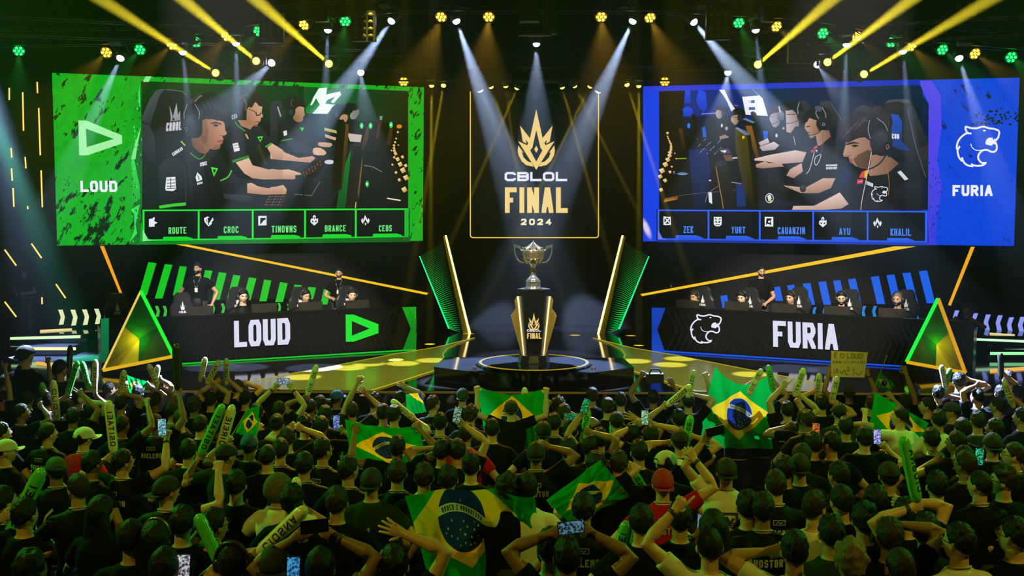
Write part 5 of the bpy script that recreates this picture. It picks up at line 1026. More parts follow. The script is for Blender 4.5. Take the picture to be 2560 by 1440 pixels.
def arm_solve(side, T, hint=None):
    """shoulder, elbow, wrist, palm direction for a hand at T (person space)"""
    S = Vector((side * .180, -.005, 1.345))
    if T is None: T = Vector((side * .25, .12, .88))
    up = max(0, min(1, (T - S).normalized().z)); S = S + Vector((-side * .02 * up, .01 * up, .075 * up))
    d = T - S; L1, L2 = .30, .345; m = L1 + L2
    if d.length > m * .995:
        k = min(1.14, d.length / (m * .995)); L1 *= k; L2 *= k
        if d.length > (L1 + L2) * .995: d = d.normalized() * (L1 + L2) * .995
    L = max(.12, d.length); d = d.normalized() * L; a = (L1 * L1 - L2 * L2 + L * L) / (2 * L); h = math.sqrt(max(0, L1 * L1 - a * a))
    hv = Vector(hint) if hint else Vector((side * .75, -.25, -.5)); dn_ = d.normalized(); hv = hv - dn_ * hv.dot(dn_)
    hv = hv.normalized() if hv.length > 1e-3 else Vector((side, 0, 0))
    Ee = S + dn_ * a + hv * h; P = S + d; fd = (P - Ee).normalized(); Wp = P - fd * .085 * (L2 / .345)
    return S, Ee, Wp, fd, P
def fingers(g, Wp, fd, side, pose, n=None):
    n = Vector(n) if n is not None else Vector((0, 1, 0)); n = n - fd * n.dot(fd)
    n = n.normalized() if n.length > .1 else Vector((0, 0, -1)) - fd * fd.dot(Vector((0, 0, -1)))
    n.normalize(); s_ = fd.cross(n) * (-1 if side > 0 else 1)
    if s_.x * side > 0: s_ = -s_
    curl = {'o': (8, 8, 8, 10), 's': (4, 2, 4, 8), 'g': (72, 74, 76, 78), 'p': (4, 74, 76, 78), 'v': (3, 5, 78, 80), 'h': (35, 38, 42, 46)}[pose]; spread = {'s': .16, 'v': .12}.get(pose, .05)
    for i in range(4):
        o = (.030, .010, -.011, -.030)[i]; ln = (.074, .083, .076, .060)[i]; p = Wp + fd * (.088 - .004 * abs(i - 1)) + s_ * o
        path = [p - fd * .018]; c = 0; dr = (fd + s_ * (1.5 - i) * spread).normalized()
        q = p; path.append(q)
        for k, fr in enumerate((.45, .32, .23)):
            c += R(curl[i]) * (.85 if k == 0 else 1.05); q = q + (dr * math.cos(c) + n * math.sin(c)) * ln * fr; path.append(q)
        g.tube(path, [.0105, .0102, .0095, .0085, .006], 6)
    p = Wp + fd * .028 + s_ * .030; tv = (fd * .75 + s_ * .65) if pose in 'os' else (fd * .55 + s_ * .35 + n * .6)
    tv.normalize(); g.tube([p - s_ * .015, p + s_ * .006 + fd * .004, p + tv * .032, p + tv * .052 + (n * .008), p + tv * .068 + n * .014], [.014, .0135, .0115, .010, .007], 6)
def torso(g, o=0.0, lo=.78):
    for prof in ([(lo, .165, .118), (.92, .172, .124), (1.05, .152, .112), (1.18, .165, .122), (1.29, .182, .122), (1.36, .160, .106), (1.41, .112, .084), (1.455, .066, .064)],):
        g.quadstrip([[Vector(((rx + o) * math.cos(a), (ry + o) * math.sin(a) - .004, z)) for a in (2 * math.pi * k / 20 for k in range(20))] for z, rx, ry in prof])
JOBS = []                              # (object, voxel) to be remeshed in one go
TMP = bpy.data.collections.new('tmp'); COL.children.link(TMP)
def job(g, voxel, smooth):
    me = bpy.data.meshes.new('tmp'); me.from_pydata([tuple(v) for v in g.v], [], g.f)
    bm = bmesh.new(); bm.from_mesh(me); bmesh.ops.recalc_face_normals(bm, faces=bm.faces); bm.to_mesh(me); bm.free()
    o = bpy.data.objects.new('tmp', me); TMP.objects.link(o)
    m = o.modifiers.new('r', 'REMESH'); m.mode = 'VOXEL'; m.voxel_size = voxel; m.use_smooth_shade = True
    m2 = o.modifiers.new('s', 'SMOOTH'); m2.factor = .5; m2.iterations = smooth
    JOBS.append(o); return len(JOBS) - 1
BODIES = {}
def body(key, Rt=None, Lt=None, rp='o', lp='o', hy=0.0, hp=0.0, sleeve=.55, fine=False, rh=None, lh=None, n=None, hl=(0, .012, 1.60)):
    if key in BODIES: return BODIES[key]
    g = MB(); torso(g); g.tube([(0, -.01, 1.40), (0, 0, 1.47), (0, .005, 1.56)], [(.064, .066), (.054, .058), (.052, .056)], 14)
    sh = MB(); torso(sh, .017, .80); fg = MB(); palms = {}
    for side, T, pose, hint in ((1, Rt, rp, rh), (-1, Lt, lp, lh)):
        S, Ee, Wp, fd, P = arm_solve(side, T, hint); palms[side] = (P, fd)
        root = Vector((side * .06, -.005, 1.375))
        g.tube([root, S, S.lerp(Ee, .5), Ee, Ee.lerp(Wp, .28), Wp, Wp + fd * .012], [.060, .058, .048, .040, .043, .027, .026], 12)
        nn = Vector(n) if n is not None else Vector((0, 1, 0)); nn = nn - fd * nn.dot(fd); nn = nn.normalized() if nn.length > .1 else Vector((1, 0, 0))
        g.tube([Wp - fd * .01, Wp + fd * .025, Wp + fd * .06, Wp + fd * .088, Wp + fd * .098], [(.024, .020), (.036, .017), (.043, .015), (.041, .013), (.030, .010)], 12, hint=nn)
        fingers(fg, Wp, fd, side, pose, n)
        e = S.lerp(Ee, sleeve) if sleeve <= 1 else Ee
        sh.tube([root, S + (S - Ee).normalized() * .004, S.lerp(Ee, .25), e], [.070, .072, .069, .066], 14)
        if sleeve > 1: sh.tube([Ee.lerp(S, .1), Ee, Ee.lerp(Wp, .5), Wp], [.058, .054, .048, .036], 12)
    sh.v = [v + Vector((1, 1, 0)) * (.006 * noise.noise(Vector(v) * 9)) for v in sh.v]
    rot = Matrix.Translation(hl) @ RM(R(hy), 4, 'Z') @ RM(R(hp), 4, 'X')
    hd = MB(); hd.quadstrip([[rot @ p for p in r] for r in head_rings()])
    for sx in (-1, 1):
        rr = MB(); rr.ball((sx * .074, -.008, -.004), (.010, .020, .031), 8, 6, RM(R(-sx * 18), 3, 'Z') @ RM(R(12), 3, 'X')); b = len(hd.v); hd.v += [rot @ v for v in rr.v]; hd.f += [tuple(i + b for i in f) for f in rr.f]; hd.m += rr.m
    BODIES[key] = dict(b=job(g, .0105 if fine else .013, 3), s=job(sh, .014, 4), fg=fg, hd=hd, rot=rot, palms=palms)
    return BODIES[key]
def finish_bodies():
    dg = bpy.context.evaluated_depsgraph_get(); out = []
    for o in JOBS: out.append(bpy.data.meshes.new_from_object(o.evaluated_get(dg), depsgraph=dg))
    for B in BODIES.values():
        me = out[B['b']]; n0 = len(me.vertices)
        bm = bmesh.new(); bm.from_mesh(me)
        for src in (B['fg'], B['hd']):
            vs_ = [bm.verts.new(v) for v in src.v]; fs = []
            for f in src.f:
                try: fs.append(bm.faces.new([vs_[i] for i in f]))
                except ValueError: pass
            bmesh.ops.recalc_face_normals(bm, faces=fs)
        for f in bm.faces: f.smooth = True
        bm.to_mesh(me); bm.free(); me.materials.clear(); me.materials.append(SKIN['a']); B['bm'] = me
        s_ = out[B['s']]; s_.materials.clear(); s_.materials.append(CLOTH['k']); s_.polygons.foreach_set('use_smooth', [True] * len(s_.polygons)); B['sm'] = s_
        B['fg'] = B['hd'] = None
    for o in JOBS: me = o.data; bpy.data.objects.remove(o); bpy.data.meshes.remove(me)
    bpy.data.collections.remove(TMP); JOBS.clear()
def omat(o, m):
    if o.material_slots: o.material_slots[0].link = 'OBJECT'; o.material_slots[0].material = m
    return o
CAPC = {'W': M('cap_white', (.55, .56, .48), .8, bump=.2), 'R': M('cap_red', (.35, .012, .012), .8, bump=.2), 'N': M('cap_navy', (.012, .016, .05), .8, bump=.2), 'U': M('cap_blue', (.02, .09, .32), .8, bump=.2), 'K': M('cap_black', (.010, .010, .010), .8, bump=.2), 'G': M('cap_green', (.012, .07, .03), .8, bump=.2)}
BAND = None
def person(B, loc, yaw, skin, hair, hcol, shirt, label, group=None, sit=False, collar=False, prnt=None, face=False, cap=None, capyaw=0, extras='', scale=1.0):
    r = bpy.data.objects.new('person', B['bm']); COL.objects.link(r); r.location = loc; r.rotation_euler = (0, 0, R(yaw)); r.scale = (scale,) * 3
    omat(r, SKIN[skin]); tag(r, label, 'person', group)
    def ch(name, me, mat=None, par=None, head=False):
        o = bpy.data.objects.new(name, me); COL.objects.link(o); o.parent = par or r
        if head: o.matrix_local = B['rot']
        return omat(o, mat) if mat is not None else o
    ch('shirt', B['sm'], CLOTH[shirt]); ch('trousers', TROUS_SIT if sit else TROUS)
    if hair and hair != 'bun': ch('hair', HM[hair], HAIR[hcol], head=True)
    if hair == 'bun': h = ch('hair', HM['flat'], HAIR[hcol], head=True); k = ch('hair_bun', HM['bun'], HAIR[hcol], par=h)
    if collar: ch('collar', COLLAR)
    if prnt is not None: ch('lettering', prnt)
    if face: ch('eyes', EYES, head=True); ch('pupils', IRIS, head=True); ch('eyebrows', BROW, HAIR[hcol], head=True); ch('lips', LIPS, head=True)
    if 'b' in extras: ch('beard', BEARD, HAIR['k'], head=True)
    if 'g' in extras: ch('glasses', GLASS, head=True)
    if 'h' in extras: h = ch('headset', HEADSET, head=True); ch('microphone', MIC, par=h) if face else None
    if cap:
        c = ch('cap', CAPD, CAPC[cap], head=True); c.matrix_local = B['rot'] @ RM(R(capyaw), 4, 'Z') @ RM(R(-6), 4, 'X')
        ch('brim', CAPB, CAPC[cap], par=c)
        if abs(capyaw) < 100: ch('cap_opening', CAPH, par=c)
    if 'n' in extras: g = MB(); g.tube([(-.075, .05, 1.45), (-.05, .11, 1.36), (-.01, .135, 1.22), (.01, .135, 1.22), (.05, .11, 1.36), (.075, .05, 1.45)], .005, 5); ch('lanyard', mesh_of(g, M('lanyard_grey', (.3, .3, .3), .7))); g = MB(); g.box((0, .143, 1.18), (.06, .004, .085)); ch('badge', mesh_of(g, M('badge_white', (.6, .55, .5), .5), False))
    return r
# ================================================================ who is where (crowd heads in photo pixels)
def zhead(d): return .13 + (15.6 - d) * .0826
def row_depth(py):                       # the raked floor gives the depth of a head seen at this height in the photo
    lo, hi = 4.5, 16.6
    for _ in range(40):
        m = (lo + hi) / 2
        if at(1280, py, m).z < zhead(m): hi = m
        else: lo = m
    return lo
STYLE = {'s': 'short', 'z': 'buzz', 'c': 'curly', 'm': 'messy', 'f': 'flat', 'l': 'long', 'b': 'bun', 'd': 'fade'}
HW = {'short': 'short dark hair', 'buzz': 'buzz cut', 'curly': 'curly hair', 'messy': 'tousled hair', 'flat': 'smooth dark hair', 'long': 'long hair', 'bun': 'hair bun', 'fade': 'faded haircut'}
CW = {'k': 'black T-shirt', 'j': 'black jersey', 'w': 'white T-shirt', 'r': 'red T-shirt', 'g': 'green shirt', 'd': 'dark green shirt', 'y': 'grey shirt', 'b': 'navy shirt'}
CAPW = {'W': 'white cap', 'R': 'red cap', 'N': 'navy cap', 'U': 'blue cap', 'K': 'black cap', 'G': 'green cap'}
# x, y, hair+cap code, shirt, turn to the left (degrees), right hand (x,y,pose), left hand, extras, cap turn
CR = []
def P_(x, y, h='s', c='k', yaw=0, Rh=None, Lh=None, ex='', cy_=0, lb=None, pr=None, dz=0): CR.append((x, y, h, c, yaw, Rh, Lh, ex, cy_, lb, pr, dz))
# --- far left block
P_(8, 1000, 's', 'k', -60, (10, 900, 'p')); P_(62, 890, 'sK', 'k', -20, cy_=150, dz=.25); P_(58, 935, 'm', 'k', -70); P_(100, 985, 's', 'k', -10, (119, 888, 'p')); P_(14, 958, 's', 'k', -50, (88, 925, 'h')); P_(120, 1005, 'd', 'j', 0)
P_(149, 925, 'f', 'k', -30, (172, 943, 'g'), dz=.12); P_(69, 1000, 'sK', 'k', 0, (103, 970, 'h')); P_(52, 1035, 'f', 'j', -55, (98, 1010, 'h')); P_(118, 1087, 'f', 'j', -40, pr=0); P_(168, 1022, 's', 'k', 10, Lh=(138, 1050, 'g')); P_(196, 1000, 'm', 'k', 0, (236, 985, 'g'), (172, 985, 'g'))
P_(208, 1097, 'sW', 'r', -25, cy_=-40, lb='fan in a red T-shirt with a white cap, brim turned right'); P_(305, 1158, 's', 'j', -40, (417, 1078, 'g'), (282, 1140, 'g'), 'g', lb='fan in glasses and black jersey, both arms up, white balloon stick in left hand', pr=1); P_(229, 1032, 's', 'k', 0, (206, 1000, 'o')); P_(182, 1045, 's', 'k', 10, (197, 978, 'v'))
P_(272, 977, 'd', 'y', -50); P_(302, 1012, 'sK', 'k', 0, (301, 984, 'g'), cy_=0); P_(303, 1066, 's', 'j', -20, (366, 1000, 'h')); P_(392, 976, 'sK', 'y', -55, (398, 945, 'h')); P_(388, 1003, 's', 'k', -15, (394, 963, 'g')); P_(386, 1062, 's', 'j', 0, (445, 975, 'g'), pr=2); P_(12, 1130, 'sW', 'k', -60, cy_=20, lb='fan at the far left edge in a white cap with dark brim', pr=3); P_(2, 1085, 's', 'k', -50); P_(345, 985, 'm', 'k', 0, (366, 960, 'h'), (315, 958, 'h'))
P_(485, 1017, 'c', 'k', 0); P_(512, 985, 'z', 'k', -20, (505, 942, 'g')); P_(552, 996, 's', 'k', 0, (566, 945, 'g'), (548, 950, 'p')); P_(592, 970, 'sK', 'k', -15, (610, 958, 'h'), cy_=0); P_(613, 1000, 's', 'k', -10); P_(527, 1003, 's', 'k', 0, (525, 950, 'g'))
P_(697, 1028, 's', 'k', 0, (724, 962, 'h'), (693, 962, 'h'), lb='fan below the green desk filming with both arms raised'); P_(776, 1020, 'z', 'k', -10, None, (768, 990, 'g'), lb='shaved-headed fan raising a white balloon stick in the left hand'); P_(841, 997, 'sU', 'k', -25, None, (842, 1002, 'h'), cy_=0, lb='fan in a blue cap with a hand at the face'); P_(935, 1007, 'c', 'k', -10); P_(880, 1030, 's', 'd', 20, (908, 978, 's'), (900, 945, 'h')); P_(958, 1035, 's', 'k', 0); P_(812, 1040, 'm', 'k', 10); P_(803, 1068, 'f', 'k', -10, (850, 1072, 'h'))
P_(800, 1012, 's', 'k', 0); P_(1000, 1000, 's', 'k', 0, (1005, 962, 'v')); P_(985, 1040, 'm', 'k', -20, (1027, 1040, 'g'))
P_(691, 1062, 'b', 'k', 0); P_(761, 1065, 'c', 'k', 0, Lh=(735, 1062, 'g')); P_(718, 1097, 's', 'k', 15, (742, 1065, 'g'), (650, 1060, 'g')); P_(700, 1128, 'f', 'j', 0); P_(668, 1143, 'z', 'k', 0); P_(806, 1130, 'd', 'j', -35, ex='g', pr=4); P_(623, 1116, 'sU', 'k', 0, Lh=(575, 1095, 'g'), cy_=10, lb='fan in a blue cap waving a small flag on a stick'); P_(564, 1142, 'sK', 'd', -40, (548, 1150, 'g'), (505, 1132, 'g'), cy_=0); P_(500, 1065, 's', 'k', 0); P_(450, 1050, 's', 'k', 0); P_(640, 1035, 'm', 'k', 0); P_(430, 1030, 's', 'y', -40)
# --- centre
P_(993, 1122, 'd', 'j', 0, (1040, 1064, 'h'), (888, 1066, 'h'), lb='fan holding up the flag stretched between both hands'); P_(1082, 1013, 'd', 'j', -50, ex='g', pr=5); P_(1100, 1060, 'd', 'j', 0, pr=7); P_(1176, 1040, 'c', 'b', -10); P_(1164, 1088, 'd', 'r', -10, lb='fan in a plain red T-shirt behind the green flag holder'); P_(1278, 1024, 'sK', 'k', 0, (1366, 972, 'g'), (1192, 968, 'g'), cy_=180, lb='fan spreading a bright green flag with both arms raised', dz=.0); P_(1105, 1130, 's', 'k', -10, None, (1100, 1120, 'h')); P_(1143, 1130, 'f', 'k', 0, (1146, 1052, 'h')); P_(1177, 1168, 'd', 'k', 0); P_(1156, 992, 'sG', 'k', 0, cy_=180)
P_(1358, 1082, 'zK', 'k', 0, cy_=180); P_(1385, 1060, 's', 'j', 0); P_(1426, 1080, 'd', 'j', -10, pr=6); P_(1396, 1017, 'c', 'k', 0); P_(1410, 1035, 's', 'k', -10, (1428, 1037, 'h')); P_(1500, 1100, 's', 'k', 10, None, (1466, 1020, 'h')); P_(1480, 992, 'm', 'k', 0); P_(1475, 1120, 's', 'k', -15, (1463, 1076, 'g')); P_(1312, 1013, 's', 'k', 0, (1311, 994, 'g')); P_(1902, 996, 's', 'k', 0, (1927, 944, 'g'), (1893, 945, 'g')); P_(1340, 1138, 'sK', 'j', 0, (1356, 1112, 'h'), cy_=180, lb='fan with a hand on a black cap, elbow raised', pr=0); P_(1420, 1125, 's', 'k', 0); P_(1230, 1075, 's', 'k', 0)
P_(1552, 1004, 's', 'k', 0); P_(1519, 1020, 'm', 'k', 0); P_(1542, 1056, 'sK', 'k', 0); P_(1633, 997, 's', 'k', 0, (1678, 955, 'o'), (1608, 933, 'h'), lb='fan with both arms high holding a dark camera'); P_(1721, 1007, 'sK', 'k', 0, (1723, 984, 'g')); P_(1697, 1050, 's', 'k', 10, None, (1667, 1010, 'g')); P_(1627, 1094, 'f', 'k', 0, (1623, 1058, 'h'), (1598, 1058, 'h')); P_(1598, 1133, 's', 'k', 10); P_(1700, 1106, 'sK', 'k', 0, (1718, 1086, 'g'), (1685, 1105, 'h')); P_(1580, 1090, 'm', 'k', -10, (1578, 1042, 's')); P_(1848, 1000, 's', 'k', 0, (1926, 946, 'g'), (1763, 934, 'g'), lb='fan hidden behind the large upright flag, holding its top corners'); P_(1664, 1162, 'sW', 'k', 0, cy_=-60, lb='fan seen from behind in a pale cap, brim to the right')
# --- right block
P_(1969, 1028, 's', 'j', 0, (1990, 980, 'g'), (1966, 955, 'p'), pr=1); P_(2010, 1050, 'd', 'k', -10, None, (1980, 1062, 'h')); P_(2005, 1142, 'sK', 'k', 0, cy_=160); P_(2124, 984, 'f', 'k', 0, (2166, 926, 'h'), (2076, 920, 'h'), lb='fan holding up the handwritten sign'); P_(2055, 1012, 's', 'k', 0, (2080, 1000, 'g'), (2046, 972, 'g')); P_(2020, 1052, 's', 'j', 10, pr=None); P_(2098, 1033, 'sK', 'd', 0); P_(2251, 1044, 'f', 'w', 60, None, (2162, 1022, 'g'), lb='young fan in a white shirt, profile to the left by the green flag'); P_(2287, 981, 's', 'k', 0); P_(2262, 1010, 's', 'k', 0, (2260, 920, 'h')); P_(2283, 1006, 'd', 'k', -10); P_(2320, 1018, 's', 'k', 55); P_(2382, 1030, 'sN', 'j', 65, cy_=0, lb='fan in a navy cap facing left, right half of the crowd', pr=2); P_(2444, 995, 'z', 'b', 30, None, (2448, 960, 'h'), lb='grey-lit fan with a close crop, one arm bent overhead'); P_(2495, 1018, 's', 'j', 40, (2521, 983, 'g'))
P_(2545, 985, 's', 'b', 20); P_(2522, 950, 's', 'k', 0); P_(2398, 955, 'm', 'k', 0, (2410, 945, 's')); P_(2347, 1052, 's', 'w', 0, lb='dark-haired fan in a white T-shirt behind the crossed balloon sticks'); P_(2407, 1074, 'f', 'k', 10); P_(2489, 1076, 's', 'k', 40, ex='g'); P_(2556, 1046, 's', 'k', 45); P_(2393, 1110, 'f', 'k', 50, None, (2352, 1140, 'h')); P_(2080, 1112, 's', 'k', 45); P_(2033, 1112, 's', 'k', 20); P_(2162, 1098, 'm', 'k', 0, (2207, 1112, 'h'), (2166, 1114, 'h')); P_(2482, 1114, 'sK', 'k', 0, cy_=170); P_(2537, 1142, 's', 'j', 60, ex='g'); P_(2415, 1165, 'f', 'k', 35, ex='g'); P_(2115, 1070, 's', 'k', 0, (2103, 1062, 'h')); P_(2346, 985, 's', 'k', 0, (2357, 985, 'g')); P_(2502, 985, 's', 'k', 0, (2502, 930, 'g')); P_(2180, 1012, 's', 'k', 0, (2222, 985, 'h')); P_(2445, 1055, 's', 'd', 0); P_(2330, 1100, 's', 'k', 0, (2302, 1190, 'g'))
# --- near left
P_(140, 1178, 'sG', 'j', 30, cy_=0, lb='fan in a dark green cap beside the tilted balloon stick'); P_(195, 1225, 'f', 'j', 55, (140, 1345, 'h'), (120, 1350, 'h'), lb='fan with striped sleeves looking down at a phone'); P_(228, 1162, 's', 'j', -25); P_(250, 1285, 'l', 'k', -20, lb='long-haired fan with a patterned bandana, near left'); P_(415, 1230, 'sK', 'j', -40, (545, 1155, 'g'), cy_=170, ex='g', lb='fan in a printed dark bandana reaching up to a balloon stick', pr=0); P_(388, 1352, 'l', 'k', 0, lb='woman with long dark hair and a shiny headband'); P_(327, 1350, 'f', 'k', 0); P_(410, 1425, 'f', 'k', 0); P_(8, 1258, 's', 'k', -40); P_(60, 1290, 's', 'k', -20, (37, 1342, 'h'), (20, 1285, 'h')); P_(532, 1318, 's', 'k', -45, ex='g'); P_(580, 1412, 'f', 'k', 0, (545, 1390, 'g'), ex='h', lb='fan wearing a big over-ear headset at the bottom edge'); P_(685, 1418, 'sK', 'k', 0, None, (650, 1384, 'g'), cy_=180); P_(694, 1225, 's', 'w', -60, (741, 1256, 'g'), lb='fan in white with a patterned mask over the face'); P_(870, 1178, 's', 'j', -30, pr=4); P_(842, 1258, 's', 'k', 0); P_(928, 1208, 'sK', 'd', 0, cy_=180, pr=7, lb='fan in a dark green shirt with a number, black backward cap'); P_(993, 1186, 's', 'j', 0, pr=0)
P_(590, 1215, 's', 'k', 0); P_(800, 1425, 'f', 'y', 0, (812, 1330, 'h'), (762, 1330, 'h'), lb='fan at the bottom edge raising a phone in both hands'); P_(985, 1418, 's', 'k', 0, (980, 1322, 's')); P_(760, 1165, 's', 'j', 0); P_(470, 1130, 's', 'k', 0); P_(730, 1255, 'm', 'k', 0); P_(455, 1310, 's', 'k', 0)
# --- near centre and right
P_(1269, 1226, 'c', 'k', 0); P_(1319, 1225, 'd', 'w', 0, lb='fan with a close crop and pale shoulders behind the nearest flag'); P_(1375, 1374, 'd', 'k', 0); P_(1418, 1400, 'd', 'k', 0, (1452, 1318, 'h'), (1405, 1325, 'h')); P_(1547, 1162, 's', 'k', -10, (1618, 1236, 'g')); P_(1657, 1212, 'sR', 'r', 0, (1722, 1128, 'h'), cy_=180, lb='fan in a red cap and red jersey with one arm up', pr=0); P_(1816, 1182, 'sK', 'w', 0, None, (1772, 1085, 'g'), cy_=180, lb='fan in a printed white T-shirt raising a phone', pr='T'); P_(1784, 1325, 'l', 'k', 0, lb='fan with long dark hair below the white T-shirt'); P_(1775, 1370, 'z', 'w', 0, None, (1708, 1252, 'p'), lb='nearest fan with a buzz cut and pale collar, watch arm raised'); P_(1907, 1276, 's', 'j', 0, pr=0); P_(1940, 1216, 's', 'j', 0, pr=1); P_(1987, 1382, 'd', 'w', 0, None, (1950, 1375, 'h')); P_(1963, 1176, 's', 'k', 0); P_(1603, 1308, 'f', 'k', 0, (1585, 1425, 'g')); P_(2000, 1170, 'sK', 'k', 0, cy_=165)
P_(2098, 1192, 's', 'k', 25); P_(2105, 1256, 'f', 'k', 15); P_(2035, 1274, 'd', 'w', -50, ex='g', lb='fan in glasses turned right, close crop, pale collar'); P_(2223, 1192, 'sK', 'k', -10, cy_=0); P_(2343, 1218, 's', 'k', 0); P_(2162, 1304, 'm', 'k', 0); P_(2079, 1337, 's', 'd', 0); P_(2127, 1408, 'c', 'k', 0, lb='fan with a mop of fair curls at the bottom edge'); P_(2317, 1332, 's', 'k', 0, None, (2302, 1262, 'g'), lb='fan gripping the tall green balloon stick'); P_(2252, 1424, 'z', 'k', 10); P_(2400, 1360, 's', 'w', 40, ex='g', lb='fan in glasses and a white tee with a strap, lower right'); P_(2451, 1215, 'z', 'j', 30); P_(2510, 1206, 'c', 'k', 68, None, (2430, 1290, 'h'), 'g', lb='fan in glasses facing left, holding a blue-lit phone'); P_(2538, 1344, 's', 'k', 45, ex='g'); P_(2411, 1150, 's', 'k', 30, (2410, 1262, 'h')); P_(2265, 1290, 's', 'k', 0, (2240, 1254, 'g')); P_(2225, 1345, 's', 'k', -10, (2212, 1308, 'h')); P_(1870, 1270, 's', 'k', 0); P_(2190, 1255, 's', 'k', 0); P_(1700, 1300, 's', 'k', 0)
P_(1120, 1200, 's', 'k', 0, Rh=(1330, 1258, 'g')); P_(1060, 1195, 's', 'k', 0, None, (1016, 1258, 'g')); P_(1490, 1165, 'm', 'k', 0, (1500, 1156, 'h'), (1400, 1240, 'h'))
LISTED = len(CR)
# unlisted gaps in the rows are filled with more dark-haired fans
rnd = random.Random(11); d = 15.3
while d > 5.6:
    n = int(2560 / F * d / .50); y0 = EYE.z
    for i in range(n + 1):
        px = (i + (.5 if int(d * 10) % 2 else 0) + rnd.uniform(-.22, .22)) * 2560 / n; dd_ = d + rnd.uniform(-.2, .2)
        zz = zhead(dd_); py = None
        v = MW.transposed() @ (Vector((0, dd_, zz)) - EYE); py = 720 - F * v.y / -v.z
        if py > 1435 or px < 0 or px > 2560: continue
        if 1030 < px < 1600 and py < 1040: continue
        if py < 990 and 620 < px < 1960: continue
        s_ = F / dd_
        if any(abs(px - q[0]) < .30 * s_ and abs(py - q[1]) < .27 * s_ for q in CR): continue
        if 1755 < px < 1945 and 960 < py < 1120 or 1040 < px < 1340 and py > 1265: continue
        c = rnd.choices('kjdyb', (5, 4, 1, .5, .6))[0]; h = rnd.choices(['s', 'd', 'f', 'm', 'z', 'c', 'l', 'sK'], (6, 3, 3, 2, 2, 1.2, .9, 1))[0]
        Rh = None; Lh = None; q = rnd.random()
        if q < .10: Rh = (px + .10 * s_, py - rnd.uniform(.25, .42) * s_, rnd.choice('ohgp'))
        elif q < .18: Lh = (px - .10 * s_, py - rnd.uniform(.25, .42) * s_, rnd.choice('ohgp'))
        elif q < .24: Rh = (px + .10 * s_, py - .18 * s_, 'h'); Lh = (px - .06 * s_, py - .16 * s_, 'h')
        CR.append((px, py, h, c, rnd.uniform(-30, 30), Rh, Lh, '', rnd.choice((0, 180)), None, rnd.choice((0, 1, 2, 3, 4, 5)) if c == 'j' else None, 0))
    d -= .60 if d > 9 else .52
CR = CR[:298]
# landmarks the labels of the unremarkable fans refer to
MARK = [(1278, 1024, 'the green flag holder'), (1848, 1010, 'the large upright flag'), (1170, 1310, 'the nearest flag'), (1470, 1215, 'the slanted flag'), (985, 1100, 'the flag between two hands'), (2124, 950, 'the handwritten sign'), (208, 1097, 'the white-capped fan in red'), (1657, 1212, 'the red cap'), (610, 1060, 'the small stick flag'), (340, 965, 'the little flag held overhead'), (2275, 1160, 'the tall green balloon stick'), (2240, 1030, 'the green flag'), (60, 1260, 'the tilted balloon stick'), (694, 1227, 'the masked fan'), (2510, 1206, 'the man facing left'), (1784, 1325, 'the long-haired fan'), (388, 1352, 'the headband'), (800, 1330, 'the two-handed phone'), (415, 1230, 'the printed bandana'), (2127, 1408, 'the fair curls'), (2382, 1030, 'the navy cap'), (776, 1010, 'the shaved head')]
def nearest_mark(x, y): return min(MARK, key=lambda m: (m[0] - x) ** 2 + 2.2 * (m[1] - y) ** 2)
def side_of(x, y, m):
    dx, dy = x - m[0], y - m[1]
    return ('above' if dy < 0 else 'below') if abs(dy) > abs(dx) * .8 else ('left of' if dx < 0 else 'right of')
FAM = {}
def auto_labels(items, fam):
    """items: (x, y, object, description): adds 'first one left of <landmark>' so that each label is met once"""
    b = {}
    for x, y, o, ds in items:
        m = nearest_mark(x, y); b.setdefault((m[2], side_of(x, y, m)), []).append(((x - m[0]) ** 2 + (y - m[1]) ** 2, o, ds))
    for (mk, sd), l in b.items():
        l.sort(key=lambda q: q[0])
        for i, (_, o, ds) in enumerate(l): tl_ = ', %s %s%s %s' % (ordinal(i) if i < 20 else str(i + 1), fam, sd, mk); o['label'] = ds + tl_ if len((ds + tl_).split()) <= 16 else re.sub('with [^,]*, ', 'in ', ds) + tl_
# ---- bodies
def local(x, y, dd, base, yaw):
    p = at(x, y, dd) - base; return RM(R(-yaw), 3, 'Z') @ p
SPEC = []
for i, (x, y, h, c, yaw, Rh, Lh, ex, cpy, lb, pr, dz) in enumerate(CR):
    dd = row_depth(y + dz * 180) if dz else row_depth(y); p = at(x, y, dd); zf = zhead(dd) - 1.60
    sc = (p.z - zf) / 1.60; base = Vector((p.x, dd, zf)); hy = 0; by = yaw
    if abs(yaw) > 25: by = yaw * .45; hy = yaw * .55
    if Rh is None and Lh is None:
        v = i % 4; key = ('down', v, round(hy / 20) * 20)
        T = [(None, None), (Vector((.2, .26, 1.0)), Vector((-.2, .28, 1.02))), (Vector((.27, .05, .82)), Vector((-.18, .3, 1.05))), (Vector((.12, .3, 1.18)), Vector((-.12, .3, 1.16)))][v]
        B = body(key, T[0], T[1], 'h', 'h', round(hy / 20) * 20, 6)
    else:
        tr = local(Rh[0], Rh[1], dd + .12, base, by) / sc if Rh else Vector((.24, .1, .9)); tl = local(Lh[0], Lh[1], dd + .12, base, by) / sc if Lh else Vector((-.24, .1, .9))
        B = body(('p', i), tr, tl, Rh[2] if Rh else 'h', Lh[2] if Lh else 'h', hy, 6, fine=y > 1180, n=tuple(RM(R(-by), 3, 'Z') @ Vector((0, 1, 0))))
    SPEC.append((B, base, by, sc))
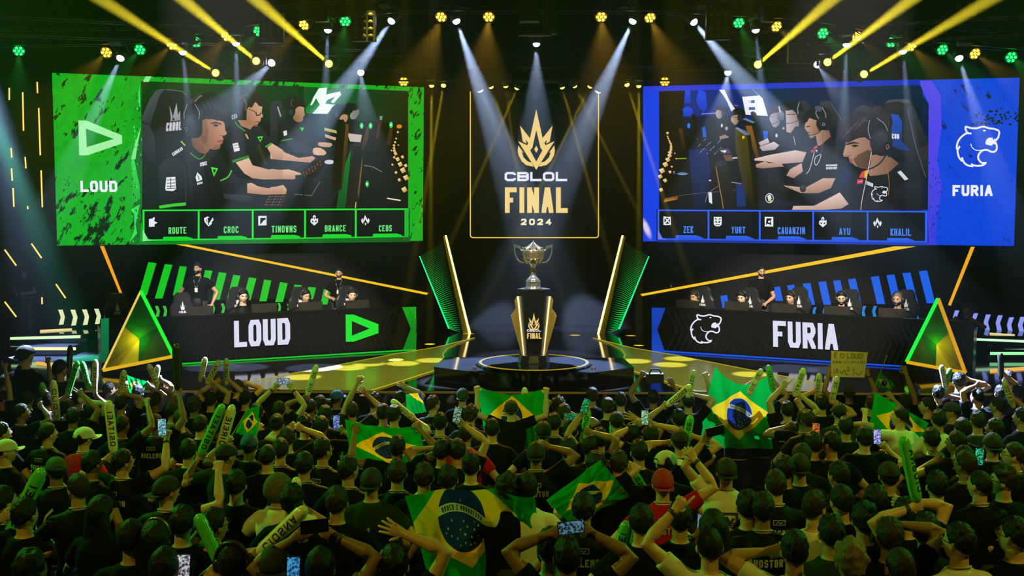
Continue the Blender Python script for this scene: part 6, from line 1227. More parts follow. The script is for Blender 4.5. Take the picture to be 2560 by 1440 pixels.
# ---- bodies of the people on stage
dl_yaw = math.degrees(math.atan2(-dn.x, dn.y)); 
SIT_R, SIT_L = Vector((.24, .36, 1.26)), Vector((-.20, .38, 1.26))
for k, hy in (('a', 8), ('b', -6), ('c', 18), ('d', -16)): body(('sit', k), SIT_R, SIT_L, 'h', 'h', hy, -8, fine=True, rh=(.8, -.2, -.6), lh=(-.8, -.2, -.6))
body('staff_down', Vector((.30, .12, .84)), Vector((-.27, .10, .82)), 'o', 'h', -14, -4, fine=True); body('staff_fold', Vector((.06, .25, 1.02)), Vector((-.05, .25, 1.05)), 'h', 'h', 4, -10, fine=True); body('staff_wrist', Vector((.03, .20, .90)), Vector((-.02, .21, .91)), 'h', 'h', 0, -10, fine=True)
body('operator', Vector((.16, .26, 1.48)), Vector((-.1, .3, 1.5)), 'h', 'h', 10, 0)
finish_bodies()
todo = []
for (B, base, by, sc), (x, y, h, c, yaw, Rh, Lh, ex, cpy, lb, pr, dz) in zip(SPEC, CR):
    i = len(todo); cap = h[1] if len(h) > 1 else None; st = STYLE[h[0]]; r2 = random.Random(i * 7 + 3)
    hc = 'f' if (x, y) == (2127, 1408) else r2.choices('kn', (4, 1))[0]
    o = person(B, base, by, r2.choices('abc', (4, 3, 2))[0], ('buzz' if cap else st), hc, c, lb, 'crowd in front of the stage', False, c in 'jr' or (c == 'w' and r2.random() < .5), TEE if pr == 'T' else PRINT[pr] if pr is not None else None, abs(yaw) > 28 and y > 1000, cap, cpy, ex, sc)
    todo.append((x, y, o, B, base, by, sc, lb))
    if not lb:
        arms = ', both arms up' if Rh and Lh else ', right arm up' if Rh else ', left arm up' if Lh else ''
        o['_d'] = 'fan with %s, %s%s' % (CAPW[cap] if cap else HW[st], CW[c], arms)
auto_labels([(t[0], t[1], t[2], t[2]['_d']) for t in todo if not t[7]], '')
for t in todo:
    if '_d' in t[2]: del t[2]['_d']
# extras of single fans
def part_on(o, name, g, mat, smooth=False):
    k = bpy.data.objects.new(name, mesh_of(g, mat, smooth)); COL.objects.link(k); k.parent = o; return k
def find(x, y): return min(todo, key=lambda t: abs(t[0] - x) + abs(t[1] - y))
t = find(388, 1352); g = MB(); g.tube([(.088 * math.cos(a), .02, .02 + .122 * math.sin(a)) for a in (math.pi * k / 16 for k in range(17))], [(.007, .012)] * 17, 6, hint=(0, 1, 0)); k = part_on(t[2], 'headband', g, M('headband_gold', (.4, .3, .12), .25, .8), True); k.matrix_local = t[3]['rot']
t = find(694, 1225); g = MB(); rr = []
for r in GRID2: rr.append([headp(u) + Vector(u) * (.024 if u[2] > -.75 else .004) for u in r])
g.quadstrip(rr); k = part_on(t[2], 'mask', g, M('mask_print', (.08, .08, .045), .8, var=.97, scale=55), True); k.matrix_local = t[3]['rot']
t = find(195, 1225); g = MB()
for j in range(3): g.tube([(-.19 - .0, -.06 + j * .028, 1.47), (-.24, -.05 + j * .028, 1.42), (-.262, -.045 + j * .028, 1.35)], .006, 5)
part_on(t[2], 'sleeve_stripe', g, PALE)
for x, y, side in ((1775, 1370, -1), (2317, 1332, -1), (564, 1142, 1), (305, 1158, 1), (1657, 1212, 1), (697, 1028, 1), (697, 1028, -1), (2124, 984, 1), (800, 1425, 1)):
    t = find(x, y); P, fd = t[3]['palms'][side]; w = P - fd * .10; g = MB(); g.tube([w - fd * .012, w + fd * .012], [.034, .033], 14); part_on(t[2], 'wristband', g, M('wristband', (.03, .035, .03), .4), True)
# ================================================================ what the crowd holds up
stickm = {'w': M('stick_white', (.74, .78, .58), .22, var=.08, spec=.6), 'g': M('stick_green', (.10, .62, .12), .22, var=.1, spec=.6), 'k': M('stick_dark', (.02, .025, .02), .3)}
inkm = M('stick_print', (.012, .014, .012), .5)
def stick_mesh():
    g = MB(); n = 20; prof = [(.012, 0), (.030, .006), (.040, .03), (.047, .07)] + [(.048 + .0012 * math.sin(k * 2.1), .1 + k * .42 / 12) for k in range(13)] + [(.046, .56), (.040, .592), (.028, .613), (.012, .624), (.001, .626)]
    g.lathe(prof, (0, 0, 0), n)
    for sx in (-1, 1): g.prism([Vector((sx * .046, 0, z)) if i < 2 else Vector((sx * .053, 0, z)) for i, z in enumerate((.06, .56, .56, .06))], (0, .0015, 0))
    return mesh_of(g, stickm['w'])
STK = stick_mesh()
def stick_print(txt):
    """lettering that runs down the balloon, wrapped on its round side facing -Y"""
    g = MB()
    for q in text_quads(txt, .10, -.030, .40, .060, .011, .35):
        for k in range(8):                    # cut into narrow bands so that the print follows the round balloon
            c = clip(q, -9, 9, -.030 + k * .0075, -.030 + (k + 1) * .0075)
            if len(c) < 3: continue
            b = len(g.v)
            for p in c: an = p[1] / .05; g.v.append(Vector((.0505 * math.sin(an), -.0505 * math.cos(an), p[0])))
            g.add(*range(b, b + len(c)))
    return mesh_of(g, inkm, False)
SPR = [stick_print(t) for t in ('OSITAEI', 'CIOSNA', 'OIDIREIE', 'LOUD', 'IEATGO', 'DIEJOE')]
STICKS = []
def stick(tx, ty, bx, by, hx, hy, c='w', pr=0, full=True, roll=0, lb=None):
    """top and bottom in photo pixels; hx, hy = the head of the fan who holds it (its depth)"""
    dd = row_depth(hy) + .14; T = at(tx, ty, dd); Bq = at(bx, by, dd - .02); ax = (T - Bq); L = ax.length; k = max(.62, min(1.25, L / .626)) if full else 1.0
    ax.normalize(); base = T - ax * .626 * k; q = ax.to_track_quat('Z', 'Y'); view = EYE - base; ly = q.to_matrix().transposed() @ view; ang = math.atan2(ly.x, -ly.y)
    r = bpy.data.objects.new('balloon_stick', STK); COL.objects.link(r); omat(r, stickm[c]); r.location = base; r.rotation_mode = 'QUATERNION'; r.rotation_quaternion = q @ RM(ang + R(roll), 3, 'Z').to_quaternion(); r.scale = (max(.8, min(1.1, k)),) * 2 + (k,)
    tag(r, lb, 'balloon', 'inflatable balloon sticks')
    if c != 'k': p = bpy.data.objects.new('lettering', SPR[pr]); COL.objects.link(p); p.parent = r
    STICKS.append(((tx + bx) / 2, (ty + by) / 2, r, ('white' if c == 'w' else 'green' if c == 'g' else 'dark') + ' balloon stick' + (' with black lettering' if c != 'k' else '')))
for a_ in [(195, 902, 168, 990, 196, 1000, 'g', 1), (205, 903, 224, 975, 196, 1000, 'g', 0), (239, 898, 236, 985, 196, 1000, 'w', 2), (133, 950, 143, 1057, 168, 1022, 'w', 3), (271, 1000, 285, 1135, 305, 1158, 'w', 0), (311, 925, 300, 985, 302, 1012, 'w', 1), (371, 910, 395, 965, 388, 1003, 'w', 4), (396, 912, 388, 955, 392, 976, 'w', 5), (440, 858, 444, 975, 386, 1062, 'k', 0), (176, 862, 172, 945, 149, 960, 'k', 0),
           (514, 892, 503, 945, 512, 985, 'w', 3), (549, 900, 523, 950, 527, 1003, 'w', 1), (566, 895, 566, 945, 552, 996, 'w', 2), (792, 912, 768, 990, 776, 1020, 'w', 5), (558, 1010, 500, 1140, 564, 1142, 'g', 0), (582, 1011, 542, 1155, 564, 1142, 'w', 2), (978, 1000, 1027, 1040, 985, 1040, 'w', 1), (104, 955, 109, 975, 69, 1000, 'g', 3),
           (1533, 1045, 1533, 1130, 1542, 1056, 'g', 4), (1728, 963, 1672, 1010, 1697, 1050, 'w', 1), (1727, 1037, 1718, 1088, 1700, 1106, 'g', 5), (1312, 968, 1311, 995, 1300, 1010, 'w', 0), (2010, 920, 1990, 980, 1969, 1028, 'w', 4), (1905, 922, 1893, 945, 1900, 1020, 'w', 5), (1920, 912, 1927, 945, 1900, 1015, 'g', 0), (1470, 1022, 1462, 1075, 1475, 1085, 'g', 3), (2048, 933, 2045, 975, 2055, 1012, 'w', 2), (2094, 940, 2080, 1000, 2055, 1012, 'w', 5), (2353, 912, 2362, 960, 2346, 985, 'w', 3), (2376, 920, 2357, 985, 2346, 985, 'g', 1), (2510, 950, 2522, 985, 2495, 1018, 'w', 4), (2502, 882, 2502, 932, 2502, 985, 'k', 0), (1736, 925, 1722, 985, 1721, 1012, 'w', 4)]:
    stick(*a_)
stick(107, 1170, 13, 1362, 60, 1290, 'g', 0, lb='tilted green balloon stick with black lettering at the far left'); stick(493, 1285, 545, 1395, 580, 1412, 'g', 3, roll=90, lb='plain side of a green balloon stick near the big headset'); stick(767, 1268, 645, 1386, 685, 1418, 'w', 1, lb='white balloon stick tilted right, held by the fan in a backward cap'); stick(741, 1192, 741, 1258, 694, 1235, 'w', 5, roll=120, lb='pale balloon stick standing beside the masked fan')
stick(1568, 1302, 1528, 1440, 1603, 1308, 'g', 0, lb='left one of the two green sticks at the bottom right of the nearest flag'); stick(1597, 1306, 1570, 1440, 1603, 1308, 'g', 2, lb='right one of the two green sticks at the bottom right of the nearest flag'); stick(1580, 1175, 1620, 1240, 1547, 1162, 'g', 4, lb='green balloon stick leaning left of the red cap'); stick(2257, 1090, 2293, 1255, 2317, 1332, 'g', 1, roll=60, lb='tall bright green balloon stick held upright, lower right'); stick(2343, 1096, 2298, 1192, 2330, 1105, 'w', 4, lb='white lettered balloon stick crossing behind the tall green one')
STK_TODO = [q for q in STICKS if 'label' not in q[2]]
auto_labels(STK_TODO, '')
# ---- phones
scr_img = {}
def phone_screen(c1, c2):
    nm = 'phone_screen_' + c1 + c2
    if nm in MATS: return MATS[nm]
    m = E(nm, c1, .7, var=0); nt = m.node_tree; mx_ = [n for n in nt.nodes if n.type == 'MIX'][0]; nz = [n for n in nt.nodes if n.type == 'TEX_NOISE'][0]; nz.inputs['Scale'].default_value = 70
    cr = nt.nodes.new('ShaderNodeValToRGB'); cr.color_ramp.elements[0].position = .42; cr.color_ramp.elements[0].color = lin(c1) + (1,); cr.color_ramp.elements[1].position = .58; cr.color_ramp.elements[1].color = lin(c2) + (1,)
    nt.links.new(nz.outputs['Fac'], cr.inputs[0]); nt.links.new(cr.outputs[0], nt.nodes['Principled BSDF'].inputs['Emission Color']); return m
PB = MB(); PB.box((0, 0, 0), (.076, .009, .156)); PBM = mesh_of(PB, M('phone_case', (.012, .012, .014), .3), False)
PS = MB(); PS.box((0, -.0055, 0), (.069, .002, .146)); PSM = mesh_of(PS, M('phone_off', (.01, .01, .012), .1), False)
def phone(x, y, hy, c1, c2, label, roll=0, tilt=0, dy=.02):
    dd = row_depth(hy) + dy; r = bpy.data.objects.new('phone', PBM); COL.objects.link(r); r.location = at(x, y, dd); r.rotation_euler = (R(tilt - 8), R(roll), R(-(x - 1335) / 50)); tag(r, label, 'phone', 'phones held up in the crowd')
    k = bpy.data.objects.new('screen', PSM); COL.objects.link(k); k.parent = r
    if c1: omat(k, phone_screen(c1, c2))
phone(709, 953, 1028, '#1a3a4a', '#c0d8e8', 'phone held sideways by two raised arms below the green desk', 90); phone(405, 1068, 1158, '#1a6a8a', '#b0e8e0', 'phone with a teal screen beside the dark balloon stick'); phone(841, 1055, 1068, '#1a3a9a', '#a0b8f0', 'phone with a blue screen left of the flag between two hands'); phone(1143, 1037, 1130, '#20402a', '#9ac8a0', 'dark phone tilted above the red T-shirt fan', 12); phone(1427, 1042, 1090, '#10301c', '#30a060', 'phone with a green screen held high right of the green flag', 90); phone(1463, 1015, 1100, '#0a3a1c', '#30c070', 'phone in a bent raised arm right of the green flag', 20); phone(1612, 1044, 1094, '#2a6a3a', '#c0f0c0', 'phone in two hands left of the large upright flag'); phone(1788, 1078, 1182, None, None, 'dark phone raised by the fan in the printed white tee', 75)
phone(2193, 1092, 1098, '#3a4ad0', '#e8e8ff', 'bright blue and white phone below the green flag'); phone(2040, 1077, 1112, '#5a1c08', '#e88a3a', 'phone with an orange screen right of the large upright flag'); phone(2448, 1142, 1150, '#083018', '#3ae0a0', 'phone with a turquoise screen near the right edge', 3); phone(2410, 1216, 1160, '#1a3a5a', '#8ac060', 'phone held upright by the fan behind the man in glasses facing left', 4); phone(2420, 1282, 1206, '#1a2a6a', '#4a6ae0', 'phone lying flat in the hands of the man in glasses facing left', 60, 40); phone(135, 1340, 1228, '#0a2a14', '#2a8a4a', 'green-lit phone held low by the fan with striped sleeves', -25, 30); phone(458, 1420, 1425, '#3a3a40', '#e0e0e8', 'phone with a pale screen at the bottom left edge', 4); phone(733, 1426, 1425, '#1a3a6a', '#4ab0e8', 'phone with a blue screen at the bottom edge below the raised pair of hands', 3); phone(786, 1316, 1425, None, None, 'dark phone held sideways in two raised hands', 88); phone(1428, 1318, 1400, '#0c1418', '#5a8aa0', 'dark phone held sideways right of the nearest flag', 85)
c = at(1637, 945, row_depth(997) + .1); rt = empty('camera', c, 'dark video camera held high over the crowd, left of the large upright flag', 'camera'); g = MB(); g.box(c, (.24, .14, .13)); put(g, 'body', lampb, rt); g = MB(); g.tube([c + Vector((.03, .06, .0)), c + Vector((.03, .2, 0))], [.055, .06], 14); put(g, 'lens', M('blinder_glass', 0), rt, True); g = MB(); g.tube([c + Vector((-.08, 0, .06)), c + Vector((-.05, 0, .12)), c + Vector((.06, 0, .12)), c + Vector((.09, 0, .06))], .012, 6); put(g, 'handle', lampb, rt)
# ---- the handwritten sign
dd = row_depth(984) + .1; SP = Plane(at(2124, 910, dd), (0, -1, .04)); base = SP.hit(2120, 944)
g = MB(); g.prism(outline([(2078, 877), (2170, 881), (2161, 944), (2077, 942)], SP), (0, .006, 0)); sg = g.build('paper_sign', M('sign_paper', (.66, .62, .36), .8, var=.08, scale=6), loc=base); tag(sg, 'pale yellow handwritten paper sign held up in front of the blue desk', 'sign')
a = TArt(SP, .004); a.tf = (2000, 860, 4.5); qs = []
class Ink(TArt): pass
def ink_text(txt, pts, th, gap=.3): a.t(txt, pts, th, (.02, .02, .015), gap)
ink_text('E', [(385, 104), (412, 104), (385, 156)], .09); a.l('398,98 410,88', 5, (.02, .02, .015)); ink_text('O', [(452, 104), (492, 104), (452, 156)], .09); ink_text('LOUD!', [(530, 104), (715, 108), (530, 158)], .09, .25)
for i, l in enumerate(('365,190 372,215 380,190 388,215', '392,202 420,202 410,190 410,215', '430,212 448,188 462,212 430,204', '480,205 505,205', '520,188 520,216', '535,204 570,200', '578,188 590,214 600,190', '605,205 640,200', '655,190 655,216 670,216', '680,190 680,216 700,190 700,216', '712,190 735,216', '382,280 382,330', '400,330 415,275 432,330', '450,300 470,330 500,290 520,345 540,330', '525,268 545,262 548,300 525,290', '585,290 605,285 605,335 580,340', '600,268 612,262', '625,320 660,345 700,300')): a.l(l, 4.5, (.02, .02, .015), 3 if i > 10 else 0)
o = put(a.mb, 'lettering', M('sign_ink', (.02, .02, .015), .8), sg)
# ================================================================ flags
def flag_mat():
    if 'flag_cloth' in MATS: return MATS['flag_cloth']
    m, nt, b = new_mat('flag_cloth'); L = nt.links.new; N = nt.nodes.new
    uv = N('ShaderNodeUVMap'); uv.uv_map = 'UVMap'; sp = N('ShaderNodeSeparateXYZ'); L(uv.outputs[0], sp.inputs[0])
    def mth(op, a_, b_=None, c_=None):
        n = N('ShaderNodeMath'); n.operation = op
        for i, v in enumerate((a_, b_, c_)):
            if v is None: continue
            if isinstance(v, (int, float)): n.inputs[i].default_value = v
            else: L(v, n.inputs[i])
        return n.outputs[0]
    x = mth('MULTIPLY', mth('SUBTRACT', sp.outputs[0], .5), 20); y = mth('MULTIPLY', mth('SUBTRACT', sp.outputs[1], .5), 14)
    rh = mth('LESS_THAN', mth('ADD', mth('DIVIDE', mth('ABSOLUTE', x), 8.3), mth('DIVIDE', mth('ABSOLUTE', y), 5.3)), 1.0)
    r2 = mth('ADD', mth('MULTIPLY', x, x), mth('MULTIPLY', y, y)); di = mth('LESS_THAN', r2, 3.5 * 3.5)
    bx = mth('ADD', x, 2.0); by_ = mth('ADD', y, 7.0); br = mth('SQRT', mth('ADD', mth('MULTIPLY', bx, bx), mth('MULTIPLY', by_, by_)))
    bd = mth('MULTIPLY', mth('MULTIPLY', mth('GREATER_THAN', br, 7.9), mth('LESS_THAN', br, 8.75)), di)
    def mixc(f, c1, c2):
        n = N('ShaderNodeMix'); n.data_type = 'RGBA'; L(f, n.inputs[0])
        for i, c in ((6, c1), (7, c2)):
            if isinstance(c, tuple): n.inputs[i].default_value = c + (1,)
            else: L(c, n.inputs[i])
        return n.outputs[2]
    col = mixc(rh, (.0, .36, .04), (.95, .66, .02)); col = mixc(di, col, (.008, .035, .30)); col = mixc(bd, col, (.62, .66, .50))
    L(col, b.inputs['Base Color']); b.inputs['Roughness'].default_value = .75; b.inputs['Specular IOR Level'].default_value = .2
    tr = N('ShaderNodeBsdfTranslucent'); L(col, tr.inputs[0]); ms = N('ShaderNodeMixShader'); ms.inputs[0].default_value = .45
    L(b.outputs[0], ms.inputs[1]); L(tr.outputs[0], ms.inputs[2]); L(ms.outputs[0], nt.nodes['Material Output'].inputs['Surface']); MATS['flag_cloth'] = m; return m
starm = M('flag_star', (.62, .64, .55), .8); bandm = M('flag_lettering', (.02, .10, .03), .8)
def flag(name, corners, hy, label, sag=.0, bot=.0, fold=.03, flip=False, dy=.1, uvw=None, nfold=3.5, big=True, lean=0.0, seed=1, pole=None):
    """corners TL, TR, BR, BL in photo pixels at the depth of the row whose heads are at hy"""
    dd = row_depth(hy) + dy; C = [at(x, y, dd + (lean if i < 2 else 0)) for i, (x, y) in enumerate(corners)]; rn = Vector((seed * 3.7, 0, 0)); H = ((C[3] - C[0]).length + (C[2] - C[1]).length) / 2; Wd = ((C[1] - C[0]).length + (C[2] - C[3]).length) / 2
    def surf(u, v, off=0.0):                       # u to the right, v upward, both 0..1
        u = min(1, max(0, u)); v = min(1, max(0, v))
        if flip: u = 1 - u
        top = C[0].lerp(C[1], u); bt = C[3].lerp(C[2], u); p = bt.lerp(top, v)
        s4 = 4 * u * (1 - u); p = p + Vector((0, 0, -sag * s4 * v ** 1.5 - bot * s4 * (1 - v) ** 2))
        w = math.sin((u * nfold + .35 * v + noise.noise(Vector((u * 1.5, v * 1.2, seed))) * .9) * 2 * math.pi) * fold * (1.15 - .45 * v) * (.35 + .65 * s4 ** .5) + noise.noise(Vector((u * 4, v * 3, seed + 5))) * fold * .9 + noise.noise(Vector((u * 11, v * 9, seed + 9))) * fold * .25
        return p + Vector((0, w - off + sag * .5 * s4 * v, 0))
    nu, nv = (72, 54) if big else (36, 28); g = MB()
    for j in range(nv + 1):
        for i in range(nu + 1): g.v.append(surf(i / nu, j / nv))
    for j in range(nv):
        for i in range(nu): k = j * (nu + 1) + i; g.add(k, k + 1, k + nu + 2, k + nu + 1)
    base = C[3]; o = g.build(name, flag_mat(), loc=base, smooth=True); me = o.data; uvl = me.uv_layers.new(name='UVMap')
    for lp in me.loops:
        k = lp.vertex_index; u, v = (k % (nu + 1)) / nu, (k // (nu + 1)) / nv
        if uvw: u, v = uvw(u, v)
        uvl.data[lp.index].uv = (u, v)
    tag(o, label, 'flag', 'green and yellow flags')
    if big:                                        # stars and motto, laid on the cloth
        inv = (lambda u, v: (u, v)) if not uvw else None; fu = uvw
        def back(U, V):                            # inverse of uvw by a few fixed point steps
            u, v = U, V
            if fu:
                for _ in range(8): a_, b_ = fu(u, v); u += U - a_; v += V - b_
            return u, v
        st = MB(); r3 = random.Random(seed)
        pts = [(-2.3, -.6, .16), (-1.6, .1, .12), (-2.0, -1.4, .13), (-1.2, -1.8, .15), (-.6, -1.0, .13), (.0, -1.6, .17), (.5, -.9, .12), (.9, -2.0, .14), (1.5, -1.3, .15), (1.9, -1.9, .12), (2.2, -.9, .16), (2.5, -1.5, .12), (-.2, -2.5, .15), (.5, -2.8, .13), (1.2, -2.7, .12), (-1.0, -2.6, .12), (.1, -.3, .12), (.2, 1.9, .15), (1.7, -.5, .11), (-2.7, -1.0, .11)]
        for x, y, r_ in pts:
            b = len(st.v)
            for k in range(10): a_ = math.pi / 2 + k * math.pi / 5; q = r_ * (1.25 if k % 2 == 0 else .55); u, v = back(.5 + (x + q * math.cos(a_)) / 20, .5 + (y + q * math.sin(a_)) / 14); st.v.append(surf(u, v, .004))
            st.add(*[b + k for k in range(10)])
        k = st.build('stars', starm, loc=base); k.parent = o; k.location = (0, 0, 0)
        tx = MB(); txt = 'ORDEM E PROGRESSO'
        for q in text_quads(txt, -3.0, 0, 5.9, .55, .12, .45):
            b = len(tx.v)
            for p in q:
                an = math.atan2(7.0, 2.0) - (p[0] + .0) / 8.3; rr_ = 8.05 + p[1]; x = -2 + rr_ * math.cos(an); y = -7 + rr_ * math.sin(an); u, v = back(.5 + x / 20, .5 + y / 14); tx.v.append(surf(u, v, .004))
            tx.add(*range(b, b + len(q)))
        k = tx.build('lettering', bandm, loc=base); k.parent = o; k.location = (0, 0, 0)
    if pole: P, Q = at(*pole[0], dd), at(*pole[1], dd); g = MB(); g.tube([P, Q], .006, 6); k = put(g, 'pole', M('flag_pole', (.4, .33, .12), .6), o)
    return o
flag('flag', [(1788, 916), (1922, 938), (1953, 1120), (1738, 1112)], 1000, 'large upright flag with a blue disc, held by its two top corners', .20, .03, .028, dy=-.25, seed=2, nfold=3.2, uvw=lambda u, v: (u, .5 + (v - .5) * 1.0))
flag('flag', [(1192, 963), (1368, 968), (1335, 1150), (1222, 1148)], 1024, 'bright green flag spread between the raised arms of a fan below the platform', .12, -.02, .03, dy=.18, seed=3, uvw=lambda u, v: (u, v * .95 - .05))
flag('flag', [(862, 1048), (1046, 1064), (1072, 1168), (880, 1172)], 1122, 'flag stretched between two hands, left of the fan in plain red', .05, .02, .03, flip=True, dy=.12, seed=4)
flag('flag', [(1012, 1240), (1338, 1246), (1355, 1450), (1075, 1455)], 1210, 'nearest flag with a big blue disc at the bottom of the picture', -.07, .02, .05, dy=-.35, seed=5, nfold=2.6, uvw=lambda u, v: (.5 + (u - .40) * .93, .5 + (v - .69) * .70 - .12 * (u - .4)))
flag('flag', [(1500, 1150), (1574, 1240), (1430, 1308), (1366, 1250)], 1165, 'slanted flag hanging by one corner above the two green balloon sticks', .0, .02, .03, dy=-.3, seed=6, uvw=lambda u, v: (v * .95, 1.02 - u * .95))
flag('flag', [(2188, 980), (2322, 1058), (2300, 1098), (2170, 1090)], 1036, 'green flag draped below the handwritten sign', .0, .02, .04, dy=.1, seed=7, uvw=lambda u, v: (u * .9, .1 + v * .8))
flag('flag', [(618, 1024), (650, 1014), (642, 1098), (588, 1082)], 1116, 'small stick flag waved beside the pair of balloon sticks', .0, .0, .015, dy=.1, seed=8, big=False, pole=((621, 1020), (573, 1100)))
flag('flag', [(2198, 929), (2238, 962), (2222, 983), (2186, 960)], 1000, 'little diamond-hung flag on a thin stick right of the handwritten sign', .0, .0, .01, dy=.1, seed=9, big=False, pole=((2218, 888), (2180, 985)))
flag('flag', [(317, 937), (367, 953), (355, 990), (324, 982)], 985, 'little flag held overhead in two hands near the left pyramid', .01, .0, .012, dy=.12, seed=10, big=False)
flag('flag', [(1014, 985), (1052, 982), (1066, 1030), (1018, 1038)], 1020, 'small green flag corner beside the fan in glasses at the stage front', .0, .0, .02, dy=.1, seed=12, big=False, uvw=lambda u, v: (u * .4, v * .5))
# ================================================================ players, chairs, screens and staff
chm = M('chair_leatherette', (.013, .013, .015), .3)
g = MB(); outl = [(-.15, 0), (-.20, .10), (-.215, .25), (-.26, .42), (-.25, .56), (-.19, .66), (-.17, .80), (-.11, .87), (.11, .87), (.17, .80), (.19, .66), (.25, .56), (.26, .42), (.215, .25), (.20, .10), (.15, 0)]
g.quadstrip([[Vector((x * k, y, .06 + z * (1 if k == 1 else .985) + (0 if k == 1 else .006))) for x, z in outl] for y, k in ((-.055, .86), (-.035, 1), (.03, 1), (.05, .84))]); CH_BACK = mesh_of(g, chm, False)
g = MB(); g.quadstrip([[Vector((x * k, y * k + .22, z)) for x, y in ((-.26, -.25), (.26, -.25), (.27, .25), (-.27, .25))] for z, k in ((-.05, .9), (-.03, 1), (.05, 1), (.08, .9))]); CH_SEAT = mesh_of(g, chm, False)
g = MB(); g.tube([(0, .2, -.05), (0, .2, -.32)], .03, 8)
for i in range(5): a_ = i * 2 * math.pi / 5; g.tube([(0, .2, -.30), (.3 * math.cos(a_), .2 + .3 * math.sin(a_), -.36)], [.03, .018], 6); g.ball((.3 * math.cos(a_), .2 + .3 * math.sin(a_), -.39), .03, 8, 5)
CH_BASE = mesh_of(g, steel, False)
g = MB()
for sx in (-1, 1): g.tube([(sx * .30, .18, -.02), (sx * .31, .18, .18)], .02, 6); g.box((sx * .31, .2, .2), (.08, .26, .03))
CH_ARM = mesh_of(g, chm, False)
g = MB()
for q in ([(-.05, .68), (-.03, .60), (0, .75), (.03, .60), (.05, .68), (.035, .56), (-.035, .56)],): g.prism([Vector((x, .056, z)) for x, z in q], (0, .002, 0))
for q in text_quads('CBLOL', -.075, .49, .15, .05, .012, .2): g.prism([Vector((-p[0], .056, p[1])) for p in q], (0, .002, 0))
CH_LOGO = mesh_of(g, M('chair_print', (.55, .53, .55), .6), False)
def chair(x, y, dd, yaw, label, top_px, group='gaming chairs behind the team desks'):
    p = at(x, top_px, dd); r = empty('gaming_chair', (p.x, dd, p.z - .93 * .86), label, 'chair', group, R(yaw)); r.scale = (.86, .86, .86)
    for nm, me in (('backrest', CH_BACK), ('seat', CH_SEAT), ('base', CH_BASE), ('armrest', CH_ARM), ('logo', CH_LOGO)): o = bpy.data.objects.new(nm, me); COL.objects.link(o); o.parent = r
    return r
g = MB(); g.box((0, 0, .20), (.46, .03, .27)); g.box((0, .012, .20), (.40, .03, .20)); MONB = mesh_of(g, M('monitor_back', (.020, .017, .014), .28, var=.5, scale=5), False)
g = MB(); g.box((0, .01, .05), (.035, .03, .14)); g.box((0, 0, .006), (.18, .14, .012)); MONS = mesh_of(g, M('monitor_stand', (.02, .02, .02), .4), False)
g = MB(); g.box((0, -.0165, .20), (.43, .002, .24)); MOND = mesh_of(g, E('monitor_screen', '#7a8a9a', .8), False)
g = MB(); g.box((0, 0, 0), (.33, .13, .02)); KEYB = mesh_of(g, lampb, False)
def desk_y(px, back): 
    pl = DL if px < 1335 else DR; p = pl.hit(px, 800); return p.y + back
for pxs, who in (((500, 660, 776, 893), 'green'), ((1719, 1842, 1960, 2093, 2231), 'blue')):
    for i, x in enumerate(pxs):
        y = desk_y(x, .34); p = at(x, 760, y); n = DL.n if who == 'green' else DR.n; yw = math.degrees(math.atan2(-n.x, n.y))
        r = empty('monitor', (p.x, y, DT), 'black monitor on the %s desk, %s from the left' % (who, ordinal(i)), 'monitor', 'monitors on the %s desk' % who, R(yw + 180))
        for nm, me in (('housing', MONB), ('stand', MONS), ('display', MOND)): o = bpy.data.objects.new(nm, me); COL.objects.link(o); o.parent = r; o.rotation_euler = (0, 0, math.pi)
        r.scale = (1, 1, .86)
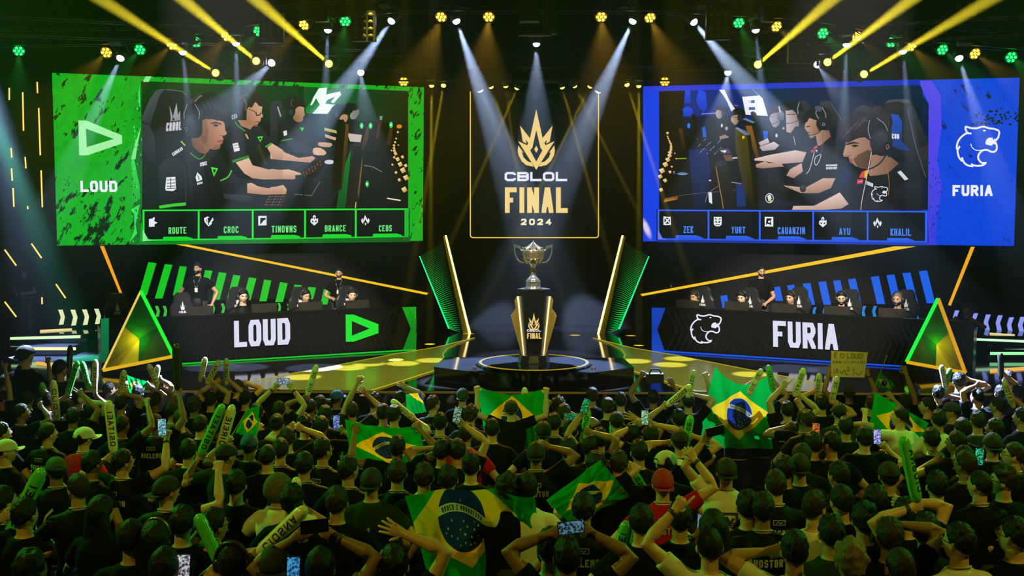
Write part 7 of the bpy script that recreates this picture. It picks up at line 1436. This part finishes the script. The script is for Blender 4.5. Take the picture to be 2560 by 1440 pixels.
PL = [(607, 742, 720, 'a', 'short', 'k', '', 'green', 'player in a black jersey and headset under the third green stripe, mouth open', 4), (763, 742, 720, 'c', 'fade', 'k', '', 'green', 'player with a headset at the middle of the green desk, leaning to his monitor', -8), (880, 739, 717, 'b', 'messy', 'k', '', 'green', 'player in a black jersey nearest the green logo on the desk', 10),
      (1737, 744, 719, 'd', 'messy', 'n', '', 'blue', 'brown-haired player above the cat logo, first at the blue desk', 0), (1855, 746, 722, 'b', 'curly', 'k', '', 'blue', 'dark-haired player second from the left at the blue desk', 0), (1977, 746, 721, 'd', 'short', 'k', '', 'blue', 'dark-haired player in the middle of the blue desk', 0), (2104, 747, 726, 'a', 'fade', 'k', 'bg', 'blue', 'bearded player in glasses, fourth from the left at the blue desk', 0), (2245, 749, 727, 'd', 'buzz', 'f', 'b', 'blue', 'fair cropped player at the outer end of the blue desk', 0)]
for i, (x, y, ctop, bk, st, hc, ex, who, lb, hy) in enumerate(PL):
    yy = desk_y(x, .88); p = at(x, y, yy); n = DL.n if who == 'green' else DR.n; yw = math.degrees(math.atan2(-n.x, n.y)); B = BODIES[('sit', bk)]
    o = person(B, (p.x, yy, p.z - 1.60 * 1.10), yw, 'ab'[i % 2], st, hc, 'j', lb, 'players at the desks', True, False, None, True, extras='h' + ex, scale=1.10)
    back = -n * .26; q = Vector((p.x, yy, 0)) + back
    sx = (at(x + (-14 if who == 'green' else 22), y, yy + .25))
    chair(x + (-14 if who == 'green' else 22), y, yy + .27, yw, 'black gaming chair of the %s player, %s from the left' % (who, ordinal(i if who == 'green' else i - 3)), ctop - 3)
yw = math.degrees(math.atan2(-DL.n.x, DL.n.y))
chair(455, 757, desk_y(455, .95), yw, 'empty black gaming chair left of the first green player', 731); chair(290, 770, desk_y(290, .9), yw + 15, 'empty black gaming chair at the outer end of the green desk', 733)
for x, y, dd, key, sk, lb, sc_, yaw, ex, hr in ((495, 672, 21.7, 'staff_down', 'b', 'bearded referee in black with a lanyard standing behind the green desk, arms down', None, 178, 'bn', 'fade'), (848, 683, 22.4, 'staff_fold', 'b', 'referee in black with a lanyard standing by the inner end of the green desk', None, 178, 'bn', 'buzz'), (1903, 679, 22.0, 'staff_wrist', 'b', 'referee in a dark polo holding his wrist behind the blue desk', None, 182, 'b', 'buzz'), (60, 682, 21.35, 'staff_fold', 'c', 'dim figure in dark clothes in the blue haze at the far left', None, 175, '', 'short')):
    p = at(x, y, dd); z0 = .35 if x < 100 else 0; k = (p.z - z0) / 1.60
    o = person(BODIES[key], (p.x, dd, z0), yaw, sk, hr, 'k', 'k', lb, None, False, False, None, True, extras=ex, scale=k)
p = at(2418, 778, 20.6); o = person(BODIES['operator'], (p.x, 20.6, p.z - 1.6 * .9), 150, 'c', 'short', 'k', 'k', 'crouching camera operator in black at the right end of the stage', None, True, False, None, False, scale=.9)
